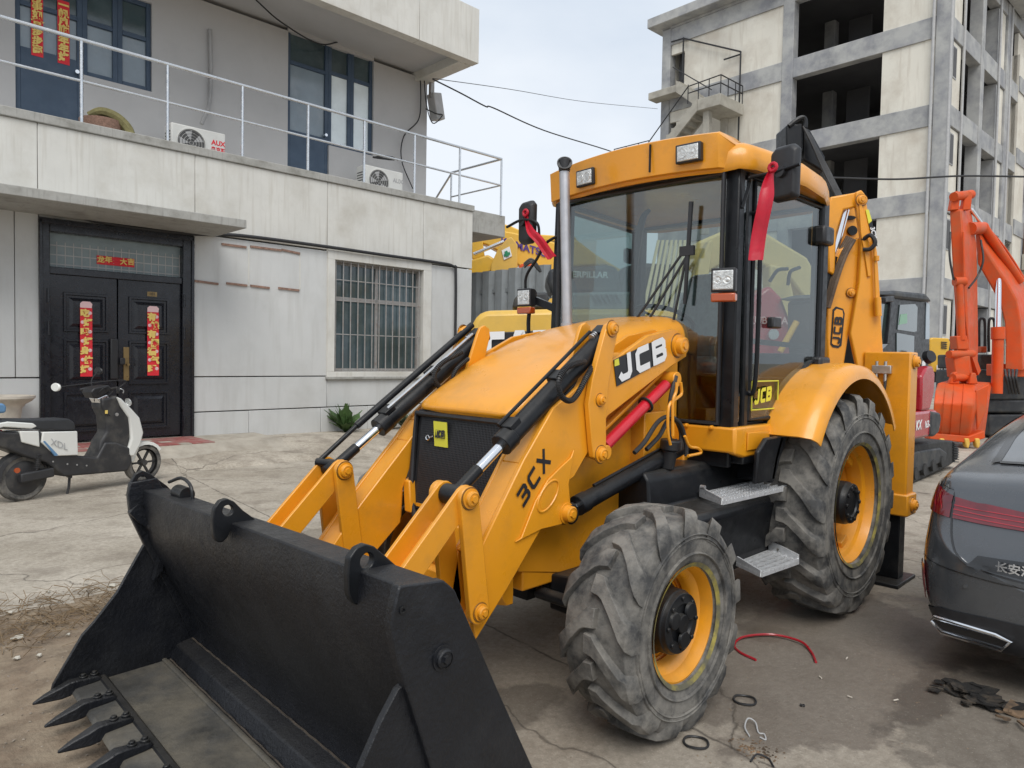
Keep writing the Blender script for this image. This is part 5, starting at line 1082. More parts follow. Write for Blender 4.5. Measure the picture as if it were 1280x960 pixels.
# weeds at the wall foot
def weed(px, py, n, s, nleaf, label, m_):
    c = Bp(px, py, n); o = thing('weed', label, 'weed', Bw(c.x, c.y, gh(*Bw(c.x, c.y, 0)[:2])), 0, None)
    for i in range(nleaf):
        a = random.uniform(0, 6.28); L_ = s*random.uniform(.6, 1.1); el = random.uniform(.6, 1.5); pts = []; w = L_*.16
        m = MB(); d = V((math.cos(a)*math.cos(el), math.sin(a)*math.cos(el), math.sin(el))); sd = d.cross(V((0, 0, 1))).normalized(); rings = []
        for k in range(6):
            t = k/5; p = d*L_*t+V((0, 0, -L_*.22*t*t)); ww = w*math.sin(math.pi*min(.97, t+.08))*(1+.35*math.sin(k*9))
            rings.append([p-sd*ww, p+V((0, 0, .01)), p+sd*ww])
        m.loft(rings, ring_closed=False, caps=False); m.build('leaf', m_, o)
    return o
weed(432, 548, .25, .66, 36, 'leafy green weed growing at the wall foot below the barred window', 'leaf')
for (px, py, lb) in ((490, 542, 'low grey green weed clump at the wall foot, next to the leafy green weed'), (505, 540, 'low grey green weed clump at the wall foot, middle one of three'), (522, 535, 'low grey green weed clump at the wall foot, nearest the loader bonnet')): weed(px, py, .3, .40, 44, lb, 'leaf_grey')
# ================================================================ CONCRETE FRAME BUILDING
M['conc'] = mat('grey frame concrete', (.25, .255, .27), .88, var=.18, vscale=.6, dirt=(.46, .46, .44), damt=.8, dscale=.7, bump=.2, bscale=8)
M['infill'] = mat('pale stained wall', (.70, .67, .59), .9, var=.07, vscale=.35, dirt=(.42, .36, .29), damt=.55, dscale=.5, bump=.15, bscale=5, streak=3.5)
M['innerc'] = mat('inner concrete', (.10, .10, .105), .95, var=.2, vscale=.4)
M['brick_roof'] = mat('old tile roof', (.16, .10, .075), .9, var=.3, vscale=2)
ku = CM @ V((1600-640, 464.5-480, FPX)); ku.z = 0; ku.normalize(); KX = -ku; KY = V((-KX.y, KX.x, 0)); KR = math.atan2(KX.y, KX.x)
KO = D(1185, 100, 34.7); KO.z = 0
cbld = thing('concrete_building', 'tall unfinished concrete frame building with open dark bays and pale stained wall panels', 'building', KO, KR)
def kb(a, b_, nm, m_='conc', bev=.0): return MB().box(a, b_).build(nm, m_, cbld, bev=bev, smooth=bool(bev))
BZ = [1.7, 5.95, 10.17, 14.39, 18.62, 22.85]; DEP = 26; COLY = [0, -8.15, -16.35]; COLX = [-.3, -5.6, -10.6, -15.6, -20.6]
for y in (-.30, -8.15, -16.35):
    for x in COLX: kb((x-.3, y-.32, 0), (x+.3, y+.32, 23.0), 'column', bev=.03)
for z in BZ:
    for y0, y1 in ((-.62, -7.83), (-8.47, -16.03)): kb((-.58, y1, z-1.05), (-.03, y0, z), 'beam', bev=.02); kb((-21, y1, z-.9), (-20.4, y0, z), 'beam')
    for k in range(len(COLX)-1):
        kb((COLX[k+1]+.3, -.56, z-1.0), (COLX[k]-.3, -.03, z), 'beam', bev=.02); kb((COLX[k+1]+.3, -16.6, z-1.0), (COLX[k]-.3, -16.1, z), 'beam')
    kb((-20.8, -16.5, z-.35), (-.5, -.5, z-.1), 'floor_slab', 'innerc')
for k in range(len(BZ)):
    z0 = BZ[k-1] if k else 0; z1 = BZ[k]-1.05
    kb((-.32, -3.1, z0), (-.12, -.64, z1), 'wall_panel', 'infill'); 
    if k < 4: kb((-.32, -16.02, z0), (-.12, -8.48, z1), 'wall_panel', 'infill') if k < 3 else None
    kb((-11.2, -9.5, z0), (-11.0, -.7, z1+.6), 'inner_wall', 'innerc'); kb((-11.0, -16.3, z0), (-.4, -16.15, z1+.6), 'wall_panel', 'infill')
    # side face: narrow piers with a window and a wall strip
    kb((-2.25, -.32, z0), (-.62, -.12, z1+.05-.05), 'wall_panel', 'infill')
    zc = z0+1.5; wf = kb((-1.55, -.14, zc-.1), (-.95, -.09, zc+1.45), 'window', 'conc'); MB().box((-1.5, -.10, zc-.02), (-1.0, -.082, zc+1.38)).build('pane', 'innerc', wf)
    kb((-10.25, -.32, z0), (-9.0, -.12, z1), 'wall_panel', 'infill'); kb((-9.0, -.7, z0), (-8.75, -.12, z1), 'wall_pier', 'conc')
    kb((-20.3, -.32, z0), (-16, -.12, z1), 'wall_panel', 'infill'); kb((-15.2, -.32, z0), (-13.2, -.12, z1), 'wall_panel', 'infill')
    # a staircase wall of the bay behind the opening
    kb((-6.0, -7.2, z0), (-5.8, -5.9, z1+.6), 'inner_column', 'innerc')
for (z0, z1, dx0, dx1, dz) in ((18.62, 21.8, -15.95, -15.02, 21.2), (14.39, 17.57, -15.95, -15.05, 16.9)):
    kb((-.32, dx1, z0), (-.12, -8.48, z1), 'wall_panel', 'infill'); kb((-.32, dx0-.07, dz), (-.12, dx1, z1), 'wall_panel', 'infill'); kb((-1.2, -16.0, z0), (-1.0, -14.8, z1), 'inner_wall', 'innerc')
kb((-21.5, -17.35, 23.02), (.75, 1.0, 23.62), 'roof_slab', bev=.04); kb((-21, -16.7, 22.86), (-.0, .0, 23.01), 'roof_beam')
kb((-13.2, .05, 22.5), (-8.6, 1.0, 22.95), 'eave', bev=.03)
for (x, y) in ((-.05, .06), (-2.3, .0), (-8.7, .02), (-10.95, .05), (.06, -.7)): MB().cyl((x, y, .5), (x, y, 22.9), .07, n=10).build('downpipe', 'conduit', cbld)
m = MB()
for p, q in (((.1, -15.9, 21.95), (.1, -15.0, 21.9)), ((.1, -15.0, 21.9), (.1, -11.0, 19.9)), ((.1, -15.0, 21.95), (.1, -15.0, 19.3)), ((.1, -11.0, 19.9), (.1, -11.0, 14.5)), ((.1, -12.1, 19.75), (.1, -11.0, 19.75))): m.cyl(p, q, .05, n=8)
m.build('pipe_run', 'cable', cbld)
# outside stair with landings
st = thing('outside_stair', 'crumbling concrete outside stair with thin railings on the concrete building', 'stair', KO+KX*.1, KR)
def sx_(y, z, x=0): return V((x, y, z))
kst = lambda a, b_, nm: MB().box(a, b_).build(nm, 'infill' if 'panel' in nm else 'conc2', st, bev=.03)
M['conc2'] = mat('weathered stair concrete', (.38, .36, .31), .9, var=.15, vscale=1, dirt=(.2, .18, .15), damt=.5, dscale=1.5, bump=.2, bscale=9)
kst((0, -16.95, 18.3), (.9, -14.7, 18.75), 'landing'); kst((0, -12.2, 16.1), (2.6, -10.7, 16.75), 'landing'); kst((1.9, -12.0, 9), (2.3, -11.6, 16.1), 'post'); kst((.1, -12.0, 9), (.4, -11.6, 16.1), 'post')
def flight(a, b_, x0, x1, n=12):
    m = MB(); a, b_ = V(a), V(b_)
    for i in range(n):
        p = a.lerp(b_, i/n); q = a.lerp(b_, (i+1)/n); m.box((x0, min(p.y, q.y), min(p.z, q.z)-.28), (x1, max(p.y, q.y), max(p.z, q.z)))
    m.prism([V((x0-.02, a.y, a.z-.6)), V((x0-.02, a.y, a.z+.1)), V((x0-.02, b_.y, b_.z+.1)), V((x0-.02, b_.y, b_.z-.6))], (.12, 0, 0)); m.prism([V((x1-.1, a.y, a.z-.6)), V((x1-.1, a.y, a.z+.1)), V((x1-.1, b_.y, b_.z+.1)), V((x1-.1, b_.y, b_.z-.6))], (.12, 0, 0))
    m.build('flight', 'conc2', st)
flight((0, -14.7, 18.8), (0, -12.2, 16.75), .0, 1.1); flight((0, -12.2, 16.7), (0, -16.4, 13.0), 1.4, 2.6)
m = MB()
for p, q in (((2.5, -12.9, 17.7), (2.5, -10.75, 17.8)), ((2.5, -10.75, 17.8), (.1, -10.75, 17.8)), ((2.5, -12.9, 17.7), (2.5, -16.8, 13.9)), ((2.5, -12.9, 17.3), (2.5, -10.75, 17.35)), ((2.5, -10.75, 17.35), (.1, -10.75, 17.35)), ((1.5, -14.7, 19.6), (1.1, -12.2, 17.7))): m.cyl(p, q, .035, n=6)
for y in (-12.9, -12.2, -11.5, -10.75): m.cyl((2.5, y, 16.7), (2.5, y, 17.8), .03, n=6)
for x in (1.7, .9, .1): m.cyl((x, -10.75, 16.7), (x, -10.75, 17.8), .03, n=6)
for z in (14.6, 15.1, 15.6): m.cyl((1.2, -19.4, z), (1.2, -16.6, z), .035, n=6)
for y in (-19.4, -18.4, -17.4): m.cyl((1.2, y, 14.0), (1.2, y, 15.6), .03, n=6)
m.build('handrail', 'cable', st); kst((0, -19.5, 13.5), (1.3, -16.7, 14.0), 'landing')
# neighbour block with tiled lean-to roofs, beyond the concrete frame
nb_ = thing('tiled_annex', 'pale annex block with sloping tiled hoods beside the concrete building', 'building', KO+KX*-13.2, KR)
MB().box((-30, -12, 0), (0, -.0, 20.5)).build('wall', 'infill', nb_)
for k, z in enumerate((6.4, 10.6, 14.9, 19.2)):
    MB().box((-14, 0, z-.9), (0, .06, z)).build('beam', 'conc', nb_)
    MB().box((-14, .05, z-2.9), (-2.2, 1.4, z-1.9)).build('hood_base', 'conc2', nb_, bev=.03)
    m = MB(); m.prism([V((-14, .06, z+.1)), V((-14, 1.6, z-1.9)), V((-14, .06, z-1.9))], (11.6, 0, 0)); m.build('tiled_hood', 'brick_roof', nb_)
# low yard wall far behind
# ================================================================ EXCAVATORS
M['cream'] = mat('cream slat', (.62, .56, .36), .6); M['cream2'] = mat('sun faded machine yellow', (.66, .50, .20), .5, var=.1, vscale=2); M['green_reflection'] = mat('green reflection panel', (.20, .38, .25), .4); M['sblue2'] = mat('blue plastic', (.03, .05, .22), .35)
M['exyellow'] = mat('excavator yellow', (.74, .43, .035), .4, var=.08, vscale=2, dirt=(.35, .25, .08), damt=.4, dscale=2, coat=.15)
M['catyellow'] = mat('dull machine yellow', (.68, .42, .07), .42, var=.08, vscale=2, dirt=(.35, .26, .1), damt=.3, dscale=3, coat=.15)
M['exorange'] = mat('orange red paint', (.62, .078, .012), .5, var=.1, vscale=2, dirt=(.40, .12, .05), damt=.6, dscale=3, coat=0, spec=.3)
M['exred'] = mat('dark red paint', (.38, .015, .025), .3, var=.08, vscale=3, coat=.4)
M['dark'] = mat('dark machinery', (.025, .028, .032), .55, var=.3, vscale=4, dirt=(.09, .08, .06), damt=.5, dscale=4)
M['greyglass'] = mat('tinted cab glass', (.03, .05, .045), .06, var=.3, vscale=1.5, coat=.8)
M['purple'] = mat('violet lettering', (.07, .03, .22), .5); M['green'] = mat('green print', (.01, .22, .10), .5)
VD = V((vd.x, vd.y, 0)).normalized(); VR = VD.cross(V((0, 0, 1))).normalized()     # away from and across the view
def DL(root, px, py, d): return D(px, py, d)-V(root.location)
def dslab(root, pts, d, t, nm, m_, bev=.02, par=None): return MB().prism([DL(root, x, y, d) for x, y in pts], VD*t).build(nm, m_, par or root, bev=bev)
def dtube(root, pts, r, nm, m_, n=8, par=None): return MB().tube(spline([DL(root, x, y, d) for x, y, d in pts]), r, n).build(nm, m_, par or root)
# -- orange excavator on the right
def gpt(px, d): p = D(px, 480, d); return V((p.x, p.y, 0))
oe = thing('orange_excavator', 'bright orange red excavator with its bucket resting on the ground behind the car', 'excavator', gpt(1250, 16.5))
def band(root, st, nm, m_, d0, d1, bev=.03):       # st: rows of (left, crease, right) picture points; the crease is nearest
    rings = []
    for L_, M_, T_ in st:
        a, b_, c = DL(root, *L_, d0+.15), DL(root, *M_, d0), DL(root, *T_, d1); rings.append([a, b_, c, a+(c-b_)])
    return MB().loft(rings).build(nm, m_, root, bev=bev)
sk_ = band(oe, [((1187, 263), (1202, 262), (1213, 256)), ((1189, 310), (1205, 310), (1221, 306)), ((1192, 360), (1208, 360), (1222, 356)), ((1196, 430), (1211, 430), (1223, 426)), ((1199, 478), (1213, 480), (1222, 470))], 'stick', 'exorange', 14.3, 15.0)
for x0, dd_ in ((1188, 14.35), (1203, 14.4)): dslab(oe, [(x0, 263), (x0+3, 247), (x0+8, 238), (x0+13, 240), (x0+12, 252), (x0+11, 262)], dd_, .12, 'stick_ear', 'exorange', par=sk_)
MB().cyl(DL(oe, 1192, 246, 14.3), DL(oe, 1214, 243, 14.6), .09).build('pin', 'exorange', sk_)
bm_ = band(oe, [((1219, 292), (1224, 293), (1229, 285)), ((1222, 330), (1229, 307), (1241, 294)), ((1238, 358), (1244, 330), (1254, 311)), ((1250, 380), (1259, 352), (1266, 327)), ((1256, 405), (1271, 374), (1279, 352)), ((1257, 432), (1276, 402), (1290, 380)), ((1256, 462), (1278, 464), (1300, 450))], 'boom', 'exorange', 15.0, 15.7)
MB().cyl(DL(oe, 1212, 286, 14.7), DL(oe, 1228, 285, 15.2), .13).build('pin', 'exorange', bm_)
m = MB(); m.cyl(DL(oe, 1246, 492, 14.9), DL(oe, 1247.5, 420, 14.9), .105, n=20); m.cyl(DL(oe, 1247.5, 424, 14.9), DL(oe, 1247.5, 409, 14.9), .13, n=20); cy = m.build('boom_ram', 'exorange', oe)
MB().cyl(DL(oe, 1247.5, 412, 14.9), DL(oe, 1248.5, 345, 15.1), .055, n=14).build('piston_rod', 'chrome', cy)
MB().cyl(DL(oe, 1214, 262, 14.9), DL(oe, 1229, 283, 15.1), .04).build('stick_ram_rod', 'chrome', oe); MB().cyl(DL(oe, 1229, 283, 15.1), DL(oe, 1275, 352, 15.5), .09, n=16).build('stick_ram', 'exorange', oe)
dtube(oe, ((1188, 290, 14.3), (1187, 320, 14.2), (1192, 350, 14.2)), .02, 'hose', 'hose'); dtube(oe, ((1226, 300, 14.6), (1229, 325, 14.5), (1222, 345, 14.5), (1211, 360, 14.3)), .02, 'hose', 'hose')
dtube(oe, ((1234, 284, 15.3), (1252, 305, 15.5), (1268, 328, 15.6), (1282, 352, 15.6)), .025, 'hard_pipe', 'exorange'); dtube(oe, ((1204, 290, 14.25), (1206, 380, 14.25), (1210, 424, 14.25)), .02, 'hard_pipe', 'exorange')
MB().cyl(DL(oe, 1193, 352, 14.2), DL(oe, 1206, 352, 14.2), .09).cyl(DL(oe, 1199, 352, 14.2), DL(oe, 1202, 425, 14.2), .07).build('bucket_ram', 'exorange', oe)
dslab(oe, [(1196, 420), (1209, 419), (1212, 434), (1209, 437), (1197, 437)], 14.15, .25, 'ram_head', 'exorange')
m = MB(); m.cyl(DL(oe, 1186, 443, 14.1), DL(oe, 1216, 442, 14.3), .075); m.cyl(DL(oe, 1191, 472, 14.1), DL(oe, 1216, 471, 14.3), .075); m.bar(DL(oe, 1214, 443, 14.4), DL(oe, 1222, 466, 14.6), .08, .14)
lk_ = m.build('bucket_link', 'exorange', oe); dslab(oe, [(1192, 446), (1213, 445), (1213, 470), (1195, 472)], 14.15, .3, 'link_plate', 'exorange', par=lk_)
dslab(oe, [(1187, 480), (1192, 466), (1197, 464), (1200, 480)], 14.1, .1, 'bucket_ear', 'exorange'); dslab(oe, [(1211, 480), (1215, 466), (1220, 466), (1223, 480)], 14.1, .1, 'bucket_ear', 'exorange')
rows = [(480, 1172, 1218, 14.1), (490, 1169, 1219, 13.75), (505, 1167, 1218, 13.6), (522, 1166, 1215, 13.65), (538, 1164, 1212, 13.8), (548, 1163, 1210, 13.95)]
rg = [[DL(oe, a, y-1.5, d+.05), DL(oe, b_, y+1, d), DL(oe, 1240-(y-480)*.13, y-2, d+1.0 if y < 530 else 14.6), DL(oe, a+12, y-5, d+1.0)] for y, a, b_, d in rows]
bk_ = MB().loft(rg).build('bucket', 'exorange', oe, bev=.03)
for fx in (1182, 1193, 1205): MB().tube([DL(oe, fx-(y-480)*.08, y, d+.004) for y, a, b_, d in rows], .008, 6).build('wear_bead', 'exorange', bk_)
dslab(oe, [(1163, 541), (1212, 545), (1231, 538), (1232, 548), (1212, 554), (1162, 549)], 13.85, .2, 'lip_plate', 'exorange', par=bk_)
dslab(oe, [(1220, 488), (1237, 480), (1233, 515), (1222, 538)], 13.78, .05, 'side_plate', 'exorange', par=bk_)
for fx in (1178, 1209, 1222): dslab(oe, [(fx-3, 548), (fx+3, 548), (fx+4, 555), (fx+2, 561), (fx-1, 559)], 13.82, .12, 'tooth', 'catyellow', par=bk_)
m = MB()
for a, b_ in (((1224, 443), (1243, 462)), ((1222, 463), (1300, 500)), ((1232, 500), (1300, 516)), ((1236, 518), (1300, 545))): m.prism([DL(oe, x, y, 16) for x, y in ((a[0], a[1]), (b_[0], a[1]), (b_[0], b_[1]), (a[0], b_[1]))], VD*1.6)
m.build('undercarriage', 'dark', oe, bev=.04)
for k in range(4): dtube(oe, ((1256+k*5, 462, 14.9), (1258+k*4, 474, 14.8), (1262+k*4, 492, 15)), .025, 'hose', 'hose')
for a in (1224, 1236): dtube(oe, ((a, 440, 16.5), (a, 404, 16.5), (a+3.5, 398, 16.5), (a+7, 404, 16.5), (a+7, 440, 16.5)), .03, 'handrail', 'cable')
dslab(oe, [(1227, 433), (1234, 433), (1234, 441), (1227, 441)], 16.3, .3, 'filler_box', 'exorange'); dslab(oe, [(1244, 455), (1300, 455), (1300, 472), (1244, 470)], 15.3, .3, 'manifold', 'exorange')
# -- compact excavator: black cab, red body
me_ = thing('compact_excavator', 'compact excavator with black cab and dark red body behind the yellow stabiliser leg', 'excavator', (-9.3, -.9, 0))
def HL(root, px, py, Y): return H(px, py, 1, Y)-V(root.location)
def hslab(root, pts, Y, t, nm, m_, bev=.02, par=None): return MB().prism([HL(root, x, y, Y) for x, y in pts], (0, -t, 0)).build(nm, m_, par or root, bev=bev)
tk_ = hslab(me_, [(1120, 575), (1140, 556), (1180, 550), (1192, 551), (1199, 560), (1198, 574), (1188, 582), (1140, 606), (1122, 612), (1112, 600)], -.30, .35, 'track', 'rubber_far', .03)
hslab(me_, [(1138, 566), (1176, 560), (1184, 566), (1182, 576), (1140, 594)], -.27, .06, 'track_frame', 'dark', .02, tk_)
for x, y in ((1146, 592), (1157, 587), (1168, 582), (1179, 577)): q = HL(me_, x, y, -.25); MB().cyl(q, q-V((0, .1, 0)), .085, n=16).build('track_roller', 'rubber_far', tk_)
for i in range(9): hslab(me_, [(1193, 553+i*3), (1199, 553+i*3), (1199, 554+i*3), (1193, 554+i*3)], -.27, .36, 'track_lug', 'dark', .0, tk_)
tk2 = hslab(me_, [(1120, 575), (1140, 556), (1180, 550), (1192, 551), (1199, 560), (1198, 574), (1188, 582), (1140, 606), (1122, 612), (1112, 600)], -1.6, .35, 'track', 'rubber_far', .03)
hb_ = hslab(me_, [(1100, 520), (1140, 515), (1170, 512), (1176, 516), (1176, 536), (1170, 545), (1140, 550), (1100, 556)], -.15, 1.6, 'house', 'exred', .04)
hslab(me_, [(1165, 514), (1176, 516), (1177, 524), (1174, 541), (1168, 546), (1163, 545)], -.13, 1.64, 'counterweight_edge', 'dark', .03, hb_)
hslab(me_, [(1152, 514), (1153, 470), (1159, 458), (1166, 457), (1169, 466), (1168, 490), (1163, 512)], -.16, .12, 'side_cover', 'exred', .03, hb_)
p0, p1 = HL(me_, 1144, 536, -.148), HL(me_, 1166, 531, -.148); text('KX', 'lettering', 'white', hb_, HL(me_, 1148, 532, -.147), p1-p0, (0, 0, 1), .17, bold=.03, shear=.2); text('163-5', 'lettering', 'white', hb_, HL(me_, 1159.5, 530.5, -.147), p1-p0, (0, 0, 1), .13, bold=.02, shear=.2)
cb_ = hslab(me_, [(1100, 372), (1118, 366), (1156, 368), (1163, 378), (1163, 440), (1158, 514), (1100, 520)], -.35, 1.15, 'cab', 'black', .05)
hslab(me_, [(1125, 381), (1144, 380), (1147, 384), (1146, 414), (1142, 415), (1122, 412)], -.34, .01, 'window', 'greyglass', .0, cb_)
hslab(me_, [(1126, 393), (1134, 392), (1134, 404), (1124, 406)], -.335, .004, 'pane', 'green_reflection', .0, cb_) if 'green_reflection' in M else None  # green reflection in the cab window, painted as a thin coloured slab
hslab(me_, [(1121, 416), (1143, 420), (1142, 470), (1121, 480)], -.34, .01, 'window', 'greyglass', .0, cb_); hslab(me_, [(1100, 380), (1114, 380), (1110, 430), (1100, 440)], -.34, .01, 'window', 'greyglass', .0, cb_)
hslab(me_, [(1158, 378), (1162, 380), (1162, 424), (1157, 424)], -.34, .01, 'window', 'winglass', .0, cb_); hslab(me_, [(1104, 368), (1120, 363), (1158, 367), (1166, 377), (1160, 377), (1118, 372)], -.28, 1.3, 'cab_roof', 'dark', .03, cb_)
hslab(me_, [(1107, 371), (1118, 370), (1118, 377), (1107, 378)], -.2, .08, 'work_lamp', 'plastic', .01, cb_); q = HL(me_, 1159, 447, -.2); MB().cyl(q, q+V((.03, .06, .02)), .09, .08, n=16).build('mirror', 'plastic', cb_); q = HL(me_, 1154, 457, -.33); MB().cyl(q, q+V((0, .01, 0)), .07, n=18).build('round_sticker', 'white', cb_)
hslab(me_, [(1115, 372), (1119, 372), (1113, 430), (1109, 430)], -.30, .05, 'door_post', 'black', .01, cb_)
# -- yellow excavator far behind
fe_ = thing('yellow_excavator', 'small yellow and black excavator body far behind, left of the orange stick', 'excavator', gpt(1175, 19))
b1_ = dslab(fe_, [(1163, 424), (1167, 422), (1186, 423), (1188, 428), (1186, 440), (1177, 455), (1175, 465), (1164, 465), (1162, 440)], 18.5, 1.8, 'engine_cover', 'exyellow')
dslab(fe_, [(1162, 423), (1188, 424), (1191, 430), (1191, 462), (1162, 466)], 18.56, 1.9, 'counterweight', 'dark'); dslab(fe_, [(1155, 463), (1191, 463), (1190, 478), (1155, 478)], 18.8, 2, 'undercarriage', 'dark')
for i in range(2):
    for j in range(4): dslab(fe_, [(1177, 427+j*2.4+i*0), (1184, 427.5+j*2.4), (1184, 428.5+j*2.4), (1177, 428+j*2.4)], 18.47, .03, 'louvre', 'dark', 0, b1_) if i == 0 else None
text('DX60', 'lettering', 'white', fe_, DL(fe_, 1180, 459.5, 18.45), VR, (0, 0, 1), .16, bold=.03)
# -- yellow excavator with its arm over the fence
kx = thing('yellow_excavator', 'yellow excavator whose lettered boom slopes down behind the grey corrugated fence', 'excavator', gpt(640, 15))
dslab(kx, [(586, 285), (602, 284), (640, 290), (690, 302), (745, 318), (790, 345), (800, 420), (720, 420), (700, 372), (670, 348), (630, 318), (608, 306), (588, 300)], 19.00, .45, 'boom', 'exyellow', .04)
dslab(kx, [(590, 300), (603, 300), (606, 322), (590, 324)], 18.90, .3, 'stick', 'exyellow'); dslab(kx, [(585, 326), (610, 318), (622, 326), (618, 338), (600, 345), (585, 345)], 18.60, .5, 'bucket', 'exyellow', .05)
dslab(kx, [(613, 345), (614, 330), (622, 312), (634, 298), (639, 296), (647, 306), (647, 345)], 18.50, .12, 'stick_bracket', 'catyellow')
dslab(kx, [(627, 313), (637, 308), (640, 320), (630, 325)], 18.47, .02, 'white_plate', 'white', 0); dslab(kx, [(630.5, 314.5), (634, 313), (636.5, 319.5), (633, 321)], 18.44, .02, 'green_cross', 'green', 0); dslab(kx, [(629.5, 318), (637, 314.5), (638, 317.5), (630.5, 321)], 18.45, .02, 'green_cross', 'green', 0)
MB().cyl(DL(kx, 592, 318, 18.70), DL(kx, 630, 302, 18.70), .05).build('piston_rod', 'chrome', kx)
xd = DL(kx, 690, 320, 18.97)-DL(kx, 630, 303, 18.97); text("KOMATSU", 'lettering', 'purple', kx, DL(kx, 655, 309.5, 18.97), xd, V((0, 0, 1)), .27, bold=.03)
dslab(kx, [(625, 278), (640, 283), (660, 292), (720, 296), (722, 304), (650, 298), (627, 290)], 20.50, .4, 'second_boom', 'exyellow', .03)
re_ = thing('orange_excavator', 'orange red excavator body half hidden behind the fence end and far mirror', 'excavator', gpt(680, 13.5))
dslab(re_, [(645, 342), (650, 330), (662, 328), (672, 336), (676, 345), (676, 380), (646, 380)], 17.90, 1.2, 'engine_cover', 'exorange', .05); dslab(re_, [(668, 395), (669, 340), (680, 338), (692, 346), (699, 358), (700, 400)], 17.20, 1.0, 'boom_foot', 'exorange', .05)
for k in range(3): dtube(re_, ((655, 330+k*2, 13.6), (664, 324+k*2, 13.6), (672, 332+k*2, 13.6), (676, 340, 13.6)), .025, 'hose', 'hose')
# -- machine with the big lettering next to the bonnet
ct = thing('yellow_excavator', 'dull yellow excavator rear with big white lettering between fence and loader bonnet', 'excavator', gpt(700, 8.8))
cwz = dslab(ct, [(590, 452), (588, 412), (594, 396), (606, 388), (690, 386), (800, 386), (860, 390), (866, 470), (640, 500), (592, 480)], 8.6, 1.5, 'counterweight', 'catyellow', .07)
dslab(ct, [(607, 416), (676, 413), (680, 418), (680, 470), (612, 480), (606, 450)], 8.57, .05, 'recess_panel', 'sticker_black', .01, cwz)
q0, q1 = DL(ct, 606, 452, 8.54), DL(ct, 690, 449, 8.54); blocks('CAT', 'lettering', 'white', cwz, q0, q1-q0, (0, 0, 1), .345, w=.27, cw=.72, gap=.10, shear=0)
for x in (655, 692):
    o_ = [(x-8, 388), (x-8, 378), (x-4, 373), (x+4, 373), (x+8, 378), (x+9, 388)]; c_ = DL(ct, x, 380, 8.7); holed([DL(ct, a, b_, 8.7) for a, b_ in o_], c_, .025, VD*.06).build('lifting_eye', 'catyellow', cwz)
dslab(ct, [(640, 385), (643, 372), (652, 366), (684, 365), (690, 386)], 9.2, .6, 'rear_duct', 'dark', .03)
dslab(ct, [(690, 388), (690, 366), (800, 364), (806, 388)], 8.9, 1.6, 'engine_hood', 'fence', .04)
for k in range(6): dslab(ct, [(738+k*6, 368), (741+k*6, 368), (747+k*6, 380), (744+k*6, 380)], 8.87, .02, 'louvre', 'sticker_black', 0)
dslab(ct, [(684, 352), (686, 336), (760, 331), (772, 334), (778, 366), (690, 368)], 9.6, .8, 'upper_house', 'dark', .05); text('CATERPILLAR', 'lettering', 'white', ct, DL(ct, 727, 343.5, 9.55), VR, (0, 0, 1), .115, bold=.03)
dslab(ct, [(700, 334), (712, 300), (722, 300), (762, 331)], 9.9, .4, 'boom_cover', 'exyellow', .03)
cb2 = dslab(ct, [(775, 470), (775, 335), (800, 328), (846, 330), (850, 470)], 10.5, 1.3, 'operator_cab', 'dark', .06)
for k in range(7): dslab(ct, [(800+k*7, 400), (822+k*5.5, 300), (825+k*5.5, 300), (804+k*7, 400)], 10.3, .05, 'roof_slat', 'cream', 0)
# -- machines seen through the cab side window
rx_ = thing('red_loader', 'dark red machine with pale lettering seen through the cab side window', 'excavator', gpt(960, 9.5))
dslab(rx_, [(925, 470), (928, 400), (940, 372), (962, 356), (978, 372), (992, 410), (992, 470)], 9.5, .9, 'engine_cover', 'exred', .05); text('KUBOTA', 'lettering', 'pinkprint', rx_, DL(rx_, 960, 401, 9.46), VR, (0, 0, 1), .13, bold=.02)
MB().cyl(DL(rx_, 975, 440, 9.3), DL(rx_, 996, 402, 9.3), .04).build('boom_pipe', 'exyellow', rx_); q = DL(rx_, 966, 418, 9.45); MB().cyl(q, q-VD*.04, .07, n=14).build('round_cap', 'alu', rx_)
ye = thing('yellow_excavator', 'pale yellow excavator boom and stick seen through the glass of the cab', 'excavator', gpt(930, 12))
dslab(ye, [(866, 330), (872, 302), (900, 290), (960, 292), (1010, 322), (1030, 360), (1010, 380), (980, 340), (930, 325), (905, 330), (880, 345)], 12, .5, 'boom', 'cream2', .05)
dslab(ye, [(962, 330), (985, 335), (1000, 400), (985, 440), (965, 430)], 11.8, .4, 'stick', 'cream2', .04); dslab(ye, [(868, 345), (886, 300), (892, 300), (882, 380), (872, 390)], 11.6, .3, 'stick', 'cream2', .03)
dslab(ye, [(862, 480), (864, 400), (930, 395), (1030, 400), (1035, 480)], 12.6, 1.8, 'house', 'cream2', .08)
dtube(ye, ((962, 352, 11.6), (972, 338, 11.5), (985, 336, 11.5)), .03, 'hose', 'hose'); dtube(ye, ((985, 356, 11.6), (988, 340, 11.5), (1000, 334, 11.5)), .03, 'hose', 'hose')
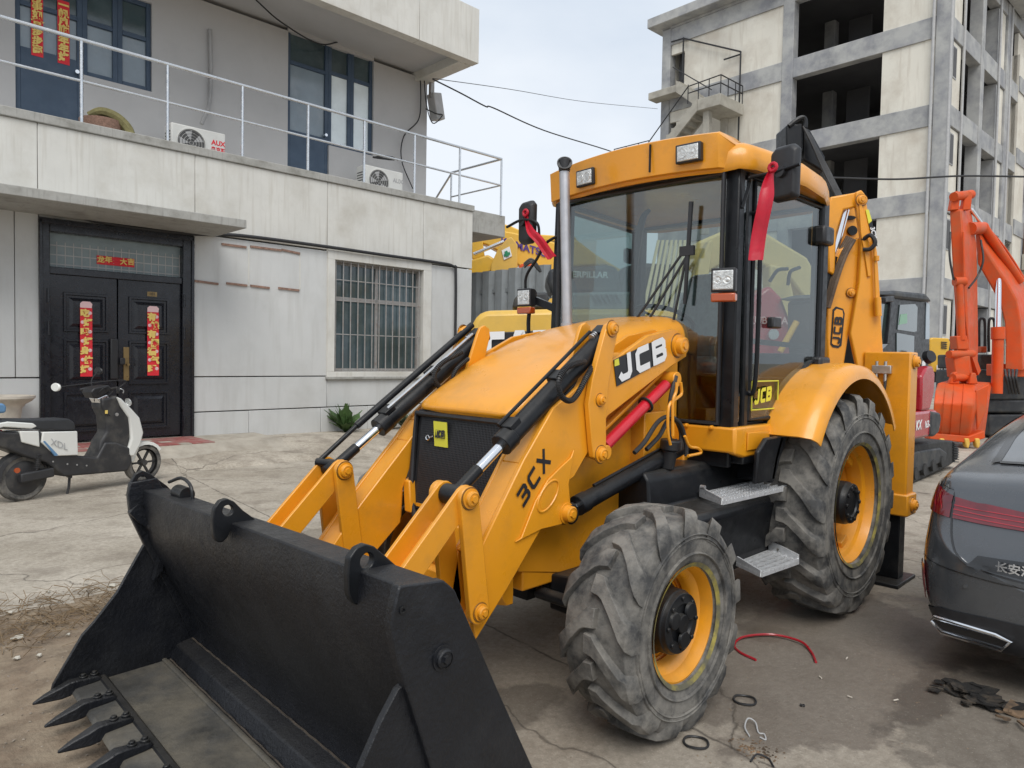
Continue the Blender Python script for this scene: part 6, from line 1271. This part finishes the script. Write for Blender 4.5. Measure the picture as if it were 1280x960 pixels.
# fence along the yard edge, from the corner towards the machines
for o_ in list(fe.children): bpy.data.objects.remove(o_)
fX = -8.6; f0, f1 = H(588, 341, 0, fX), H(676, 332, 0, fX); fe.location = (fX, f0.y, 0); fe.rotation_euler = (0, 0, 0)
L_ = f1.y-f0.y+.3; ns = 1; ns = 2
for s_ in range(ns):
    top_, bot_ = [], []; nseg = 12
    for i in range(nseg+1):
        y = (s_+i/nseg)*L_/ns; o_ = -.09 if i % 4 == 3 else 0
        top_.append(V((o_, y, f0.z+(f1.z-f0.z)*y/L_+.015*math.sin(s_*2)))); bot_.append(V((o_, y, 0)))
    MB().loft([top_, bot_], ring_closed=False, caps=False).build('sheet', 'fence', fe, smooth=False)
    MB().box((-.10, s_*L_/ns-.03, 0), (-.05, s_*L_/ns+.03, f0.z-.1)).build('post', 'fence', fe)
MB().box((-.09, 0, f0.z-.5), (-.05, L_, f0.z-.42)).build('top_rail', 'fence', fe)
# ================================================================ CAR
M['car'] = mat('dark grey metallic paint', (.080, .086, .094), .24, .45, var=.05, vscale=3, coat=1.0)
M['carblack'] = mat('gloss black trim', (.01, .01, .011), .2, coat=.6); M['tail'] = mat('red tail lamp', (.13, .002, .008), .08, coat=1, var=.4, vscale=9)
M['tail2'] = mat('bright red lens', (.38, .006, .018), .12, coat=1); M['carglass'] = mat('rear screen', (.05, .055, .06), .05, coat=1, spec=1, var=.1)
lat = (CM @ V((.711, 0, -.703))); lat.z = 0; lat.normalize(); hd = V((-lat.y, lat.x, 0))
if hd.dot(VD) < 0: hd = -hd
corner = D(1160, 700, 3.7); cor = corner+lat*.87; cor.z = 0
car = thing('grey_sedan', 'dark grey metallic fastback sedan parked at the right edge, seen from behind', 'car', cor, math.atan2(lat.y, lat.x))
def cst(y, w, zb, zs, zr, wr, zk=.62): return [V((0, y, zb)), V((-w*.45, y, zb)), V((-w*.80, y, zb+.005)), V((-w*.95, y, zb+.07)), V((-w*.995, y, zk-.12)), V((-w, y, zk+.02)), V((-w*.985, y, zk+.12)), V((-w*.96, y, (zk+zs)/2+.1)), V((-w*.93, y, zs)), V((-(w*.45+wr*.55), y, zs+(zr-zs)*.45)), V((-wr, y, zr-.05)), V((-wr*.55, y, zr-.008)), V((0, y, zr))]
S_ = [(-.01, .62, .30, .50, .56, .3, .44), (.01, .82, .22, .64, .70, .5, .50), (.06, .895, .19, .76, .84, .62, .56), (.12, .925, .18, .92, .99, .70, .60), (.20, .94, .17, 1.0, 1.055, .74, .62), (.34, .945, .17, 1.02, 1.085, .76, .64), (.60, .95, .17, 1.035, 1.15, .76, .65), (.95, .95, .17, 1.04, 1.275, .76, .66), (1.4, .95, .17, 1.03, 1.38, .73, .66), (2.0, .945, .17, 1.0, 1.445, .68, .66), (2.7, .94, .18, .98, 1.42, .64, .66), (3.3, .93, .18, .95, 1.22, .62, .66), (3.7, .92, .18, .90, 1.0, .66, .64), (4.3, .90, .20, .80, .88, .6, .6), (4.65, .80, .24, .68, .74, .5, .54), (4.75, .55, .3, .6, .62, .3, .5)]
rings = []
for s_ in S_:
    h = cst(*s_); rings.append(h+[V((-p.x, p.y, p.z)) for p in h[-2:0:-1]])
cbdy = MB().loft(rings).build('body', 'car', car); sd_ = cbdy.modifiers.new('sub', 'SUBSURF'); sd_.levels = 2; sd_.render_levels = 2
cbdy.data.set_sharp_from_angle(angle=R_(80))
def patch(rows, nm, m_, par=None, t=.012, off=.006):
    m = MB(); m.loft([[V(p) for p in r] for r in rows], ring_closed=False, caps=False); o = m.build(nm, m_, par or car, ang=60)
    su = o.modifiers.new('sub', 'SUBSURF'); su.subdivision_type = 'SIMPLE'; su.levels = 3; su.render_levels = 3
    sw = o.modifiers.new('wrap', 'SHRINKWRAP'); sw.target = cbdy; sw.offset = off; sw.wrap_mode = 'ABOVE_SURFACE'
    return o
def band2(path, zs, nm, m_, par=None, off=.006): return patch([[V((x, y, z0)), V((x, y, (z0+z1)/2)), V((x, y, z1))] for (x, y), (z0, z1) in zip(path, zs)], nm, m_, par, off=off)
outl = [(-.96, .50), (-.95, .36), (-.94, .24), (-.91, .14), (-.85, .08), (-.80, .05)]
tl = band2(outl, [(.975, .985), (.92, 1.0), (.865, 1.005), (.84, .995), (.828, .975), (.825, .96)], 'tail_lamp', 'tail', off=.010)
inn = [(-.785, .05), (-.65, .03), (-.5, .02), (-.3, .0), (0, .0), (.3, .0), (.785, .05)]
tl2 = band2(inn, [(.825, .955), (.822, .94), (.82, .925), (.818, .91), (.815, .90), (.818, .91), (.825, .955)], 'tail_lamp', 'tail', off=.010)
for a in (.832, .858, .884): band2(inn[:5], [(a+.014, a+.019), (a+.009, a+.014), (a+.004, a+.009), (a, a+.005), (a-.003, a+.002)], 'lamp_strip', 'tail2', tl2, off=.014)
for k in range(3): band2([(-.925+.03*k, .20-.05*k), (-.90+.03*k, .13-.03*k)], [(.955-.01*k, .965-.01*k), (.86, .87)], 'lamp_strip', 'tail2', tl, off=.014)
def seam(pts, nm, m_, w=.006, off=.003):
    sp = spline([V(p) for p in pts], 5); rows = []
    for i, p in enumerate(sp):
        d = (sp[min(i+1, len(sp)-1)]-sp[max(0, i-1)]).normalized(); n = d.cross(V((0, 1, 0))).normalized(); rows.append([p-n*w/2, p+n*w/2])
    m = MB(); m.loft(rows, ring_closed=False, caps=False); o = m.build(nm, m_, car); sw = o.modifiers.new('wrap', 'SHRINKWRAP'); sw.target = cbdy; sw.offset = off; sw.wrap_mode = 'ABOVE_SURFACE'; return o
seam(((-.80, .05, 1.0), (-.795, .04, .90), (-.79, .03, .81), (-.775, .02, .72), (-.74, .01, .645), (-.66, 0, .60), (-.5, 0, .575), (-.2, 0, .56), (.2, 0, .56)), 'trunk_gap', 'carblack', .009)
seam(((-.96, .5, .985), (-.95, .33, .99), (-.92, .2, 1.005), (-.86, .14, .99), (-.8, .1, .98)), 'lamp_gap', 'carblack', .006)
seam(((-.93, .3, .60), (-.90, .1, .595), (-.82, .03, .575), (-.6, 0, .55), (-.3, 0, .54), (.2, 0, .54)), 'bumper_crease', 'carblack', .005)
patch([[(-.70, 0, .605), (-.655, 0, .665)], [(-.45, 0, .585), (-.45, 0, .672)], [(0, 0, .58), (0, 0, .675)]], 'plate_recess', 'carblack', off=.005)
text('长安汽车', 'lettering', 'chrome', car, (-.47, -.035, .632), (1, -.04, 0), (0, .1, 1), .052, bold=.02)
patch([[(-.945, .20, .38), (-.945, .20, .555)], [(-.925, .10, .365), (-.925, .10, .57)], [(-.90, .06, .38), (-.90, .06, .555)]], 'reflector', 'tail2', off=.012)
patch([[(-.94, .25, .17), (-.94, .25, .30)], [(-.90, .08, .17), (-.90, .08, .33)], [(-.82, .0, .17), (-.82, .0, .36)], [(-.60, -.0, .17), (-.60, -.0, .37)], [(0, -.0, .17), (0, -.0, .37)]], 'diffuser', 'plastic', off=.008)
ex_ = [V((-.855, .045, .275)), V((-.835, .02, .305)), V((-.56, -.025, .30)), V((-.50, -.03, .285)), V((-.535, -.025, .235)), V((-.80, .02, .235))]
eo = MB().tube(ex_, .011, 8, closed=True).build('exhaust_trim', 'chrome', car); MB().prism([p+V((0, .004, 0)) for p in ex_], (0, .03, 0)).build('exhaust_opening', 'carblack', eo)
MB().lathe([(0, .010), (.006, .009), (.006, 0)], (-.70, .0, .50), (0, -1, 0), 14).build('parking_sensor', 'car', car)
rg_ = [[(-.66, .46, 1.10), (-.35, .40, 1.10), (0, .38, 1.10), (.35, .40, 1.10), (.66, .46, 1.10)], [(-.66, .80, 1.22), (-.33, .80, 1.23), (0, .80, 1.235), (.33, .80, 1.23), (.66, .80, 1.22)], [(-.62, 1.22, 1.33), (-.3, 1.22, 1.35), (0, 1.22, 1.355), (.3, 1.22, 1.35), (.62, 1.22, 1.33)]]
rw = patch(rg_, 'rear_screen', 'carglass', off=.006)
patch([[(-.70, .44, 1.09), (-.66, .46, 1.10)], [(-.70, .80, 1.20), (-.66, .80, 1.22)], [(-.66, 1.24, 1.32), (-.62, 1.22, 1.33)]], 'screen_seal', 'carblack', off=.008); patch([[(-.66, .44, 1.085), (-.66, .47, 1.10)], [(0, .35, 1.085), (0, .38, 1.10)], [(.66, .44, 1.085), (.66, .47, 1.10)]], 'screen_seal', 'carblack', off=.008)
seam(((-.56, 1.2, 1.32), (-.58, .9, 1.25), (-.58, .66, 1.17), (-.54, .56, 1.13), (-.3, .52, 1.13), (0, .51, 1.13)), 'heater_line', 'white', .004, .009)
for s_ in (1, -1):
    patch([[V((s_*.90, y, z0)), V((s_*(.90-(z1-z0)*.6), y, z1))] for y, z0, z1 in ((1.0, 1.06, 1.16), (1.4, 1.05, 1.27), (2.0, 1.03, 1.34), (2.7, 1.0, 1.32), (3.1, .98, 1.18))], 'side_glass', 'carglass', off=.006)
    for y in (.98, 3.75):
        w_ = MB().lathe([(-.10, .02), (-.1, .22), (-.10, .325), (-.08, .335), (.08, .335), (.10, .32), (.10, .23), (.06, .22), (.07, .05), (.08, 0)], (s_*.855, y, .335), (s_, 0, 0), 32).build('wheel', 'rubber_far', car)
        MB().lathe([(.102, .225), (.104, .21), (.08, .2), (.085, .05), (.09, 0)], (s_*.855, y, .335), (s_, 0, 0), 24).build('rim', 'alu', w_)
# ================================================================ SCOOTER
r_c = D(27, 597, 7.58); sdir = (CM @ V((.45, 0, .89))); sdir.z = 0; sdir.normalize(); SO = V((r_c.x, r_c.y, 0)); SY = V((-sdir.y, sdir.x, 0))
scoot = thing('electric_scooter', 'white and black electric scooter parked in front of the black double door', 'scooter', SO, math.atan2(sdir.y, sdir.x))
M['scrapc'] = mat('weathered scrap', (.50, .47, .40), .8, var=.3, vscale=30)
M['swhite'] = mat('white scooter panel', (.74, .74, .70), .3, coat=.4, dirt=(.4, .38, .32), damt=.15); M['sblue'] = mat('blue stripe', (.12, .25, .42), .4); M['sblack'] = mat('matt black moulding', (.03, .03, .032), .5, var=.2, dirt=(.13, .12, .10), damt=.4, dscale=6)
def S(px, py, off=0.0):     # point on the scooter's own lengthwise plane, shifted sideways by off
    n = SY; d = CM @ V((px-640, py-480, FPX)); t = (off-(CP-SO).dot(n))/d.dot(n); p = CP+d*t; q = p-SO; return V((q.dot(sdir), off, p.z))
sg = 1 if S(27, 597).y == 0 and (CP-SO).dot(SY) > 0 else -1
def sslab(pts, half, nm, m_, bev=.012, par=None, seg=3): P = [S(x, y, sg*half) for x, y in pts]; return MB().prism(P, (0, -2*sg*half, 0)).build(nm, m_, par or scoot, bev=bev, seg=seg)
for (px, py, rr, nm) in ((27, 598, .245, 'rear'), (178, 578, .235, 'front')):
    c = S(px, py); c.z = rr+.005; w_ = MB().lathe([(-.045, rr*.74), (-.05, rr*.9), (-.03, rr), (.03, rr), (.05, rr*.9), (.045, rr*.74)], c, (0, 1, 0), 36).build('wheel', 'rubber', scoot)
    if nm == 'rear': MB().lathe([(-.06, 0), (-.06, rr*.6), (-.04, rr*.78), (.04, rr*.78), (.06, rr*.6), (.06, 0)], c, (0, 1, 0), 30).build('hub_motor', 'sblack', w_)
    else:
        m = MB(); m.lathe([(-.03, rr*.76), (.03, rr*.76), (.03, rr*.66), (-.03, rr*.66)], c, (0, 1, 0), 30); m.cyl(c-V((0, .05, 0)), c+V((0, .05, 0)), .035)
        for k in range(6): a = k*math.pi/3; m.bar(c, c+V((math.cos(a)*rr*.7, 0, math.sin(a)*rr*.7)), .02, .03, up=(0, 1, 0))
        m.build('rim', 'sblack', w_)
    fd = MB(); fd.loft([[c+V((math.cos(R_(a))*r2, yy, math.sin(R_(a))*r2)) for yy, r2 in ((-.07, rr*.95), (-.06, rr*1.12), (.06, rr*1.12), (.07, rr*.95), (.055, rr*1.07), (-.055, rr*1.07))] for a in (range(20, 190, 15) if nm == 'rear' else range(35, 130, 15))]).build('mudguard', 'sblack' if nm == 'rear' else 'swhite', scoot)
sslab([(-10, 532), (5, 540), (70, 541), (97, 538), (97, 570), (122, 572), (132, 553), (146, 553), (163, 560), (166, 578), (160, 589), (80, 596), (58, 578), (35, 572), (10, 562), (-10, 556)], .13, 'body', 'sblack', .02)
sslab([(-12, 528), (10, 524), (55, 524), (86, 523), (94, 528), (95, 538), (40, 537), (-10, 536)], .125, 'seat', 'seat', .02)
sslab([(54, 540), (97, 539), (98, 569), (70, 570), (52, 553)], .150, 'side_panel', 'swhite', .01); sslab([(25, 539), (49, 539), (50, 559), (28, 553)], .150, 'side_panel', 'swhite', .01)
st_ = sslab([(54, 552), (56, 551), (73, 569), (69, 570)], .153, 'stripe', 'sblue', .0)
sslab([(-12, 531), (10, 527), (42, 529), (47, 533), (40, 536), (5, 534), (-12, 538)], .14, 'grab_rail', 'swhite', .012)
sslab([(122, 572), (126, 552), (134, 540), (132, 520), (126, 508), (128, 498), (148, 494), (160, 512), (164, 530), (163, 548), (160, 572)], .10, 'leg_shield', 'sblack', .03)
sslab([(147, 496), (152, 498), (166, 512), (175, 522), (180, 541), (176, 556), (168, 571), (158, 570), (165, 548), (162, 522), (152, 508)], .13, 'front_panel', 'swhite', .025)
sslab([(150, 556), (173, 553), (176, 556), (168, 578), (160, 580)], .07, 'front_fork_cover', 'swhite', .02)
sslab([(114, 490), (118, 485), (136, 481), (140, 486), (126, 497), (118, 498)], .09, 'instrument', 'plastic', .015); sslab([(122, 498), (134, 493), (139, 500), (128, 507)], .085, 'headset', 'chrome', .012)
m = MB(); hb0 = S(136, 486, 0); m.tube(spline([hb0+V((-.12, -.34, -.02)), hb0+V((-.03, -.2, .02)), hb0+V((.02, 0, .0)), hb0+V((-.03, .2, .02)), hb0+V((-.12, .34, -.02))]), .014, 8); m.build('handlebar', 'sblack', scoot)
for s_ in (-1, 1): 
    a = hb0+V((-.12, s_*.34, -.02)); b_ = hb0+V((-.05, s_*.24, .01)); MB().cyl(a, b_, .02, n=12).build('grip', 'plastic', scoot)
    mm_ = MB(); mc_ = (S(70, 484, sg*.36) if s_ == sg else hb0+V((.1, s_*.34, .2))); mr = mm_.loft([[mc_+V((x, y*k, z*k)) for y, z in [(.075*math.cos(t), .045*math.sin(t)) for t in [2*math.pi*i/16 for i in range(16)]]] for x, k in ((-.012, .9), (-.004, 1), (.012, .9))]).build('mirror', 'swhite' if s_ == sg else 'plastic', scoot)
    MB().tube(spline([b_, b_+V((.03, s_*.04, .10)), mc_]), .006, 6).build('mirror_stalk', 'cable', scoot)
MB().tube(spline([hb0, S(118, 494, 0)+V((0, sg*.15, .08)), S(118, 500, 0), S(128, 505, 0)]), .007, 6).build('brake_cable', 'cable', scoot)
sw_ = MB().box((0, -.04, -.05), (.34, .04, .05), Matrix.Translation(S(24, 598, sg*.10))@Matrix.Rotation(R_(-4), 4, 'Y')).build('swing_arm', 'sblack', scoot, bev=.015)
q = S(21, 588, sg*.13); MB().cyl(q, q+V((0, sg*.012, 0)), .028, n=18).build('amber_reflector', 'amber', scoot)
m = MB(); m.cyl(S(48, 568, sg*.12), S(46, 588, sg*.12), .014)
for k in range(7): c = S(48, 568, sg*.12).lerp(S(46, 586, sg*.12), k/7); m.cyl(c, c+V((0, 0, -.008)), .028, n=12)
m.build('shock_absorber', 'sblack', scoot)
MB().box(S(-4, 545, 0)-V((.02, .09, .05)), S(-4, 545, 0)+V((.01, .09, .07))).build('tail_lamp', 'tail2', scoot, bev=.012)
MB().prism([S(98, 571.5, sg*.11), S(122, 573, sg*.11), S(122, 573, -sg*.11), S(98, 571.5, -sg*.11)], (0, 0, .012)).build('floor_mat', 'rubber', scoot)
for s_ in (-1, 1): MB().tube(spline([hb0+V((-.03, s_*.2, .02)), hb0+V((.0, s_*.26, -.005)), hb0+V((-.07, s_*.36, -.03))]), .006, 6).build('brake_lever', 'alu', scoot)
q = S(158, 503, 0); MB().lathe([(0, .05), (.015, .045), (.02, .02), (.02, 0)], q+V((.02, 0, 0)), (1, 0, .3), 20).build('headlight', 'lens', scoot)
for k in range(3): MB().tube(spline([hb0+V((0, sg*(.02+.03*k), -.02)), S(126, 500+3*k, sg*.09), S(132+3*k, 520, sg*.105)]), .005, 6).build('wiring', 'cable', scoot)
for px_, py_ in ((84, 580), (96, 581), (108, 582), (66, 577)): q = S(px_, py_, sg*.131); MB().cyl(q, q+V((0, sg*.006, 0)), .009, n=10).build('screw', 'alu', scoot)
m = MB(); m.cyl(S(87, 594, 0), S(86, 609, sg*.03), .014); m.cyl(S(84, 594, 0), S(88, 596, sg*.1), .02); q = S(86, 609, sg*.03); m.cyl(q, V((q.x-.02, q.y, .0)), .013); m.build('centre_stand', 'sblack', scoot)
q = S(133, 515, sg*.11); MB().box(q-V((.015, .003, .02)), q+V((.015, .003, .02))).build('sticker', 'gold', scoot); q = S(145, 518, sg*.09); MB().cyl(q, q+V((0, sg*.02, 0)), .02, n=14).build('key_switch', 'alu', scoot)
text('XDL', 'lettering', 'conduit', scoot, S(74, 556, sg*.1535), S(84, 560, sg*.15)-S(72, 556, sg*.15), (0, 0, 1), .10); sslab([(-14, 506), (5, 504), (9, 508), (8, 516), (-14, 518)], .12, 'tail_box', 'sblue', .02)
ub = thing('blue_scooter', 'tail end of a second scooter with blue mudguard at the left edge', 'scooter', SO-sdir*.55+SY*-sg*.1)
MB().loft([[V((x, y, z)) for x, y, z in ((a, -.06, b_), (a, .06, b_), (a, .05, b_-.05), (a, -.05, b_-.05))] for a, b_ in ((-.3, .55), (0, .62), (.2, .60), (.33, .50))]).build('mudguard', 'sblue2', ub, bev=.02)
MB().lathe([(-.05, .18), (-.05, .22), (0, .25), (.05, .22), (.05, .18)], (0, 0, .25), (-sdir.y, sdir.x, 0), 28).build('wheel', 'rubber_far', ub)
# ================================================================ LITTER
def gz(px, py): p = H(px, py, 2, .004); p.z = gh(p.x, p.y); return p
def ring(px, py, r, lab, tw=.008, grp='black rubber rings on the ground'):
    c = gz(px, py); m = MB().tube([V((r*math.cos(t), r*math.sin(t)*1.0, tw+.002*math.sin(3*t))) for t in [k*math.pi/14 for k in range(28)]], tw, 6, closed=True)
    o = m.build('rubber_ring', 'hose'); o.location = (c.x, c.y, max(0, c.z)+.003); tag(o, lab, 'ring', grp)
ring(931, 876, .050, 'black rubber ring lying on the concrete nearest the front tyre', .005); ring(870, 929, .050, 'black rubber ring lying at the bottom edge below the front tyre', .005)
ring(1003, 882, .009, 'tiny dark washer lying on the concrete right of the black ring', .003)
def thin(pts, r, m_, nm, lab, cat, grp=None):
    P = [gz(x, y)+V((0, 0, r+h)) for x, y, h in pts]; o = MB().tube(spline(P), r, 6).build(nm, m_); tag(o, lab, cat, grp); return o
thin([(945, 825, 0), (925, 815, 0), (918, 805, .0), (930, 797, .01), (965, 794, .01), (1000, 803, .01), (1014, 815, 0), (1020, 828, 0)], .007, 'exred', 'red_hose', 'short curved length of dark red hose lying between the wheels', 'hose')
thin([(937, 921, 0), (931, 912, .01), (935, 904, .02), (944, 906, .01), (948, 916, 0), (955, 918, 0), (957, 925, 0), (950, 922, 0)], .0035, 'conduit', 'wire_scrap', 'twisted scrap of thin wire beside the sandy crumbs', 'wire')
thin([(938, 952, 0), (946, 946, .01), (960, 948, .0), (967, 958, 0)], .004, 'cable', 'wire_scrap', 'black wire hoop lying at the bottom edge of the ground', 'wire')
for k, (x, y, w) in enumerate(((1058, 823, 9), (1062, 872, 7), (1120, 876, 10), (1026, 847, 7))):
    c = gz(x, y); m = MB(); a = k*1.3; m.cyl((-.012*w/8, 0, .006), (.012*w/8, .004, .006), .0036, n=8); o = m.build('cigarette_end', 'stone'); o.location = (c.x, c.y, max(0, c.z)); o.rotation_euler = (0, 0, a)
    tag(o, ['pale cigarette end on the dark stain, nearest the front wheel', 'pale cigarette end at the front rim of the dark stain', 'white cigarette end on the stain toward the charred heap', 'pale cigarette end right of the rubber ring'][k], 'cigarette end', 'cigarette ends on the ground')
ch = thing('burnt_rubbish', 'charred heap of burnt cardboard and ash on the ground behind the car', 'rubbish', gz(1218, 872))
M['char'] = mat('charred ash', (.012, .011, .010), .85, var=.5, vscale=15, bump=.8, bscale=25, dirt=(.16, .12, .08), damt=.4, dscale=14); M['scorch'] = mat('scorched cardboard', (.22, .14, .08), .9, var=.4, vscale=14, dirt=(.03, .025, .02), damt=.8, dscale=9)
for k in range(34):
    a = random.uniform(0, 6.28); r = random.uniform(0, .20); c = V((r*math.cos(a)*.7, r*math.sin(a)*1.0, .012+.03*random.random()*(1-r*4))); s_ = random.uniform(.025, .07); m = MB(); n = 7
    R3 = Matrix.Rotation(random.uniform(0, 6), 4, 'Z')@Matrix.Rotation(random.uniform(-.35, .35), 4, 'X'); m.prism([c+R3@V((s_*math.cos(t)*random.uniform(.6, 1.2), s_*math.sin(t)*random.uniform(.6, 1.2), 0)) for t in [2*math.pi*i/n for i in range(n)]], (0, 0, random.uniform(.004, .012)))
    m.build('scrap', 'char' if r < .17 or k % 3 else 'scorch', ch, smooth=False)
for k in range(5): c = V((.10+random.uniform(-.05, .1), .12+random.uniform(-.06, .1), .02)); MB().bar(c, c+V((random.uniform(-.12, .12), random.uniform(-.1, .1), .01)), .012, .008).build('stick', 'scorch', ch)
# crumbs, twigs, pebbles, paper bits
def bits(nm, n, reg, s0, s1, m_, lab, cat, flat=.5):
    m = MB()
    for k in range(n):
        x, y = reg(); z = gh(x, y); s_ = random.uniform(s0, s1); R3 = Matrix.Rotation(random.uniform(0, 6), 4, 'Z')@Matrix.Rotation(random.uniform(-.5, .5), 4, 'X'); vs_ = [V((1, 0, 0)), V((0, 1, 0)), V((-1, .1, 0)), V((.1, -1, 0)), V((.1, .1, flat)), V((0, 0, -flat))]
        m.add([R3@(v*s_*random.uniform(.7, 1.2))+V((x, y, z+s_*flat*.4)) for v in vs_], [(0, 1, 4), (1, 2, 4), (2, 3, 4), (3, 0, 4), (1, 0, 5), (2, 1, 5), (3, 2, 5), (0, 3, 5)])
    tag(m.build(nm, m_, smooth=False), lab, cat, kind='stuff')
U = random.uniform
M['pebble'] = mat('pebble', (.24, .20, .16), .9, var=.5, vscale=5)
bits('pebbles', 1500, lambda: (U(.9, 3.0), U(-2.9, .4)), .0015, .009, 'pebble', 'small pebbles scattered over the bare earth by the shovel', 'pebbles')
bits('grit', 1100, lambda: (U(-4.5, 1.4), U(-3, 2.6)), .002, .006, 'dirt', 'fine grit scattered over the yard concrete', 'grit')
bits('sand_crumbs', 120, lambda: (gz(944, 938).x+random.gauss(0, .04), gz(944, 938).y+random.gauss(0, .05)), .003, .009, 'scorch', 'sandy crumbs in a little heap at the bottom edge', 'sand')
m = MB()
for k in range(520):
    x, y = (U(1.0, 2.6), -2.45+random.gauss(0, .16)+U(-.1, .25)); z = gh(x, y); a = U(0, 6.28); L_ = U(.05, .2); p = V((x, y, z+.004)); e_ = p+V((math.cos(a)*L_, math.sin(a)*L_, U(.0, .07))); mid = (p+e_)/2+V((U(-.02, .02), U(-.02, .02), U(0, .03))); m.tube([p, mid, e_], U(.0012, .003), 4)
tag(m.build('dry_twigs', 'twig'), 'tangle of dry twigs and dead grass along the broken concrete edge', 'twigs', kind='stuff')
for k, (x, y, s_) in enumerate(((20, 787, .035), (12, 768, .02), (55, 768, .016), (140, 733, .03), (20, 812, .018), (85, 785, .012), (48, 812, .016), (60, 740, .014))):
    c = gz(x, y); m = MB(); n = 7; m.prism([V((s_*math.cos(t)*U(.6, 1.2), s_*math.sin(t)*U(.6, 1.1), .006+.006*math.sin(2*t))) for t in [2*math.pi*i/n for i in range(n)]], (0, 0, .004)); o = m.build('paper_scrap', 'scrapc', smooth=False); o.location = (c.x, c.y, c.z+.004)
    tag(o, ('crumpled white scrap, biggest on the bare earth at the left edge', 'small cream scrap at the left edge above the big white scrap', 'pale scrap among the dry twigs', 'flat cream scrap on the broken concrete edge by the shovel', 'pale scrap on bare earth below the big white scrap', 'tiny cream scrap on the earth beside the shovel side plate', 'white scrap on open earth above the shovel teeth', 'cream scrap on the concrete just above the twigs')[k], 'scrap', 'scraps on the bare earth')
